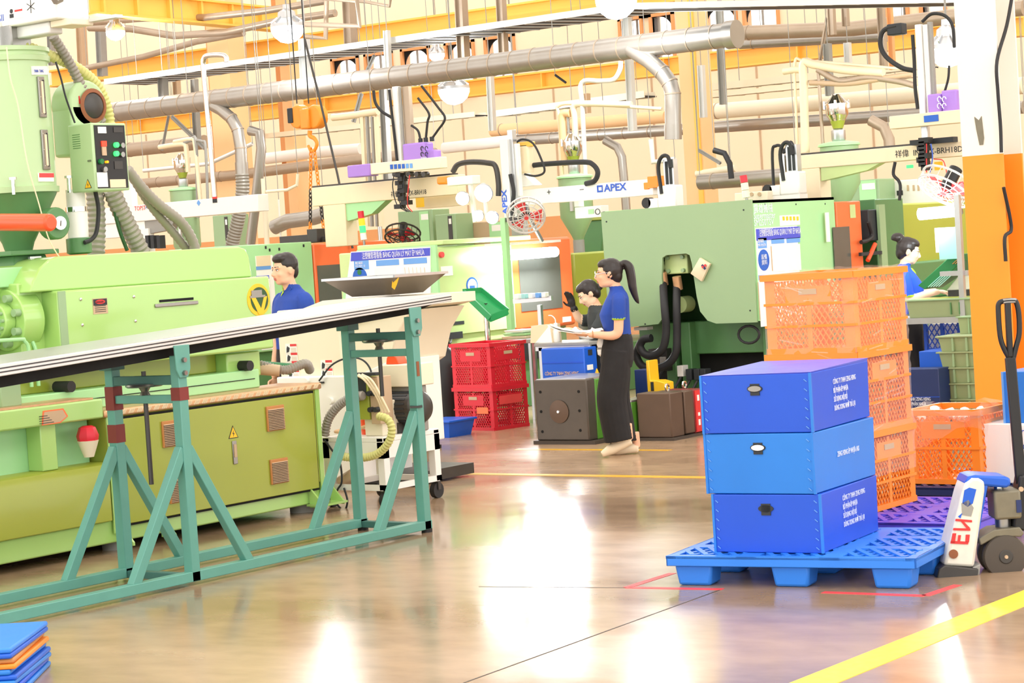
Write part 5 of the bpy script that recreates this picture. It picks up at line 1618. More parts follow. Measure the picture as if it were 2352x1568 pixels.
for k in range(14):
    a = V((-5.71 + random.uniform(-.18, .18), 11.83 + random.uniform(-.18, .1), .52 + random.uniform(0, .04)))
    pc = B().lathe([(.005, 0), (.028, .012), (.03, .03), (.008, .045)], a, 8, axis=(random.uniform(-1, 1), random.uniform(-1, 1), 1)).build('moulded_piece', 'paper')
    tag(pc, 'small white moulded part lying in the bag lined orange crate', 'plastic part', 'white parts in the orange crate')
wb_ = thing('carton', 'white box with handwritten paper at the right edge under a blue box', 'box', (-5.1, 11.95, .152))
B().box(-5.5, -4.7, 11.68, 12.2, .152, .50).build('body', 'white', wb_, bev=.006)
nt_ = B().box(-5.32, -5.05, 11.676, 11.68, .28, .49).build('paper_sheet', 'paper', wb_, flat=True)
text('VT', 'inkblue', nt_, (-5.27, 11.674, .43), (1, 0, 0), (0, 0, 1), .05)
text('IG', 'inkblue', nt_, (-5.26, 11.674, .35), (1, 0, 0), (0, 0, 1), .05)
bb = thing('corrugated_box', 'blue corrugated box on the white box behind the pallet truck handle', 'box', (-5.0, 11.95, .5))
B().box(-5.37, -4.7, 11.72, 12.2, .50, .80).build('body', 'bluelt', bb, bev=.005)
B().box(-5.22, -5.12, 11.714, 11.72, .70, .735).build('hand_hole', 'ink', bb, flat=True)
B().box(-5.375, -5.363, 11.713, 11.722, .5, .8).build('edge_binding', 'signsky', bb, flat=True)

# folded blue and orange sheets at the bottom left corner
shz = 0
for k, m in enumerate(('bluelt', 'bluedk', 'bluelt', 'blue', 'bluelt', 'crateorange', 'louvre', 'blue', 'bluepal')):
    p0 = PZ(62, 1500, .0)
    o = B().box(-1.0 + random.uniform(-.02, .02), 0 + random.uniform(-.015, .015), -.35, .3, 0, .022).build('folded_sheet', m, bev=.008)
    tag(o, ['light blue folded plastic sheet at the very bottom of the corner pile', 'dark blue folded plastic sheet second from the bottom of the corner pile', 'light blue folded plastic sheet third from the bottom of the corner pile', 'blue folded plastic sheet in the middle of the corner pile', 'light blue folded plastic sheet below the orange ones in the corner pile', 'orange folded plastic sheet in the corner pile, the lower orange one', 'brown orange folded plastic sheet in the corner pile, the upper orange one', 'blue folded plastic sheet just under the top of the corner pile', 'bright blue folded plastic sheet on top of the corner pile'][k], 'sheet', 'folded plastic sheets at the bottom left corner')
    e_ = PZ(58 + random.uniform(-4, 5), 1568, 0)
    o.rotation_euler = (0, 0, AZ + random.uniform(-.03, .03))
    o.location = V((e_.x, e_.y + .05, k * .0225)) - V((.5 * math.cos(AZ), .5 * math.sin(AZ), 0))

# ================================================================== PALLET TRUCK (local x = right in the photo, z up)
org = V((-4.53, 9.62, 0))
hn = V((-math.sin(AZ), math.cos(AZ), 0))


def LP(px, py, o, back=0.0):
    """local (x, z) of a pixel on the upright plane through o that faces the photographer"""
    d = ray(px, py)
    t = ((o + hn * back) - EYE).dot(hn) / d.dot(hn)
    p = EYE + d * t
    return ((p - o).dot(R0), p.z)


pt = thing('pallet_truck', 'blue and white hand pallet truck with black handle at the right edge', 'pallet truck', org, AZ, local=True)
L = lambda px, py: LP(px, py, org)
B().prism([L(2140, 1322), L(2232, 1326), L(2236, 1298), L(2160, 1290), L(2145, 1298)], 'y', -.12, .1).build('heel_block', 'dkmetal', pt, bev=.006)
B().prism([L(2216, 1326), L(2240, 1312), L(2242, 1288), L(2225, 1296)], 'y', -.1, .12).build('heel_plate', 'greyframe', pt, bev=.004)
up_ = B().prism([L(2158, 1292), L(2228, 1296), L(2252, 1122), L(2252, 1100), L(2238, 1092), L(2222, 1092), L(2208, 1104), L(2200, 1125)], 'y', -.10, .10).build('upright_plate', 'chipwhite', pt, bev=.015)
B().prism([L(2226, 1290), L(2232, 1262), L(2262, 1100), L(2250, 1094), L(2240, 1102), L(2238, 1140)], 'y', -.085, .12).build('side_cover', 'blue', pt, bev=.008)
B().prism([L(2205, 1108), L(2215, 1090), L(2232, 1086), L(2300, 1090), L(2312, 1094), L(2312, 1108), L(2304, 1116), L(2258, 1112), L(2240, 1112)], 'y', -.09, .12).build('top_cover', 'blue', pt, bev=.012)
ly = -.103
for pts, m in (((((2205, 1120), (2216, 1114), (2232, 1118), (2224, 1150), (2212, 1158), (2200, 1150))), 'blue'), ((((2198, 1150), (2214, 1142), (2226, 1160), (2220, 1180), (2200, 1176))), 'greyframe'), ((((2190, 1180), (2200, 1172), (2196, 1184))), 'blue')):
    B().prism([L(*q) for q in pts], 'y', ly, ly + .004).build('paint_chip', m, up_, flat=True)
for pts in (((2185, 1185), (2222, 1188), (2222, 1193), (2184, 1190)), ((2196, 1190), (2203, 1191), (2218, 1206), (2210, 1207)), ((2180, 1206), (2218, 1207), (2218, 1212), (2179, 1211)),
            ((2178, 1218), (2186, 1218), (2183, 1240), (2174, 1240)), ((2174, 1235), (2214, 1237), (2213, 1243), (2173, 1241)), ((2191, 1222), (2197, 1222), (2195, 1236), (2189, 1236)), ((2208, 1221), (2217, 1221), (2215, 1238), (2207, 1238))):
    B().prism([L(*q) for q in pts], 'y', ly - .002, ly + .004).build('lettering', 'inkred', up_, flat=True)
x, z = L(2180, 1265)
B().cyl((x, -.106, z), (x, -.09, z), .022, n=16).build('axle_hole', 'rust', up_)
x, z = L(2302, 1273)
for y0, y1 in ((-.08, -.02), (.03, .09)):
    wh = B().lathe([(.06, 0), (.1, .004), (.105, .012), (.105, .05), (.1, .058), (.06, .06)], (x, y0, z), 32, axis=(0, 1, 0)).build('steer_wheel', 'tyre', pt)
    B().lathe([(.03, -.004), (.034, 0)], (x, y0 - .002, z), 16, axis=(0, 1, 0)).build('hub', 'dkmetal', wh)
    B().lathe([(.008, -.012), (.01, -.002)], (x, y0 - .002, z), 10, axis=(0, 1, 0)).build('hub_bolt', 'tan', wh)
B().prism([L(2240, 1232), L(2275, 1212), L(2335, 1206), L(2345, 1220), L(2338, 1228), L(2282, 1228), L(2246, 1248)], 'y', -.07, .09).build('steering_arm', 'grime', pt, bev=.006)
x, z = L(2305, 1195)
B().cyl((x, .01, z - .05), (x, .01, z + .04), .04, n=16).build('king_pin', 'steel', pt)
x, z = L(2303, 1158)
pm = B().box(x - .055, x + .075, -.07, .09, z - .065, z + .075).build('hydraulic_pump', 'grime', pt, bev=.012)
x, z = L(2332, 1158)
B().box(x - .012, x + .012, -.078, -.07, z - .03, z + .03).build('pump_tag', 'navy', pm, flat=True)
x, z = L(2295, 1122)
B().cyl((x, .01, z - .03), (x, .01, z + .05), .025, n=12).build('piston_rod', 'chrome', pt)
B().prism([L(2322, 1210), L(2352, 1218), L(2365, 1160), L(2352, 1090), L(2338, 1090), L(2330, 1140)], 'y', -.05, .07).build('handle_bracket', 'black', pt, bev=.01)
x, z = L(2339, 1120)
B().cyl((x, -.062, z), (x, -.05, z), .012, n=10).build('bracket_bolt', 'tan', pt)
a, b = L(2345, 1110), L(2320, 820)
B().bar((a[0], 0, a[1]), (b[0], 0, b[1]), .05, .03, up=(0, 1, 0)).build('shaft', 'black', pt, bev=.006)
a2 = L(2314, 694)
B().bar((b[0], 0, b[1]), (a2[0], 0, a2[1]), .028, .03, up=(0, 1, 0)).build('shaft_neck', 'black', pt, bev=.006)
lp = [L(*q) for q in ((2322, 828), (2306, 800), (2297, 770), (2293, 715), (2294, 698), (2302, 692), (2325, 690), (2334, 694), (2340, 720), (2341, 765), (2334, 795), (2326, 828))]
B().sweep(smooth_path([(q[0], 0, q[1]) for q in lp], 4), .013, 10).build('handle_loop', 'black', pt)
B().box(lp[5][0], lp[6][0] + .02, -.012, .012, lp[5][1] - .012, lp[5][1] + .012).build('release_lever', 'steel', pt, bev=.005)

# ================================================================== WORKPLACE BEHIND THE ORANGE CRATES
by = 16.55
bn = thing('workbench', 'aluminium profile workbench in front of the woman at right', 'workbench', (-8.1, by + .3, 0))
a, b = PY(2070, 742, by), PY(2260, 728, by)
B().bar((a.x - .3, by, (a.z + b.z) / 2), (b.x + .1, by, (a.z + b.z) / 2), .05, .05).build('front_beam', 'alu', bn)
zt_ = (a.z + b.z) / 2 + .025
B().box(a.x - .3, b.x + .1, by, by + .45, zt_ - .02, zt_).build('worktop', 'silverpaint', bn, bev=.004)
p0, p1 = PY(2196, 620, by), PY(2212, 738, by)
B().bar((p1.x, by + .02, zt_), (p1.x, by + .02, p0.z + .62), .045, .045).build('upright', 'alu', bn)
B().bar((p1.x - .2, by + .05, PY(2190, 628, by).z), (p1.x + .05, by + .05, PY(2190, 628, by).z), .045, .04).build('cross_arm', 'alu', bn)
for x in (a.x - .2, b.x):
    B().box(x - .022, x + .022, by + .02, by + .065, 0, zt_ - .02).build('leg', 'alu', bn)
lm = B().cyl(PY(2112, 492, by + .3), PY(2196, 484, by + .3), .05, n=14).build('lamp_tube', 'tubeglow', bn)
B().bar(PY(2112, 482, by + .3), PY(2205, 474, by + .3), .06, .03).build('lamp_housing', 'white', bn)
ld = bpy.data.lights.new('bench_light', 'POINT')
ld.energy, ld.shadow_soft_size, ld.color = 15, .1, (.92, .97, 1)
lo = bpy.data.objects.new('bench_light', ld)
COL.objects.link(lo)
lo.parent = bn
lo.location = PY(2150, 512, by + .2) - bn.location
B().bar(PY(2195, 480, by + .3), V((p1.x, by + .05, PY(2195, 480, by).z)), .03, .03).build('lamp_arm', 'alu', bn)
# trays and bins
t = thing('parts_tray', 'long sage green parts tray lying on the workbench before the woman at right', 'tray', (-8.1, by + .2, zt_))
a, b = PY(2082, 735, by - .01), PY(2262, 690, by - .01)
B().frus((a.x + .02, b.x - .02, by + .02, by + .38), (a.x, b.x, by, by + .4), zt_, zt_ + .145).build('body', 'bingreen', t)
B().box(a.x - .015, b.x + .015, by - .015, by + .415, zt_ + .14, zt_ + .155).build('rim', 'sage', t, bev=.004)
B().box(a.x + .03, b.x - .03, by + .03, by + .37, zt_ + .1551, zt_ + .156).build('inner_floor', 'olive', t, flat=True)
for k in range(2):
    x = PY(2183 + k * 20, 715, by).x
    B().box(x, x + .01, by - .006, by + .01, zt_ + .02, zt_ + .12).build('rib', 'dkgreen', t, flat=True)
ty = by + .32
t = thing('slotted_tray', 'dark green slotted tray tilted up on the bench stand at right', 'tray', PY(2150, 660, ty))
q = [PY(px, py, ty) for px, py in ((2114, 655), (2190, 586), (2218, 582), (2216, 598), (2192, 622), (2130, 664))]
B().prism([(p.x, p.z) for p in q], 'y', ty - .05, ty + .3).build('shell', 'traygreen', t, bev=.006)
for k in range(5):
    B().bar(PY(2132 + k * 6, 659 - k * .3, ty - .055), PY(2160 + k * 6, 634 - k * .3, ty - .055), .008, .006).build('slot_rib', 'sheetteal', t, flat=True)
for k in range(4):
    B().bar(PY(2188 + k * 6, 606, ty - .055), PY(2200 + k * 5, 595, ty - .055), .008, .006).build('slot_rib', 'louvre', t, flat=True)
t = thing('sheet_holder', 'pale teal sheet hanging from the bench stand beside the orange column', 'sheet', PY(2180, 600, by + .2))
a, b = PY(2158, 596, by + .2), PY(2206, 520, by + .2)
B().box(a.x, b.x, by + .2, by + .22, a.z, b.z).build('panel', 'sheetteal', t, flat=True)
B().box(a.x - .03, a.x, by + .2, by + .215, a.z + .06, b.z).build('paper_strip', 'paper', t, flat=True)
wf = thing('white_fixture', 'white covered fixture lying on the bench behind the slotted tray', 'fixture', PY(2190, 662, by + .4))
a, b = PY(2150, 668, by + .45), PY(2240, 632, by + .45)
B().prism([(a.x + .1, a.z), (b.x, a.z), (b.x, b.z), (a.x + .22, b.z)], 'y', by + .43, by + .58).build('cover', 'white', wf, bev=.01)
B().box(a.x + .12, b.x, by + .43, by + .59, a.z - .05, a.z).build('plinth', 'dkmetal', wf)
B().box(a.x + .16, a.x + .2, by + .45, by + .55, zt_, a.z - .05).box(b.x - .2, b.x - .16, by + .45, by + .55, zt_, a.z - .05).build('stand', 'louvre', wf)
bz = None
yb_ = 16.1
pb_ = [PY(2150, 772, yb_), PY(2240, 920, yb_)]
hb_ = (pb_[0].z - PY(2152, 808, yb_).z)
for k in range(6):
    x0_, x1_ = PY(2156, 800, yb_).x, PY(2262, 800, yb_).x
    ztop = pb_[0].z - k * hb_
    lab = ['topmost', 'second', 'third', 'fourth', 'fifth', 'lowest'][k]
    t = thing('stacking_bin', 'sage green stacking bin beside the orange column, %s of the wide stack' % lab, 'bin', ((x0_ + x1_) / 2, yb_ + .25, ztop - hb_), group='sage green bins stacked by the column')
    B().frus((x0_ + .02, x1_ - .02, yb_ + .015, yb_ + .44), (x0_, x1_, yb_, yb_ + .46), max(0, ztop - hb_), ztop - .012).build('body', 'bingreen', t)
    B().box(x0_ - .02, x1_ + .02, yb_ - .02, yb_ + .48, ztop - .014, ztop - .001).build('rim', 'bingreen', t, bev=.003)
    for q_ in (.32, .62):
        x = x0_ + (x1_ - x0_) * q_
        B().box(x - .008, x + .008, yb_ - .012, yb_ + .012, max(0, ztop - hb_) + .005, ztop - .014).build('rib', 'sage', t, flat=True)
a, b = PY(2202, 766, 16.35), PY(2262, 728, 16.35)
t = thing('stacking_bin', 'small sage green bin standing on top of the wide bin stack', 'bin', (a.x + .15, 16.5, pb_[0].z))
B().frus((a.x + .01, b.x - .01, 16.36, 16.58), (a.x, b.x, 16.35, 16.6), pb_[0].z, b.z).build('body', 'bingreen', t)
B().box(a.x - .015, b.x + .015, 16.335, 16.615, b.z, b.z + .012).build('rim', 'sage', t, bev=.003)
B().box(a.x + .09, a.x + .1, 16.342, 16.352, pb_[0].z, b.z).build('rib', 'sage', t, flat=True)
yk = 15.9
a, b = PY(2060, 945, yk), PY(2160, 846, yk)
t = thing('corrugated_box', 'dark blue printed box on the floor between the wrapped crates and the green bins', 'box', ((a.x + b.x) / 2, yk + .2, 0))
B().box(a.x, b.x - .02, yk, yk + .2, 0, b.z).build('body', 'navy', t, bev=.006)
B().box(a.x, b.x - .02, yk - .004, yk, b.z * .55, b.z * .56).build('crease', 'bluedk', t, flat=True)
text('CÔNG TY TNHH ZENG HSING', 'inkwhite', t, (PY(2060, 918, yk).x, yk - .003, PY(2092, 920, yk).z), (1, 0, 0), (0, 0, 1), .04, sx=.55)
text('BỘ PHẬN NHỰA', 'inkwhite', t, (PY(2085, 928, yk).x, yk - .003, PY(2092, 931, yk).z), (1, 0, 0), (0, 0, 1), .04, sx=.55)
t = thing('corrugated_box', 'blue box behind the dark blue printed box under the bench at right', 'box', ((a.x + b.x) / 2, yk + .45, 0))
B().box(a.x + .1, b.x + .12, yk + .25, yk + .6, 0, PY(2140, 806, yk + .25).z).build('body', 'blue', t, bev=.006)
B().box(a.x + .2, a.x + .32, yk + .245, yk + .25, .35, .39).build('hand_hole', 'ink', t, flat=True)
t = thing('wire_basket', 'blue lattice basket under the workbench at right', 'basket', PY(2165, 795, 17.0))
a, b = PY(2128, 800, 17.0), PY(2202, 738, 17.0)
bb_ = B()
lattice(bb_, V((a.x, 17.0, a.z)), V((1, 0, 0)), V((0, 0, 1)), b.x - a.x, b.z - a.z, V((0, -1, 0)), .05, t=.008, th=.008)
bb_.build('lattice_side', 'bluedk', t, flat=True)
B().box(a.x, b.x, 17.06, 17.4, a.z, b.z - .02).build('contents', 'white', t, flat=True)
for x in (a.x, b.x, (a.x + b.x) / 2):
    B().box(x - .014, x + .014, 16.99, 17.02, a.z - .3, b.z).build('post', 'bluedk', t, flat=True)
B().box(a.x, b.x, 16.99, 17.4, 0, a.z - .25).box(a.x, b.x, 17.0, 17.3, a.z - .3, a.z).build('lower_wall', 'bluedk', t, flat=True)

# machine behind that woman
M4 = thing('injection_molding_machine', 'olive green injection moulding machine behind the woman at right', 'machine', (-7.5, 21, 0))
ym = 22.3
B().prism(poly_y(((2040, 545), (2070, 545), (2085, 520), (2330, 490), (2330, 700), (2040, 720)), ym), 'y', ym, ym + 1.5).build('cover', 'olive', M4, bev=.02)
rect_y('grey_panel', ym - .002, 2036, 540, 2062, 640, 'tan', M4)
rect_y('peach_label', ym - .006, 2036, 535, 2060, 550, 'peach', M4)
rect_y('slot', ym - .002, 2123, 566, 2142, 570, 'dkmetal', M4)
B().prism(poly_y(((2075, 640), (2160, 615), (2300, 600), (2300, 700), (2075, 700)), ym - .05), 'y', ym - .1, ym - .02).build('orange_guard', 'orange', M4, flat=True)
B().prism(poly_y(((2036, 520), (2092, 518), (2080, 545), (2036, 545)), ym - .1), 'y', ym - .12, ym).build('glass_guard', 'palegreen', M4, flat=True)
p0, p1 = PY(-10, 0, ym), PY(0, 0, ym)
B().box(PY(2040, 640, ym).x, PY(2330, 640, ym).x, ym + .05, ym + 3, 0, .8).build('base', 'dkgreen', M4)
B().sweep(smooth_path([PY(px, py, ym - .3) for px, py in ((2062, 498), (2095, 510), (2120, 528), (2140, 560), (2150, 590), (2158, 620))]), .025).build('hose', 'rubber', M4)
B().cyl(PY(2040, 494, ym - .3), PY(2068, 496, ym - .3), .05, n=16).build('red_cap', 'red', M4)
B().box(PY(2030, 500, ym).x, PY(2046, 500, ym).x, ym - .3, ym - .1, PY(2040, 520, ym).z, PY(2040, 462, ym).z).build('side_box', 'dkmetal', M4)
cb4 = thing('control_cabinet', 'white control cabinet with hanging cable behind the woman at right', 'cabinet', PY(2060, 475, 23))
a, b = PY(2030, 475, 23), PY(2118, 410, 23)
B().box(a.x, b.x, 23, 23.5, a.z, b.z).build('body', 'white', cb4, bev=.01)
for px in (2083, 2096, 2107):
    rect_y('indicator', 22.995, px, 425, px + 5, 438, 'tan', cb4)
rect_y('display', 22.995, 2060, 438, 2074, 448, 'ink', cb4)
B().box(a.x, b.x, 23.1, 23.4, 0, a.z).build('column', 'cream', cb4)

# ================================================================== SMALL THINGS AT THE MIDDLE BENCH
yb2 = 15.72
t = thing('workbench', 'grey workbench beside the red crates with bottle and papers on it', 'workbench', PZ(1290, 1000))
zb2 = PY(1290, 792, yb2).z
a, b = PY(1226, 790, yb2), PY(1352, 778, yb2)
B().box(a.x, b.x, yb2, yb2 + .45, zb2 - .01, zb2 + .02).build('worktop', 'greyframe', t, bev=.005)
B().box(a.x, b.x, yb2 + .02, yb2 + .04, zb2 - .05, zb2 - .01).build('apron', 'alu', t, flat=True)
for x in (PY(1238, 800, yb2).x, b.x - .05):
    B().box(x - .02, x + .02, yb2 + .02, yb2 + .06, 0, zb2 - .02).build('leg', 'alu', t)
    B().box(x - .02, x + .02, yb2 + .38, yb2 + .42, 0, zb2 - .02).build('leg', 'alu', t)
b0 = PY(1278, 772, yb2 + .15)
t = thing('wash_bottle', 'white squeeze bottle with bent spout on the middle workbench', 'bottle', (b0.x, yb2 + .15, zb2 + .02))
B().lathe([(.03, .02), (.033, .03), (.033, .12), (.018, .15), (.016, .17)], (b0.x, yb2 + .15, zb2), 16).build('body', 'white', t)
B().lathe([(.019, .165), (.019, .19), (.008, .195)], (b0.x, yb2 + .15, zb2), 14).build('cap', 'paper', t)
B().sweep(smooth_path([(b0.x, yb2 + .15, zb2 + .19), (b0.x - .004, yb2 + .15, zb2 + .23), (b0.x - .03, yb2 + .14, zb2 + .26), (b0.x - .06, yb2 + .13, zb2 + .265)]), .005, 8).build('spout', 'paper', t)
t = thing('paper_box', 'open cream carton standing on the middle workbench left of the bottle', 'box', PY(1243, 785, yb2 + .1))
a, b = PY(1218, 784, yb2 + .1), PY(1266, 744, yb2 + .1)
B().prism([(a.x, zb2 + .02), (b.x, zb2 + .02), (b.x - .01, b.z), (a.x + .02, b.z - .01)], 'y', yb2 + .1, yb2 + .25).build('body', 'papertan', t, flat=True)
B().prism([(a.x + .06, zb2 + .02), (b.x, zb2 + .02), (b.x - .015, b.z - .01)], 'y', yb2 + .094, yb2 + .1).build('front_flap', 'paper', t, flat=True)
yb2 = 16.72
zb2 = PY(1195, 784, yb2).z
a, b = PY(1158, 784, yb2), PY(1226, 784, yb2)
t = thing('side_table', 'small grey side table behind the red crates carrying white trays', 'table', ((a.x + b.x) / 2, yb2 + .2, 0))
B().box(a.x, b.x, yb2, yb2 + .42, zb2 - .02, zb2 + .02).build('table_top', 'greyframe', t, bev=.004)
for x in (a.x + .03, b.x - .03):
    for y in (yb2 + .04, yb2 + .38):
        B().box(x - .015, x + .015, y - .015, y + .015, 0, zb2 - .02).build('leg', 'alu', t)
t = thing('parts_pile', 'pile of white trays on the side table behind the red crates', 'tray', PY(1195, 770, yb2 + .2))
for k in range(3):
    a, b = PY(1165 + k * 3, 778 - k * 8, yb2 + .2), PY(1222 - k * 4, 770 - k * 8, yb2 + .2)
    B().frus((a.x + .01, b.x - .01, yb2 + .12, yb2 + .38), (a.x, b.x, yb2 + .1, yb2 + .4), zb2 + .02 + k * .03, zb2 + .045 + k * .03).build('tray_layer', ['papertan', 'mint', 'paper'][k], t, bev=.004)
yx = 15.61
a, b = PY(1246, 866, yx), PY(1340, 798, yx)
t = thing('folding_crate', 'blue printed box under the middle workbench behind the big mould', 'crate', ((a.x + b.x) / 2, yx + .2, 0))
B().box(a.x, b.x, yx, yx + .2, 0, b.z).build('body', 'blue', t, bev=.01)
rect_x('hand_slot', b.x, 1350, 803, 1360, 815, 'ink', t)
rect_x('side_label', b.x, 1348, 838, 1362, 848, 'paper', t)
rect_y('seam', yx, 1246, 832, 1340, 833, 'bluedk', t)
text('CÔNG TY TNHH ZENG HSING', 'peach', t, PY(1252, 862, yx - .002), (1, 0, 0), (0, 0, 1), .045, sx=.6)
tg = B().prism([(PY(1366, 858, 15.6).x, PY(1366, 858, 15.6).z), (PY(1375, 858, 15.6).x, PY(1375, 858, 15.6).z), (PY(1370, 846, 15.6).x, PY(1370, 846, 15.6).z)], 'y', 15.6, 15.61).build('yellow_tag', 'yellow', t, flat=True)
# stainless post with green tray beside the lit machine
ps = PY(1118, 735, 16.9)
t = thing('tray_stand', 'chrome post carrying a tilted green tray before the lit machine', 'tray stand', (ps.x, 16.9, 0))
B().cyl((ps.x, 16.9, 0), (ps.x, 16.9, ps.z + .05), .028, n=14).build('post', 'chrome', t)
B().lathe([(.16, 0), (.16, .02), (.03, .03)], (ps.x, 16.9, 0), 20).build('foot', 'dkmetal', t)
q = [PY(px, py, 16.85) for px, py in ((1064, 673), (1104, 668), (1166, 716), (1160, 728), (1124, 735))]
fl_ = B()
a, b, c_, d_ = PY(1064, 674, 16.8), PY(1106, 670, 17.0), PY(1166, 718, 17.0), PY(1126, 734, 16.8)
fl_.add([a, b, c_, d_, a - V((0, 0, .025)), b - V((0, 0, .025)), c_ - V((0, 0, .025)), d_ - V((0, 0, .025))], [(0, 1, 2, 3), (4, 7, 6, 5), (0, 4, 5, 1), (1, 5, 6, 2), (2, 6, 7, 3), (3, 7, 4, 0)])
ft = fl_.build('tray_floor', 'trayfloor', t, flat=True)
for p, q in ((a, b), (b, c_), (c_, d_), (d_, a)):
    B().bar(p + V((0, 0, .015)), q + V((0, 0, .015)), .02, .06).build('tray_wall', 'trayfloor', t, flat=True)
B().bar(V((ps.x, 16.9, ps.z + .02)), (a + c_) / 2, .03, .03).build('bracket', 'steel', t)
# sensor rail on a post at the lit door
ps = PY(1240, 700, 16.9)
t = thing('sensor_rail', 'rail of small white sensors on a post before the lit door', 'sensor', (ps.x, 16.9, 0))
B().box(ps.x - .02, ps.x + .02, 16.88, 16.92, 0, ps.z).build('post', 'alu', t)
a, b = PY(1180, 692, 16.88), PY(1268, 684, 16.88)
B().bar(a, b, .03, .045).build('rail', 'alu', t)
for k, px in enumerate((1190, 1206, 1222, 1238, 1252)):
    p0 = PY(px, 682 - k, 16.86)
    B().box(p0.x - .025, p0.x + .025, 16.83, 16.89, p0.z - .02, p0.z + .03).build('sensor_head', ['white', 'sheetteal', 'white', 'signsky', 'white'][k], t, bev=.006)

# hanging snack bag on the big machine's end panel
p0 = PY(1607, 618, 16.47)
t = thing('snack_bag', 'small yellow plastic packet stuck on the big machine end panel', 'packet', p0)
q = [PY(px, py, 16.46) for px, py in ((1607, 592), (1630, 606), (1611, 646), (1586, 628))]
mid = sum(q, V((0, 0, 0))) / 4 + V((0, -.035, 0))
B().add(q + [mid] + [p + V((0, .03, 0)) for p in q], [(0, 1, 4), (1, 2, 4), (2, 3, 4), (3, 0, 4), (5, 8, 7, 6), (0, 5, 6, 1), (1, 6, 7, 2), (2, 7, 8, 3), (3, 8, 5, 0)]).build('packet', 'beige', t)
B().bar(PY(1612, 614, 16.424), PY(1622, 608, 16.44), .02, .004, up=(0, 1, 0)).build('print_mark', 'inkred', t, flat=True)
B().bar(PY(1612, 608, 16.43), PY(1620, 618, 16.43), .02, .004, up=(0, 1, 0)).build('print_mark', 'navy', t, flat=True)


# ================================================================== ROBOTS ABOVE THE MACHINES
def beam_x(par, y, p, q, hpx, m, dep=.14, name='beam'):
    """horizontal beam along X whose front face runs between two photo points (centre line)"""
    a, b = PY(*p, y), PY(*q, y)
    z = (a.z + b.z) / 2
    h = hpx / F * ((a + b) / 2 - EYE).dot(FW)
    return B().box(min(a.x, b.x), max(a.x, b.x), y, y + dep, z - h / 2, z + h / 2).build(name, m, par, bev=.008), z, h


def mast(par, y, pts, wpx, m, dep=.07, name='mast'):
    a, b = PY(*pts[0], y), PY(*pts[1], y)
    w_ = wpx / F * (a - EYE).dot(FW)
    x = (a.x + b.x) / 2
    return B().box(x - w_ / 2, x + w_ / 2, y, y + dep, min(a.z, b.z), max(a.z, b.z)).build(name, m, par, bev=.005)


def cable(par, y, pts, r, m='rubber', name='cable'):
    return B().sweep(smooth_path([PY(px, py, y) for px, py in pts], 5), r, 8).build(name, m, par)


# purple and cream robot
y = 18.9
R1 = thing('traverse_robot', 'cream traverse robot with purple end box above the orange door machine', 'robot arm', PY(880, 470, y))
bm1, z, h = beam_x(R1, y, (716, 452), (1050, 424), 44, 'beige', .16)
text('祥偉  INDEX-BRH18', 'ink', bm1, PY(898, 452, y - .002), (1, 0, 0), (0, 0, 1), .075, sx=.8)
B().box(PY(716, 452, y).x, PY(1040, 452, y).x, y + .02, y + .12, z + h / 2, z + h / 2 + .02).build('rail', 'dkmetal', R1)
mast(R1, y - .12, ((910, 198), (914, 392)), 15, 'white', .06)
mast(R1, y - .10, ((934, 198), (938, 392)), 20, 'galvwarm', .06)
mast(R1, y - .13, ((922, 198), (926, 440)), 6, 'greyframe', .03)
ar, z2, h2 = beam_x(R1, y - .22, (832, 385), (1012, 378), 26, 'cream', .12, 'cross_arm')
B().box(PY(830, 385, y).x - .01, PY(880, 385, y).x, y - .24, y - .08, z2 - h2 * .6, z2 + h2 * .5).build('purple_cap', 'purple', ar, bev=.012)
for k in range(6):
    rect_y('display_bar', y - .222, 896 + k * 9, 378 - k * .5, 903 + k * 9, 388 - k * .5, 'signsky' if k > 3 else 'signround', ar)
px1 = B().box(PY(950, 345, y).x, PY(1000, 345, y).x, y - .2, y - .02, PY(960, 368, y - .2).z, PY(960, 327, y - .2).z).build('purple_box', 'purple', R1, bev=.02)
B().box(PY(1000, 345, y).x, PY(1019, 345, y).x, y - .16, y - .04, PY(1010, 366, y).z, PY(1010, 344, y).z).build('purple_side', 'purple', R1, bev=.015)
for i in (0, 1):
    for j in (0, 1):
        o_ = PY(970 + i * 10, 341 + j * 13, y - .205)
        B().sweep([o_ + V((.02 * math.cos(k * .9), -.004, .025 * math.sin(k * .9))) for k in range(6)], .005, 6).build('box_logo', 'ink', px1)
text('WIND', 'inkwhite', px1, PY(967, 365, y - .205), (1, 0, 0), (0, 0, 1), .03)
for pts in (((966, 322), (960, 300), (945, 288)), ((978, 320), (982, 280), (985, 260), (960, 225)), ((992, 318), (1005, 300), (1022, 272), (1005, 245), (968, 197))):
    cable(R1, y - .1, pts, .014)
    B().cyl(PY(*pts[0], y - .1) + V((0, 0, .02)), PY(*pts[0], y - .1) - V((0, 0, .03)), .026, n=10).build('cable_gland', 'ink', R1)
cable(R1, y - .1, ((858, 208), (862, 235), (876, 255), (900, 270)), .018)
cable(R1, y - .14, ((894, 206), (900, 260), (908, 330), (912, 370)), .016)
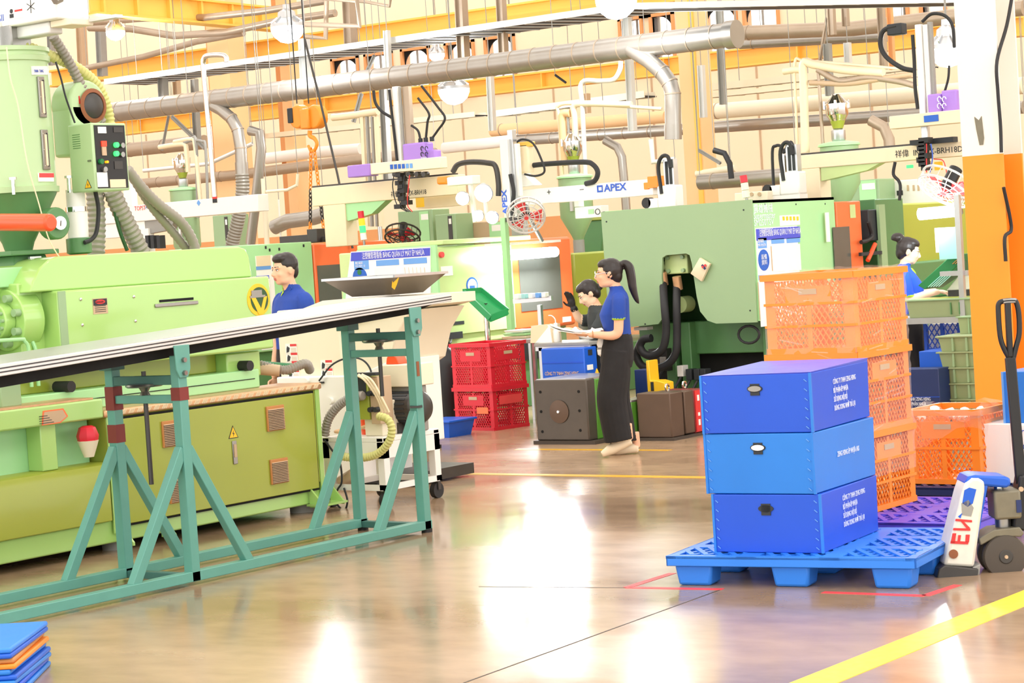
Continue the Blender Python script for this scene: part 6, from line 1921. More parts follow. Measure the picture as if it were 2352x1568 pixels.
# gripper: stacked black blocks, hoses
gx = PY(930, 430, y - .18)
gb = B()
for k in range(9):
    s = random.uniform(.05, .10)
    c0 = PY(918 + random.uniform(0, 18), 402 + k * 9, y - .2)
    gb.box(c0.x - s / 2, c0.x + s / 2, y - .26, y - .16, c0.z - .025, c0.z + .025)
gb.build('gripper', 'black', R1)
for k in range(4):
    cable(R1, y - .25, ((905 + k * 12, 402), (902 + k * 12, 430), (912 + k * 8, 470), (935 + k * 4, 486)), .006, 'ink' if k < 3 else 'inkred')
for px in (905, 938, 956, 972):
    p0 = PY(px, 400, y - .2)
    B().cyl(p0, p0 + V((0, .08, 0)), .03, n=10).build('roller', 'dkmetal', R1)
B().prism([(PY(752, 480, y).x, z - h / 2), (PY(885, 480, y).x, z - h / 2), (PY(850, 480, y).x, z - h / 2 - .14), (PY(795, 480, y).x, z - h / 2 - .2)], 'y', y + .02, y + .14).build('gusset', 'mint', R1, flat=True)
B().box(PY(745, 520, y).x, PY(795, 520, y).x, y, y + .2, 1.85, z - h / 2).build('pedestal', 'beige', R1, bev=.008)
rect_y('hazard_plate', y + .0, 955, 455, 975, 475, 'yellow', R1)
B().box(PY(960, 490, y + .2).x, PY(1060, 490, y + .2).x, y + .2, y + .35, z - h / 2 - .12, z - h / 2).build('back_box', 'beige', R1)
R1b = thing('support_frame', 'cream tube frame standing left of the purple box robot', 'frame', PY(860, 380, 20.5))
for px, t_ in ((834, 'beige'), (866, 'beige'), (845, 'greyframe'), (857, 'greyframe')):
    B().bar(PY(px - 2, 268, 20.5), PY(px + 10, 520, 20.5), .05 if t_ == 'beige' else .03, .04).build('upright', t_, R1b)
B().sweep(smooth_path([PY(px, py, 20.5) for px, py in ((764, 270), (800, 266), (830, 262), (868, 256))]), .045, 10).build('top_tube', 'beige', R1b)

# APEX robot
y = 18.6
R2 = thing('traverse_robot', 'white traverse robot beam with blue lettering and orange end cap', 'robot arm', PY(1340, 450, y))
bm2, z, h = beam_x(R2, y, (1186, 452), (1500, 432), 36, 'white', .15)
text('APEX', 'inkblue', bm2, PY(1388, 440, y - .003), (1, 0, 0), (0, 0, 1), .105, sx=1.1, bold=.003)
lg = rect_y('logo_square', y - .002, 1371, 426, 1385, 441, 'inkblue', bm2)
rect_y('logo_core', y - .007, 1375, 430, 1382, 437, 'white', lg, .002)
text('+', 'ink', bm2, PY(1256, 449, y - .003), (1, 0, 0), (0, 0, 1), .1)
text('–', 'ink', bm2, PY(1332, 441, y - .003), (1, 0, 0), (0, 0, 1), .1)
B().box(PY(1490, 430, y).x, PY(1514, 430, y).x, y - .02, y + .17, z - .01, z + .11).build('orange_cap', 'crateorange', R2, bev=.006)
B().box(PY(1480, 430, y).x, PY(1492, 430, y).x, y - .015, y + .1, z - .02, z + .05).build('orange_cap', 'crateorange', R2, bev=.006)
cable(R2, y - .02, ((1212, 381), (1260, 376), (1340, 372), (1362, 378), (1373, 395), (1366, 415), (1345, 422)), .028, 'rubber', 'cable_chain')
mm = mast(R2, y - .3, ((1158, 320), (1164, 500)), 22, 'silverpaint', .1)
text('APEX', 'inkblue', mm, PY(1166, 492, y - .302), (0, 0, 1), (-1, 0, 0), .09, sx=1.2, bold=.003)
mast(R2, y - .25, ((1172, 298), (1178, 470)), 14, 'alu', .08)
mast(R2, y - .22, ((1183, 330), (1190, 450)), 10, 'white', .06)
B().box(PY(1203, 380, y).x, PY(1228, 380, y).x, y - .1, y, PY(1210, 398, y).z, PY(1210, 330, y).z).build('arm_bracket', 'beige', R2, bev=.02)
B().box(PY(1186, 330, y).x, PY(1230, 330, y).x, y - .1, y, PY(1210, 338, y).z, PY(1210, 326, y).z).build('bracket_cap', 'crane', R2, bev=.01)
cable(R2, y - .15, ((1182, 330), (1200, 320), (1225, 330), (1245, 370), (1250, 395), (1230, 404), (1205, 400)), .012)
cable(R2, y - .3, ((1172, 400), (1180, 440), (1176, 480), (1180, 520)), .022)
B().prism([(PY(1190, 430, y).x, PY(1190, 430, y).z), (PY(1235, 425, y).x, PY(1235, 425, y).z), (PY(1205, 398, y).x, PY(1205, 398, y).z), (PY(1192, 398, y).x, PY(1192, 398, y).z)], 'y', y - .05, y + .1).build('shoulder', 'white', R2, bev=.01)
cable(R2, y - .3, ((1040, 395), (1052, 378), (1080, 372), (1120, 374), (1138, 382), (1145, 420), (1145, 450)), .03, 'dkmetal', 'cable_chain')
B().box(PY(1048, 410, y).x, PY(1072, 410, y).x, y - .35, y - .2, PY(1060, 422, y).z, PY(1060, 404, y).z).build('orange_motor', 'crateorange', R2, bev=.02)
B().box(PY(1072, 410, y).x, PY(1130, 410, y).x, y - .35, y - .2, PY(1100, 424, y).z, PY(1100, 404, y).z).build('white_actuator', 'white', R2, bev=.01)
for px, py, r in ((1062, 456, .075), (1110, 444, .1), (1098, 496, .06), (1130, 500, .07)):
    p0 = PY(px, py, y - .45)
    wl_ = B().lathe([(r, 0), (r * 1.05, .02), (r * .9, .05), (.03, .09)], p0, 16, axis=(-.3, .9, .3)).build('work_light_shell', 'alu', R2)
    B().lathe([(r * .97, -.004), (r * .6, -.03), (.01, -.036)], p0, 16, axis=(-.3, .9, .3)).build('work_light_lens', 'lampglow', wl_)
B().bar(PY(1080, 420, y - .3), PY(1092, 510, y - .3), .04, .04).build('light_bracket', 'white', R2)
B().bar(PY(1110, 420, y - .3), PY(1118, 500, y - .3), .03, .03).build('light_bracket', 'white', R2)
B().box(PY(1185, 520, y + .1).x, PY(1210, 520, y + .1).x, y + .02, y + .12, 1.8, z - h / 2).build('pedestal', 'greyframe', R2)
wbx = B().box(PY(1320, 480, y + .3).x, PY(1380, 480, y + .3).x, y + .3, y + .45, PY(1350, 500, y + .3).z, PY(1350, 474, y + .3).z).build('control_box', 'white', R2, bev=.006)
rect_y('box_window', y + .298, 1351, 481, 1364, 491, 'mint', wbx)
p0 = PY(1373, 486, y + .298)
B().sweep([p0 + V((.03 * math.cos(k * .5236), -.005, .03 * math.sin(k * .5236))) for k in range(12)], .004, 6, closed=True).build('box_dial', 'ink', wbx)
B().box(PY(1318, 455, y + .3).x, PY(1328, 455, y + .3).x, y + .3, y + .4, PY(1320, 475, y + .3).z, PY(1320, 452, y + .3).z).build('box_hanger', 'white', R2)

# cream robot at right
y = 18.8
R3 = thing('traverse_robot', 'cream traverse robot above the big green machine at the right', 'robot arm', PY(1990, 380, y))
bm3, z, h = beam_x(R3, y, (1806, 376), (2215, 340), 33, 'beige', .16)
text('祥偉  INDEX-BRH18DI', 'ink', bm3, PY(2056, 361, y - .003), (1, 0, 0), (0, 0, 1), .078, sx=.95)
B().box(PY(1806, 376, y).x, PY(2090, 376, y).x, y + .02, y + .13, z + h / 2, z + h / 2 + .018).build('rail', 'dkmetal', R3)
mast(R3, y - .14, ((2108, 56), (2118, 262)), 15, 'white', .06)
mast(R3, y - .12, ((2124, 56), (2134, 262)), 12, 'silverpaint', .06)
mast(R3, y - .10, ((2134, 50), (2144, 262)), 10, 'greyframe', .05)
mast(R3, y - .14, ((2122, 290), (2124, 330)), 16, 'alu', .06)
ar, z2, h2 = beam_x(R3, y - .24, (2042, 278), (2212, 270), 30, 'beige', .14, 'cross_arm')
rect_y('arm_plate', y - .242, 2122, 266, 2156, 278, 'signround', ar)
px3 = B().box(PY(2152, 240, y).x, PY(2180, 240, y).x, y - .2, y - .02, PY(2160, 262, y - .2).z, PY(2160, 214, y - .2).z).build('purple_box', 'purple', R3, bev=.015)
B().box(PY(2180, 240, y).x, PY(2215, 240, y).x, y - .16, y - .0, PY(2190, 262, y).z, PY(2190, 208, y).z).build('purple_side', 'purple', R3, bev=.015)
for i in (0, 1):
    for j in (0, 1):
        o_ = PY(2158 + i * 11, 228 + j * 15, y - .205)
        B().sweep([o_ + V((.02 * math.cos(k * .9), -.004, .025 * math.sin(k * .9))) for k in range(6)], .005, 6).build('box_logo', 'inkwhite', px3)
cable(R3, y - .1, ((2060, 60), (2030, 70), (2022, 100), (2035, 130), (2070, 155), (2098, 162)), .024)
cable(R3, y - .13, ((2096, 80), (2100, 140), (2102, 200), (2108, 250)), .018)
cable(R3, y - .1, ((2118, 50), (2140, 32), (2170, 36), (2188, 60), (2192, 110)), .016)
cable(R3, y - .1, ((2170, 210), (2178, 180), (2180, 150)), .012)
B().box(PY(2050, 70, y).x, PY(2084, 70, y).x, y - .12, y, PY(2060, 82, y).z, PY(2060, 56, y).z).build('cable_clamp', 'ink', R3, bev=.01)
gb = B()
for k in range(8):
    s = random.uniform(.05, .10)
    c0 = PY(2126 + random.uniform(-5, 8), 322 + k * 9, y - .2)
    gb.box(c0.x - s / 2, c0.x + s / 2, y - .27, y - .16, c0.z - .025, c0.z + .025)
gb.build('gripper', 'black', R3)
for k in range(3):
    cable(R3, y - .26, ((2118 + k * 10, 330), (2114 + k * 14, 360), (2120 + k * 8, 396)), .006, ('ink', 'inkred', 'inkblue')[k])
cable(R3, y - .2, ((2145, 365), (2165, 368), (2172, 385), (2175, 402)), .005, 'inkred')
B().box(PY(2100, 320, y).x, PY(2200, 320, y).x, y - .1, y, PY(2150, 330, y).z, PY(2150, 318, y).z).build('carriage', 'ink', R3)
B().box(PY(1838, 430, y).x, PY(1884, 430, y).x, y, y + .22, 1.9, z - h / 2).build('pedestal', 'beige', R3, bev=.008)
B().prism([(PY(1884, 405, y).x, z - h / 2), (PY(2020, 390, y).x, z - h / 2), (PY(1990, 400, y).x, z - h / 2 - .06), (PY(1884, 420, y).x, z - h / 2 - .13)], 'y', y + .02, y + .14).build('gusset', 'palegreen', R3, flat=True)
B().box(PY(1800, 440, y).x, PY(1806, 440, y).x, y, y + .1, 1.95, z + .1).build('end_post', 'alu', R3)
cable(R3, y - .02, ((1778, 450), (1774, 350), (1782, 335), (1794, 336), (1800, 350), (1806, 340), (1816, 326), (1824, 340), (1826, 356)), .016)
cable(R3, y - .3, ((2056, 372), (2052, 400), (2064, 415), (2068, 430), (2066, 460)), .016)
p0 = PY(2090, 386, y - .1)
B().cyl(p0, p0 + V((0, 0, .03)), .035, n=12).build('green_beacon', 'ledgreen', R3)
hz = rect_y('hazard_plate', y - .0, 2146, 372, 2166, 390, 'yellow', R3)

# white robot beam at left behind the cover
y = 20.0
R4 = thing('traverse_robot', 'white traverse robot beam with red and blue lettering behind the near machine', 'robot arm', PY(430, 500, y))
bm4, z, h = beam_x(R4, y, (238, 500), (592, 462), 38, 'white', .2)
text('TOPST', 'inkred', bm4, PY(309, 484, y - .003), (1, 0, 0), (0, 0, 1), .085, sx=.85)
text('AR', 'inkblue', bm4, PY(334, 480, y - .003), (1, 0, 0), (0, 0, 1), .085, sx=.85)
text('120s', 'inkblue', bm4, PY(370, 479, y - .003), (1, 0, 0), (0, 0, 1), .085, sx=.9)
p0 = PY(456, 466, y - .003)
B().prism([(p0.x - .035, p0.z), (p0.x, p0.z + .04), (p0.x + .035, p0.z), (p0.x, p0.z - .04)], 'y', y - .004, y).build('diamond_logo', 'signsky', bm4, flat=True)
rect_y('sticker', y - .002, 488, 452, 499, 465, 'ink', bm4)
rect_y('sticker_band', y - .006, 488, 452, 499, 456, 'inkred', bm4, .002)
B().box(PY(235, 530, y).x, PY(330, 530, y).x, y + .02, y + .18, PY(280, 545, y).z, z - h / 2).build('lower_housing', 'white', R4, bev=.01)
B().prism([(PY(330, 520, y).x, z - h / 2), (PY(400, 500, y).x, z - h / 2), (PY(385, 530, y).x, PY(385, 528, y).z), (PY(320, 540, y).x, PY(320, 540, y).z)], 'y', y + .03, y + .15).build('gusset', 'greyframe', R4, flat=True)
B().box(PY(282, 420, y).x, PY(300, 420, y).x, y, y + .1, z + h / 2, PY(290, 395, y).z).build('column_head', 'white', R4)
B().box(PY(325, 545, y).x, PY(342, 545, y).x, y, y + .1, 0, PY(330, 525, y).z).build('pedestal', 'white', R4)
for px in (350, 362, 376):
    B().box(PY(px, 550, y).x - .03, PY(px, 550, y).x + .03, y - .1, y, PY(px, 570, y).z, PY(px, 540, y).z).build('valve', 'ink', R4)

# ================================================================== HOPPER LOADERS (chrome heads on green hoppers)
def loader(label, px, py, y, s=1.0, body=None, pipes=()):
    """green hopper with a chrome vacuum loader on its lid; (px,py) = centre of the chrome head"""
    c0 = PY(px, py, y)
    k = s
    t = thing('hopper_loader', label, 'hopper', c0)
    B().lathe([(.05 * k, -.16 * k), (.06 * k, -.12 * k), (.115 * k, -.02 * k), (.125 * k, 0), (.125 * k, .1 * k), (.132 * k, .1 * k), (.132 * k, .115 * k), (.12 * k, .13 * k), (.06 * k, .2 * k), (.05 * k, .22 * k)], c0, 24).build('vacuum_head', 'chrome', t)
    B().lathe([(.055 * k, -.16 * k), (.09 * k, -.06 * k), (.1 * k, -.05 * k)], c0 - V((0, 0, .0)), 20).build('sight_cone', 'olive', t)
    for a in range(4):
        d = V((math.cos(a * 1.57 + .4), math.sin(a * 1.57 + .4), 0))
        B().box(c0.x + d.x * .135 * k - .012, c0.x + d.x * .135 * k + .012, c0.y + d.y * .135 * k - .012, c0.y + d.y * .135 * k + .012, c0.z + .06 * k, c0.z + .15 * k).build('toggle_clamp', 'chrome', t)
    B().lathe([(.07 * k, -.30 * k), (.08 * k, -.28 * k), (.08 * k, -.18 * k), (.05 * k, -.16 * k)], c0, 18).build('discharge_box', 'alu', t)
    B().lathe([(.2 * k, -.36 * k), (.235 * k, -.355 * k), (.235 * k, -.335 * k), (.22 * k, -.32 * k), (.1 * k, -.3 * k)], c0, 28).build('lid', 'mint', t)
    zb = body if body is not None else c0.z - 1.0
    B().lathe([(.06, zb), (.08, zb + .05), (.215 * k, zb + .28), (.215 * k, c0.z - .36 * k)], (c0.x, c0.y, 0), 28).build('hopper_body', 'sage', t)
    B().cyl((c0.x, c0.y, 0), (c0.x, c0.y, zb), .07, n=14).build('stand', 'greyframe', t)
    B().box(c0.x + .06, c0.x + .1, c0.y - .235 * k, c0.y - .2 * k, zb + .35, zb + .55).build('sight_window', 'alu', t)
    for pts, r, m in pipes:
        B().sweep(smooth_path([PY(a, b, y) for a, b in pts], 5), r, 10).build('feed_pipe', m, t)
    return t


loader('chrome headed green hopper loader behind the white robot beam at left', 418, 385, 21.5, .9, 1.75,
       (((( 432, 395), (428, 345), (424, 332), (405, 332), (366, 338)), .035, 'beige'), (((455, 500), (450, 330), (440, 322), (420, 330)), .025, 'greyframe'), (((462, 480), (448, 335), (438, 320), (400, 326)), .03, 'beige'), (((478, 480), (472, 340), (465, 325), (445, 322)), .02, 'greyframe')))
loader('chrome headed green hopper loader behind the white lettered beam in the middle', 1316, 345, 21.5, .95, 1.75,
       ((((1322, 322), (1320, 270), (1318, 245), (1340, 238), (1450, 240)), .04, 'beige'), (((1292, 400), (1284, 270), (1282, 244), (1330, 238), (1520, 250)), .02, 'beige'), (((1300, 380), (1292, 290), (1294, 262), (1310, 260)), .05, 'peach'), (((1345, 400), (1338, 250), (1336, 190), (1380, 186), (1410, 182), (1424, 160), (1426, 140)), .03, 'silverpaint'), (((1308, 330), (1304, 262)), .018, 'greyframe')))
loader('chrome headed green hopper loader above the right robot beam', 1923, 262, 21.5, 1.0, 1.9,
       ((((1850, 350), (1846, 200), (1846, 145), (1870, 148), (1940, 160), (2030, 166)), .05, 'beige'), (((1832, 350), (1828, 240), (1826, 142), (1850, 140), (1960, 148), (2090, 160)), .016, 'beige'), (((1800, 164), (1832, 160), (1846, 168), (1848, 220)), .04, 'beige'), (((1890, 330), (1882, 200), (1880, 150), (1900, 150)), .02, 'galvwarm'), (((1878, 160), (1930, 186), (1990, 178), (2060, 186), (2100, 196)), .035, 'galvwarm'), (((1860, 190), (1950, 192), (2040, 178), (2095, 170)), .03, 'tan')))
# green control boxes / dryers of the middle background
for lab, (x0, y0, x1, y1), y in (('green dryer control box behind the black fan', (1003, 490, 1045, 560), 24.0), ('green dryer body behind the purple box robot', (918, 480, 992, 560), 24.2), ('green control box right of the left hopper loader', (492, 492, 530, 560), 24.6), ('grey green cabinet in the middle background', (1060, 505, 1165, 590), 24.4), ('green hopper cone left of the big machine end panel', (1318, 505, 1380, 600), 22.6), ('green hopper top at right of the cream robot pedestal', (1905, 410, 2018, 470), 22.6)):
    a, b = PY(x0, y1, y), PY(x1, y0, y)
    t = thing('dryer_unit', lab, 'dryer', ((a.x + b.x) / 2, y + .2, a.z))
    m = 'tan' if 'grey' in lab else 'sage'
    if 'cone' in lab:
        B().prism([(a.x - .1, b.z), (b.x + .05, b.z), (b.x - .05, a.z), (a.x + .15, a.z)], 'y', y, y + .4).build('body', 'dkgreen', t, bev=.01)
        B().box(a.x - .12, b.x + .06, y - .02, y + .42, b.z, b.z + .06).build('flange', 'olive', t, bev=.006)
    else:
        B().box(a.x, b.x, y, y + .4, a.z - .6, b.z).build('body', m, t, bev=.01)
        rect_y('panel', y - .002, x1 - (x1 - x0) * .4, y0 + 6, x1 - 4, y1 - 8, 'dkmetal' if 'control' in lab else 'mint', t)
        rect_y('label', y - .006, x1 - (x1 - x0) * .34, y0 + 12, x1 - 8, y0 + 24, 'paper', t)
    B().box(a.x + .05, b.x - .05, y + .05, y + .35, 0, a.z - (.6 if 'cone' not in lab else 0)).build('stand', 'greyframe', t)


# ================================================================== FANS
def fan(label, px, py, y, r, nrm, m='redmark', guard='silverpaint'):
    c0 = PY(px, py, y)
    n_ = V(nrm).normalized()
    t = thing('industrial_fan', label, 'fan', c0)
    a = n_.orthogonal().normalized()
    b = n_.cross(a)
    for off, rr in ((.05, 1.0), (-.05, 1.0), (.065, .72), (.072, .45)):
        B().sweep([c0 + n_ * off * r * 4 + (a * math.cos(k * .2618) + b * math.sin(k * .2618)) * r * rr for k in range(24)], .011 if rr == 1 else .006, 6, closed=True).build('guard_ring', guard, t)
    sp = B()
    for k in range(16):
        d = a * math.cos(k * .3927) + b * math.sin(k * .3927)
        sp.sweep([c0 + n_ * r * .3 + d * r * .12, c0 + n_ * r * .29 + d * r * .6, c0 + n_ * r * .2 + d * r, c0 - n_ * r * .2 + d * r], .004, 5)
    sp.build('guard_spokes', guard, t)
    for k in range(3):
        d0 = k * 2.094
        vs = []
        for q, (rr, da, tw) in enumerate(((.15, -.3, .1), (.9, -.45, .08), (.92, .35, -.08), (.15, .3, -.1))):
            d = a * math.cos(d0 + da) + b * math.sin(d0 + da)
            vs.append(c0 + d * r * rr + n_ * tw * r)
        vs += [p + n_ * .008 for p in vs]
        B().add(vs, [(0, 1, 2, 3), (4, 7, 6, 5), (0, 4, 5, 1), (1, 5, 6, 2), (2, 6, 7, 3), (3, 7, 4, 0)]).build('blade', m, t, flat=True)
    B().cyl(c0 - n_ * r * .75, c0 + n_ * r * .12, r * .24, n=18).build('motor', 'black', t)
    B().cyl(c0 + n_ * r * .12, c0 + n_ * r * .3, r * .14, n=16).build('hub', m, t)
    B().bar(c0 - n_ * r * .5, V((c0.x, c0.y + .25, 0 if px < 1000 else 1.75)), .03, .03).build('bracket', 'steel', t)
    return t


fan('wall fan with red blades and silver guard beside the white lettered robot mast', 1208, 494, 17.6, .19, (.55, -.65, -.55))
fan('tilted black and red fan behind the notice board machine', 925, 540, 19.0, .2, (.2, -.45, -.85), m='red', guard='dkmetal')
fan('fan with red blades and silver guard half hidden by the orange column', 2175, 428, 16.9, .24, (-.25, -.55, -.8))
st_ = thing('fan_post', 'light green post carrying the red bladed fan in the middle', 'post', PY(1165, 560, 17.7))
B().box(PY(1160, 560, 17.7).x - .03, PY(1160, 560, 17.7).x + .03, 17.68, 17.74, 0, PY(1160, 500, 17.7).z).build('post', 'mint', st_)
B().bar(PY(1164, 505, 17.7), PY(1195, 500, 17.7), .04, .04).build('arm', 'dkmetal', st_)

# signal towers
for lab, px, y0, y1, y, seq in (('signal tower with red, amber and glowing green lamps left of the middle machine', 828, 485, 552, 18.6, ('red', 'ledamber', 'ledgreen', 'white')), ('small red topped signal tower on the big green machine', 1707, 403, 455, 18.0, ('red', 'cream', 'cream'))):
    t = thing('signal_tower', lab, 'signal lamp', PY(px, y1, y))
    a, b = PY(px + 8, y1, y), PY(px, y0, y)
    nseg = len(seq)
    for k, m in enumerate(seq):
        p, q = b.lerp(a, k / nseg), b.lerp(a, (k + .92) / nseg)
        B().cyl(p, q, .036, n=16).build('lamp_segment', m, t)
    B().cyl(a, V((a.x, a.y, 0 if px < 1000 else 1.98)), .015, n=10).build('stem', 'steel', t)
t = thing('robot_controller', 'cream box with white clamps on top of the big green machine', 'control box', PY(1730, 440, 18.2))
a, b = PY(1688, 456, 18.2), PY(1762, 438, 18.2)
B().box(a.x, b.x, 18.2, 18.5, 1.985, b.z).build('body', 'cream', t, bev=.006)
for k in range(2):
    B().cyl(PY(1726 + 18 * k, 446, 18.19), PY(1726 + 18 * k, 446, 18.2) + V((0, .01, 0)), .02, n=10).build('socket', 'tan', t)
for lab, px, py, y in (('white bracket with black rubber stop on the big machine left end', 1510, 455, 18.3), ('white bracket with black rubber stop on the big machine right end', 1790, 425, 18.3)):
    t = thing('gripper_rest', lab, 'bracket', PY(px, py + 20, y))
    p0 = PY(px, py, y)
    B().box(p0.x, p0.x + .22, y, y + .15, p0.z - .1, p0.z + .12).build('body', 'white', t, bev=.015)
    B().box(p0.x - .12, p0.x, y, y + .12, p0.z - .1, p0.z + .0).build('arm', 'white', t, bev=.01)
    B().cyl((p0.x - .14, y, p0.z - .04), (p0.x - .14, y + .1, p0.z - .04), .055, n=16).build('rubber_stop', 'rubber', t)
    B().box(p0.x - .1, p0.x + .22, y, y + .15, 1.985, p0.z - .1).build('foot', 'white', t)
    B().box(p0.x + .08, p0.x + .2, y + .02, y + .1, p0.z + .12, p0.z + .38).build('rail', 'alu', t)
    for k in (.105, .15):
        B().box(p0.x + k, p0.x + k + .025, y + .01, y + .02, p0.z + .13, p0.z + .36).build('slot', 'ink', t)
    cable(t, y, ((px + 10, py - 10), (px + 2, py - 70), (px + 10, py - 95), (px + 24, py - 95), (px + 30, py - 70)), .02)

# ================================================================== YELLOW HOIST WITH CHAINS
y = 20.5
t = thing('chain_hoist', 'yellow chain hoist with hook and long chains at upper left of centre', 'hoist', PY(710, 270, y))
for px, w_ in ((690, 13), (728, 20)):
    p0 = PY(px, 268, y)
    k = w_ / 140
    B().cyl(p0 - V((.02, .06, 0)), p0 + V((.0, .08, 0)), .15, n=24).build('sheave_cover', 'chain', t, bev=.02)
    B().box(p0.x - .17, p0.x - .08, y - .065, y + .02, p0.z - .07, p0.z + .12).build('sheave_slot', 'ink', t, bev=.01)
p0 = PY(706, 268, y)
B().box(p0.x - .05, p0.x + .1, y - .1, y + .08, p0.z - .16, p0.z + .1).build('trolley_body', 'chain', t, bev=.02)
for px in (682, 709):
    B().cyl(PY(px, 238, y), V((PY(px, 238, y).x, y, 9.4)), .008, n=6).build('wire_rope', 'ink', t)
hk = [PY(px, py, y - .05) for px, py in ((712, 300), (712, 312), (722, 318), (728, 330), (722, 345), (714, 346), (708, 334))]
B().sweep(smooth_path(hk, 5), [.03 - .0004 * k for k in range(31)], 10).build('hook', 'chain', t)
ln = None
for (xa, ya, xb, yb) in ((714, 340, 712, 595), (722, 345, 752, 600)):
    A_, B_ = PY(xa, ya, y - .05), PY(xb, yb, y - .05)
    d = (B_ - A_)
    n_ = int(d.length / .052)
    for k in range(n_):
        c0 = A_ + d * ((k + .5) / n_)
        ax = V((1, 0, 0)) if k % 2 else V((0, 1, 0))
        dz = d.normalized()
        pts = [c0 + dz * (.034 * math.cos(q * .785)) + ax * (.02 * math.sin(q * .785)) for q in range(8)]
        big_ = ya < 342 and k < 3
        B().sweep(pts, .0085, 5, closed=True).build('chain_link', 'chain' if not (430 < ya + (yb - ya) * k / n_ < 505) else 'dkmetal', t)
wr = tag(B().sweep([PY(px, py, 19.5) for px, py in ((700, 90), (735, 230), (775, 400), (810, 570))], .014, 8).build('hanging_cable', 'dkmetal'), 'long dark slanting cable crossing in front of the hoist', 'cable')
# small cream pipes and posts of the left background
for lab, pts, y, r, m in (('cream tube post left of the hoist chain', ((605, 410), (614, 570)), 20.8, .035, 'cream'), ('thin cream pipe arm behind the hoist', ((612, 440), (660, 436), (682, 425), (684, 400)), 20.8, .02, 'cream'), ('white slim pipe left of the yellow chain', ((640, 458), (646, 570)), 21.0, .012, 'white'), ('silver vertical pipe behind the signal tower', ((868, 470), (876, 570)), 21.0, .03, 'alu'), ('bent silver duct elbow behind the middle hopper loader', ((1390, 322), (1418, 338), (1428, 360), (1434, 420), (1440, 500)), 24, .06, 'galv'), ('bent silver duct elbow right of the right hopper loader', ((2000, 276), (2030, 292), (2042, 320), (2044, 350)), 24, .07, 'galvwarm'), ('black bent hose over the big green machine', ((1640, 345), (1664, 352), (1676, 375), (1680, 410)), 22, .035, 'rubber'), ('white riser pipe behind the orange capped beam', ((1495, 320), (1500, 372), (1550, 366)), 23, .035, 'white'), ('left bent flexible duct behind the near machine', ((575, 300), (596, 305), (600, 340), (590, 440), (575, 560)), 23, .075, 'galv'), ('pale pipe run behind the left hopper loader', ((330, 392), (480, 376), (580, 330)), 23.5, .03, 'silverpaint')):
    duct('pipe_run', lab, 'pipe', pts, y, r, m, n=12)

# ================================================================== PEOPLE
from mathutils.bvhtree import BVHTree


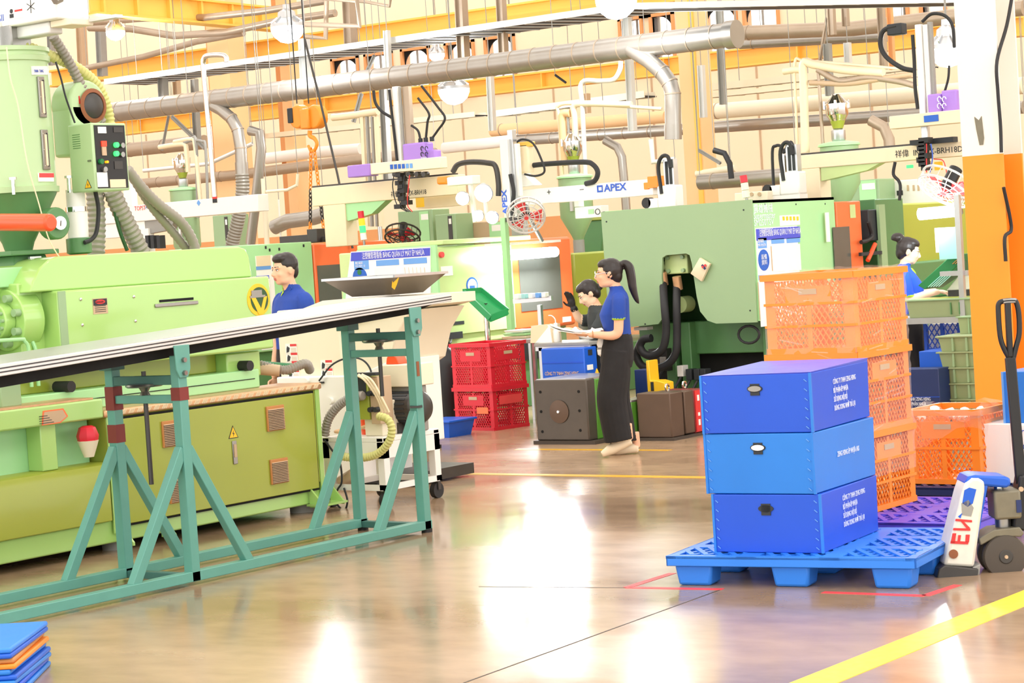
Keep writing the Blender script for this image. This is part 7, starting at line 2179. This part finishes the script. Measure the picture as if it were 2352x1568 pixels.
class Body:
    """closed pieces, each with a material key, fused by voxel remesh into one continuous skin"""

    def __init__(s):
        s.p = []

    def add(s, key, b):
        s.p.append((key, b.v, b.f))

    def tube(s, key, pts, rs, n=14, k=4):
        P = smooth_path(pts, k)
        R = []
        for i in range(len(rs) - 1):
            R += [rs[i] + (rs[i + 1] - rs[i]) * j / k for j in range(k)]
        R.append(rs[-1])
        s.add(key, B().sweep(P, R, n))

    def loft(s, key, secs, n=24):
        """secs: (z, cx, cy, half depth x, half width y)"""
        b = B()
        for z, cx, cy, hx_, hy_ in secs:
            for i in range(n):
                t = 2 * math.pi * i / n
                c, q = math.cos(t), math.sin(t)
                b.v.append(V((cx + hx_ * math.copysign(abs(c) ** .85, c), cy + hy_ * math.copysign(abs(q) ** .85, q), z)))
        m = len(secs)
        for j in range(m - 1):
            for i in range(n):
                b.f.append((j * n + i, j * n + (i + 1) % n, (j + 1) * n + (i + 1) % n, (j + 1) * n + i))
        b.f.append(tuple(range(n - 1, -1, -1)))
        b.f.append(tuple((m - 1) * n + i for i in range(n)))
        s.add(key, b)

    def ball(s, key, c, r, R=None, n=16):
        b = B()
        R = R or Matrix.Identity(3)
        prof = [(math.sin(math.pi * i / 10), -math.cos(math.pi * i / 10)) for i in range(11)]
        b.lathe([(max(q[0], .02), q[1]) for q in prof], (0, 0, 0), n)
        b.v = [V(c) + R @ V((p.x * r[0], p.y * r[1], p.z * r[2])) for p in b.v]
        s.add(key, b)

    def build(s, name, parent, voxel=.007, smooth=4):
        vs, fs = [], []
        for key, v, f in s.p:
            n = len(vs)
            vs += v
            fs += [tuple(i + n for i in q) for q in f]
        me = bpy.data.meshes.new('raw')
        me.from_pydata(vs, [], fs)
        bm = bmesh.new()
        bm.from_mesh(me)
        bmesh.ops.recalc_face_normals(bm, faces=bm.faces)
        bm.to_mesh(me)
        bm.free()
        o = bpy.data.objects.new('raw', me)
        COL.objects.link(o)
        r = o.modifiers.new('r', 'REMESH')
        r.mode, r.voxel_size = 'VOXEL', voxel
        q = o.modifiers.new('s', 'SMOOTH')
        q.factor, q.iterations = .5, smooth
        dg = bpy.context.evaluated_depsgraph_get()
        out = bpy.data.meshes.new_from_object(o.evaluated_get(dg))
        bpy.data.objects.remove(o)
        bpy.data.meshes.remove(me)
        keys = []
        trees = []
        for key, v, f in s.p:
            if key not in keys:
                keys.append(key)
            trees.append((keys.index(key), BVHTree.FromPolygons([tuple(p) for p in v], f)))
        out.materials.clear()
        for k in keys:
            out.materials.append(MAT[k])
        boxes = []
        for key, v, f in s.p:
            boxes.append((V((min(p.x for p in v), min(p.y for p in v), min(p.z for p in v))), V((max(p.x for p in v), max(p.y for p in v), max(p.z for p in v)))))
        for pl in out.polygons:
            c = pl.center
            bd, bk = 9, 0
            for (k, tr), (lo_, hi_) in zip(trees, boxes):
                if c.x < lo_.x - .03 or c.y < lo_.y - .03 or c.z < lo_.z - .03 or c.x > hi_.x + .03 or c.y > hi_.y + .03 or c.z > hi_.z + .03:
                    continue
                h = tr.find_nearest(c, .05)
                if h[3] is not None and h[3] < bd:
                    bd, bk = h[3], k
            pl.material_index = bk
            pl.use_smooth = True
        out.name = name
        ob = bpy.data.objects.new(name, out)
        COL.objects.link(ob)
        ob.parent = parent
        OFF[ob.name] = V((0, 0, 0))
        return ob


def frame(yaw=0, pitch=0, roll=0):
    return (Matrix.Rotation(yaw, 3, 'Z') @ Matrix.Rotation(pitch, 3, 'Y') @ Matrix.Rotation(roll, 3, 'X'))


def head(b, O, R, skin, s=1.0):
    """skull, face, jaw, nose, lips, ears about O (middle of the head); x = where the face looks"""
    P = lambda x, y, z: V(O) + R @ V((x * s, y * s, z * s))
    q = lambda *r: tuple(t * s for t in r)
    b.ball(skin, P(-.008, 0, .018), q(.094, .074, .094), R)
    b.ball(skin, P(.028, 0, -.028), q(.070, .060, .082), R)
    b.ball(skin, P(.050, 0, -.082), q(.034, .034, .026), R)
    b.ball(skin, P(.020, .030, -.070), q(.050, .026, .034), R)
    b.ball(skin, P(.020, -.030, -.070), q(.050, .026, .034), R)
    b.tube(skin, [P(.086, 0, .012), P(.098, 0, -.010), P(.106, 0, -.028), P(.096, 0, -.036)], [.009 * s, .011 * s, .013 * s, .009 * s], 10)
    for y in (-1, 1):
        b.ball(skin, P(.094, y * .013, -.034), q(.011, .009, .008), R)
        b.ball(skin, P(.076, y * .034, .022), q(.016, .024, .010), R)
        b.ball(skin, P(.066, y * .036, -.028), q(.022, .020, .022), R)
        b.ball(skin, P(-.006, y * .074, -.010), q(.018, .008, .030), R @ frame(0, .2))
        b.ball(skin, P(-.012, y * .080, .002), q(.012, .007, .016), R)
    b.ball('lips', P(.089, 0, -.056), q(.009, .022, .005), R)
    b.ball('lips', P(.087, 0, -.065), q(.009, .018, .006), R)
    return P


def eyes(par, P, R, s=1.0):
    for y in (-1, 1):
        e = Body()
        c = P(.081, y * .033, .004)
        b = B().lathe([(.002, -.008), (.0075, -.004), (.0085, 0), (.0075, .004), (.002, .008)], (0, 0, 0), 10)
        b.v = [c + R @ (V((p.x * .8, p.y * 1.4, p.z * .75)) * s) for p in b.v]
        b.build('eye', 'eyewhite', par)
        b = B().lathe([(.001, -.0055), (.005, -.002), (.005, .002), (.001, .0055)], (0, 0, 0), 10)
        b.v = [c + R @ (V((.0055 + p.x * .5, p.y * .9, p.z)) * s) for p in b.v]
        b.build('iris', 'ink', par)
        B().bar(P(.092, y * .016, .027), P(.078, y * .052, .028), .005 * s, .006 * s).build('eyebrow', 'hair', par)
        B().bar(P(.0905, y * .020, .0105), P(.080, y * .047, .0095), .004 * s, .003 * s).build('eyelash', 'ink', par)


def hand(b, wrist, d, nrm, skin, side=1, curl=.5, s=1.0, glove=False):
    """palm, four unequal bent fingers and a thumb leaving the side of the palm; d = pointing direction, nrm = back of the hand"""
    d, n = V(d).normalized(), V(nrm).normalized()
    n = (n - d * n.dot(d)).normalized()
    t = d.cross(n) * side
    w0 = V(wrist)
    R = Matrix((d, t, n)).transposed()
    b.ball(skin, w0 + d * .045 * s, (.048 * s, .036 * s, .014 * s), R)
    for k, (off, ln) in enumerate(((.026, .066), (.009, .074), (-.009, .068), (-.025, .052))):
        k0 = w0 + d * .078 * s + t * off * s
        k1 = k0 + (d * math.cos(curl * .6) - n * math.sin(curl * .6)) * ln * .5 * s
        k2 = k1 + (d * math.cos(curl * 1.5) - n * math.sin(curl * 1.5)) * ln * .5 * s
        r = .0085 * s * (1.25 if glove else 1)
        b.tube(skin, [k0 - d * .02 * s, k0, k1, k2], [r * 1.1, r * 1.1, r, r * .8], 8, 3)
    th0 = w0 + d * .025 * s + t * .028 * s
    b.tube(skin, [th0, th0 + (d * .5 + t * .8 - n * .2) * .03 * s, th0 + (d * .9 + t * .5 - n * .5) * .056 * s], [.012 * s, .010 * s, .008 * s], 8, 3)


def hair_shell(name, P, R, par, extra, s=1.0, low=-.045, front=.050, m='hair'):
    hb = Body()
    q = lambda *r: tuple(t * s for t in r)
    hb.ball(m, P(-.022, 0, .026), q(.096, .083, .097), R)
    hb.ball(m, P(.018, 0, .072), q(.066, .066, .046), R)
    hb.ball(m, P(-.055, 0, -.02), q(.055, .068, .07), R)
    for key, pts, rs in extra:
        hb.tube(m, [P(*p) for p in pts], [r * s for r in rs], 12)
    return hb.build(name, par, voxel=.006, smooth=3)


# ---------------------------------------------------------------- the woman walking past with papers (faces left in the photo)
g0 = PZ(1425, 1046)
W1 = thing('person', 'woman in blue polo shirt and black wide trousers walking left with papers in hand', 'person', g0, math.pi + AZ, local=True)
b = Body()
b.loft('trouser', [(.985, -.040, 0, .100, .128), (.93, -.037, 0, .118, .150), (.85, -.026, 0, .132, .168), (.76, -.020, 0, .134, .172), (.70, -.015, 0, .120, .160)])
for pts, rs in (([(-.018, .080, .84), (.010, .085, .66), (.045, .088, .47), (.030, .085, .28), (.012, .082, .13)], [.110, .118, .120, .116, .112]),
                ([(-.022, -.080, .84), (-.012, -.085, .66), (.010, -.088, .47), (-.015, -.086, .28), (-.035, -.085, .10)], [.110, .116, .120, .112, .108])):
    b.tube('trouser', pts, rs, 18)
b.loft('polo', [(.965, -.040, 0, .106, .134), (1.02, -.036, 0, .108, .136), (1.08, -.026, 0, .116, .144), (1.13, -.022, 0, .120, .150), (1.19, -.036, 0, .108, .158), (1.25, -.052, 0, .092, .160), (1.285, -.058, 0, .076, .130), (1.315, -.055, 0, .060, .076), (1.345, -.048, 0, .052, .056)])
b.tube('skin', [(-.050, 0, 1.30), (-.038, 0, 1.36), (-.022, 0, 1.41)], [.047, .045, .050])
HO, HR = V((.004, 0, 1.452)), frame(0, .02)
P_ = head(b, HO, HR, 'skin')
for sd in (1, -1):
    b.tube('polo', [(-.058, sd * .120, 1.265), (-.056, sd * .158, 1.23), (-.050, sd * .172, 1.16), (-.046, sd * .176, 1.095)], [.050, .054, .055, .054])
    b.tube('limecol', [(-.046, sd * .176, 1.10), (-.0455, sd * .176, 1.088)], [.0552, .0552])
    b.tube('skin', [(-.050, sd * .172, 1.15), (-.042, sd * .176, 1.05), (-.030, sd * .176, .985), (.020, sd * .170, .965), (.110, sd * .150, .975), (.195, sd * .130, .985)], [.040, .039, .038, .036, .030, .023])
    hand(b, (.195, sd * .130, .985), (1, -sd * .22, .05), (0, sd * .35, -.94), 'skin', side=-1, curl=.45)
for sd, heel, mid, toe in ((1, (-.088, .082, .125), (.03, .085, .085), (.150, .088, .026)), (-1, (-.150, -.086, .042), (-.03, -.088, .046), (.085, -.09, .026))):
    h_, m_, t_ = V(heel), V(mid), V(toe)
    b.tube('shoe', [h_, h_.lerp(m_, .6), m_.lerp(t_, .4), t_], [.036, .043, .043, .024], 14)
    b.ball('shoe', h_.lerp(t_, .5) - V((0, 0, .012)), (.13, .036, .022), frame(0, math.atan2(h_.z - t_.z, t_.x - h_.x)))
    b.tube('skin', [h_ + V((.02, 0, .13)), h_ + V((.012, 0, .05)), h_ + V((.012, 0, .01))], [.036, .030, .030])
wb1 = b.build('body', W1, voxel=.006)
hair_shell('hair', P_, HR, W1, ((0, ((-.10, 0, .065), (-.135, 0, .070), (-.165, 0, .035), (-.176, 0, -.04), (-.182, 0, -.13), (-.205, 0, -.225), (-.222, 0, -.262)), (.020, .030, .040, .038, .034, .020, .004)), (0, ((-.03, .074, .03), (-.01, .076, -.01), (.012, .072, -.04)), (.012, .010, .003))))
eyes(W1, P_, HR)
gl = B()
for sd in (-1, 1):
    c = P_(.106, sd * .036, .0)
    gl.sweep([c + HR @ V((-.012 * abs(math.cos(k * .5236)) * 0, .030 * math.cos(k * .5236), .026 * math.sin(k * .5236))) for k in range(12)], .0026, 6, closed=True)
    gl.sweep([P_(.106, sd * .066, .004), P_(.05, sd * .076, .008), P_(-.01, sd * .080, .006)], .0024, 6)
gl.sweep([P_(.106, -.007, .004), P_(.110, 0, .007), P_(.106, .007, .004)], .0024, 6)
gl.build('glasses', 'chrome', W1)
B().sweep([V((.165, .139, .983)) + V((.0, .029 * math.cos(k * .5236), .029 * math.sin(k * .5236))) for k in range(12)], .003, 6, closed=True).build('bracelet', 'louvre', W1)
# papers: a bent stack of sheets on her forearms
rw = Matrix.Rotation(math.pi + AZ, 3, 'Z')
pp = thing('paper_stack', 'open stack of white papers held by the walking woman', 'papers', g0 + rw @ V((.22, 0, .99)), math.pi + AZ, local=True)
for k, (dz, m) in enumerate(((0, 'paper'), (.008, 'white'))):
    rows = [(-.12, .016), (.0, .004), (.10, .012), (.20, .035), (.29, .075)]
    vs = []
    for th in (0, .006):
        for (x, z) in rows:
            for y in (-.15, .15):
                vs.append((x - .02 * k, y, z + dz + th))
    n = len(rows) * 2
    fs = []
    for i in range(len(rows) - 1):
        a_ = i * 2
        fs += [(a_, a_ + 1, a_ + 3, a_ + 2), (n + a_, n + a_ + 2, n + a_ + 3, n + a_ + 1), (a_, a_ + 2, n + a_ + 2, n + a_), (a_ + 1, n + a_ + 1, n + a_ + 3, a_ + 3)]
    fs += [(0, n, n + 1, 1), (n - 2, n - 1, 2 * n - 1, 2 * n - 2)]
    B().add(vs, fs).build('sheet', m, pp, flat=True)
lan = thing('paper_roll', 'rolled grey white cloth hanging under the walking woman forearm', 'cloth', g0 + rw @ V((.10, .02, .86)), math.pi + AZ, local=True)
B().lathe([(.012, -.06), (.03, -.045), (.034, -.01), (.028, .015), (.035, .04), (.02, .08)], (0, 0, 0), 14).build('roll', 'paper', lan)
B().lathe([(.032, -.005), (.036, .005), (.03, .012)], (0, 0, 0), 14).build('fold_band', 'greyframe', lan)

# ---------------------------------------------------------------- the man behind the tilted table
def at_depth(px, py, dep):
    d = ray(px, py)
    return EYE + d * (dep / d.dot(V((hn.x, hn.y, 0))))


mh = at_depth(655, 580, 17.0)
sc_ = mh.z / 1.765
yaw_m = math.pi + AZ + .62
W2 = thing('person', 'man with short black hair in a dark blue polo shirt behind the tilted table', 'person', (mh.x, mh.y, 0), yaw_m, local=True)
b = Body()
k = 1.765 / 1.57
b.loft('trouser', [(1.06, -.02, 0, .115, .16), (.95, -.02, 0, .125, .175), (.85, -.02, 0, .125, .175)])
for sd in (1, -1):
    b.tube('trouser', [(-.02, sd * .09, .93), (-.01, sd * .095, .7), (0, sd * .1, .48), (-.02, sd * .1, .12)], [.1, .095, .08, .07])
    b.tube('shoe', [(-.09, sd * .1, .045), (.02, sd * .1, .05), (.15, sd * .105, .03)], [.04, .045, .03])
b.loft('polo', [(1.02, -.02, 0, .118, .165), (1.10, -.018, 0, .118, .162), (1.22, -.01, 0, .125, .180), (1.33, -.02, 0, .122, .195), (1.41, -.035, 0, .105, .195), (1.455, -.045, 0, .085, .15), (1.49, -.045, 0, .068, .088), (1.525, -.035, 0, .058, .064)])
b.tube('skin', [(-.035, 0, 1.47), (-.018, 0, 1.53), (.0, 0, 1.59)], [.056, .053, .055])
HO, HR = V((.012, 0, 1.645)), frame(-.05, .05)
P_ = head(b, HO, HR, 'skin', 1.06)
for sd in (1, -1):
    b.tube('polo', [(-.04, sd * .15, 1.42), (-.04, sd * .198, 1.38), (-.035, sd * .218, 1.28), (-.03, sd * .225, 1.19)], [.062, .066, .064, .062])
    b.tube('skin', [(-.03, sd * .222, 1.25), (-.02, sd * .228, 1.12), (-.01, sd * .232, 1.04), (.02, sd * .235, .92), (.04, sd * .235, .80)], [.046, .044, .042, .036, .026])
    hand(b, (.04, sd * .235, .80), (.1, 0, -1), (0, sd, 0), 'skin', side=sd, curl=.4, s=1.1)
b.build('body', W2, voxel=.007)
for sd in (1, -1):
    cl = B().add([(.035, sd * .004, 1.47), (.012, sd * .062, 1.535), (.0, sd * .075, 1.50), (.05, sd * .045, 1.425)], [(0, 1, 2, 3)])
    cl.v += [p + V((.006, 0, -.004)) for p in cl.v]
    cl.f += [(4, 7, 6, 5), (0, 4, 5, 1), (1, 5, 6, 2), (2, 6, 7, 3), (3, 7, 4, 0)]
    cl.build('collar', 'polo' if sd > 0 else 'limecol', W2)
text('ZENG\nHSING', 'inkwhite', W2, (.106, .085, 1.30), (-.25, -1, 0), (0, 0, 1), .032)
hb = Body()
q = lambda *r: tuple(t * 1.06 for t in r)
hb.ball('hair', P_(-.018, 0, .040), q(.092, .080, .092), HR)
hb.ball('hair', P_(.020, 0, .086), q(.072, .066, .042), HR)
hb.ball('hair', P_(-.062, 0, -.005), q(.040, .066, .07), HR)
hb.build('hair', W2, voxel=.006, smooth=2)
eyes(W2, P_, HR, 1.06)

# ---------------------------------------------------------------- worker bent over the middle bench (dark shirt, black glove)
wh = at_depth(1352, 645, 19.6)
W3 = thing('person', 'worker in charcoal shirt with hair tied back bending over the middle bench', 'person', (wh.x, wh.y, 0), math.pi + AZ + .15, local=True)
zt3 = wh.z
b = Body()
b.loft('charcoal', [(zt3 - .82, -.10, 0, .12, .16), (zt3 - .65, -.10, 0, .12, .16), (zt3 - .48, -.10, 0, .125, .175), (zt3 - .36, -.09, 0, .12, .19), (zt3 - .28, -.08, 0, .10, .18), (zt3 - .23, -.06, 0, .07, .10)])
b.tube('skin', [(-.07, 0, zt3 - .27), (-.045, 0, zt3 - .21), (-.015, 0, zt3 - .16)], [.05, .046, .048])
HO, HR = V((.01, 0, zt3 - .112)), frame(0, .55)
P_ = head(b, HO, HR, 'skinlt')
b.tube('charcoal', [(-.09, .15, zt3 - .30), (-.06, .20, zt3 - .36), (.0, .215, zt3 - .44)], [.058, .06, .058])
b.tube('white', [(-.02, .21, zt3 - .42), (.05, .21, zt3 - .48), (.12, .18, zt3 - .47), (.19, .13, zt3 - .42)], [.044, .042, .038, .03])
hand(b, (.19, .13, zt3 - .42), (1, -.3, .1), (0, 0, 1), 'skinlt', side=-1, curl=.6)
b.tube('charcoal', [(-.09, -.15, zt3 - .30), (-.02, -.2, zt3 - .36), (.05, -.2, zt3 - .36)], [.058, .058, .056])
b.tube('skinlt', [(.03, -.2, zt3 - .36), (.08, -.19, zt3 - .33), (.12, -.17, zt3 - .25)], [.042, .04, .03])
b.tube('black', [(.11, -.175, zt3 - .27), (.125, -.17, zt3 - .235)], [.034, .036])
hand(b, (.125, -.17, zt3 - .24), (.25, 0, 1), (-.6, -.6, 0), 'black', side=1, curl=.35, s=1.15, glove=True)
b.loft('trouser', [(zt3 - .98, -.05, 0, .17, .18), (zt3 - .82, -.09, 0, .14, .17)])
for sd in (1, -1):
    b.tube('trouser', [(-.08, sd * .09, zt3 - .9), (.06, sd * .1, zt3 - .9), (.15, sd * .1, zt3 - .93), (.16, sd * .1, .25), (.14, sd * .1, .1)], [.09, .085, .07, .055, .05])
    b.tube('shoe', [(.08, sd * .1, .04), (.16, sd * .1, .045), (.26, sd * .1, .03)], [.038, .042, .026])
b.build('body', W3, voxel=.008)
hair_shell('hair', P_, HR, W3, ((0, ((-.09, 0, .0), (-.115, 0, -.01), (-.12, 0, -.04)), (.03, .036, .02)),))
eyes(W3, P_, HR)
t = thing('stool', 'round stool under the worker at the middle bench', 'stool', W3.location, 0)
cxy = W3.matrix_basis @ V((-.06, 0, 0))
zs = max(.3, zt3 - 1.0)
B().cyl((cxy.x, cxy.y, zs - .04), (cxy.x, cxy.y, zs), .17, n=24).build('seat', 'dkmetal', t)
for k in range(4):
    a_ = k * math.pi / 2 + .4
    B().cyl((cxy.x + .1 * math.cos(a_), cxy.y + .1 * math.sin(a_), zs - .04), (cxy.x + .17 * math.cos(a_), cxy.y + .17 * math.sin(a_), 0), .013, n=8).build('leg', 'steel', t)

# ---------------------------------------------------------------- woman at the right bench (faces right in the photo)
rh = at_depth(2083, 547, 19.0)
W4 = thing('person', 'woman with hair bun in bright blue polo shirt working at the right bench', 'person', (rh.x, rh.y, 0), AZ - .12, local=True)
z4 = rh.z
b = Body()
b.loft('polobright', [(z4 - .66, -.03, 0, .115, .145), (z4 - .58, -.025, 0, .115, .145), (z4 - .48, -.005, 0, .125, .155), (z4 - .42, .0, 0, .125, .16), (z4 - .34, -.03, 0, .105, .165), (z4 - .29, -.045, 0, .08, .14), (z4 - .25, -.045, 0, .06, .075), (z4 - .225, -.035, 0, .053, .056)])
b.tube('limecol', [(.022, -.05, z4 - .27), (.05, 0, z4 - .31), (.022, .05, z4 - .27)], [.012, .014, .012])
b.tube('skinlt', [(-.04, 0, z4 - .26), (-.025, 0, z4 - .20), (-.008, 0, z4 - .15)], [.046, .044, .048])
HO, HR = V((.008, 0, z4 - .113)), frame(0, .28)
P_ = head(b, HO, HR, 'skinlt')
for sd in (1, -1):
    b.tube('polobright', [(-.05, sd * .13, z4 - .31), (-.05, sd * .165, z4 - .345), (-.04, sd * .18, z4 - .42), (-.03, sd * .185, z4 - .50)], [.052, .055, .055, .054])
    b.tube('limecol', [(-.03, sd * .185, z4 - .495), (-.0295, sd * .185, z4 - .508)], [.0555, .0555])
    b.tube('skinlt', [(-.035, sd * .183, z4 - .46), (-.025, sd * .185, z4 - .52), (.02, sd * .185, z4 - .525), (.13, sd * .165, z4 - .495), (.24, sd * .14, z4 - .48)], [.041, .039, .038, .033, .025])
    hand(b, (.24, sd * .14, z4 - .48), (1, -sd * .1, -.15), (0, 0, 1), 'skinlt', side=-sd, curl=.6)
b.loft('greytrs', [(z4 - .80, -.02, 0, .125, .165), (z4 - .72, -.025, 0, .12, .15), (z4 - .64, -.03, 0, .11, .142)])
for sd, m_ in ((1, 'trouser'), (-1, 'trouser')):
    b.tube(m_, [(-.01, sd * .085, z4 - .74), (.0, sd * .09, z4 - .95), (.03, sd * .09, z4 - 1.15), (.0, sd * .09, .1)], [.105, .09, .075, .06])
    b.tube('shoe', [(-.07, sd * .09, .04), (.03, sd * .09, .045), (.14, sd * .09, .028)], [.038, .042, .026])
b.build('body', W4, voxel=.007)
hair_shell('hair', P_, HR, W4, ((0, ((-.07, 0, .07), (-.105, 0, .095), (-.135, 0, .085), (-.14, 0, .06)), (.03, .045, .045, .03)),))
eyes(W4, P_, HR)
c = P_(-.085, .03, .105)
B().lathe([(.022, -.008), (.026, 0), (.022, .008)], c, 14, axis=HR @ V((-.5, .6, .5))).build('hair_tie', 'chrome', W4)
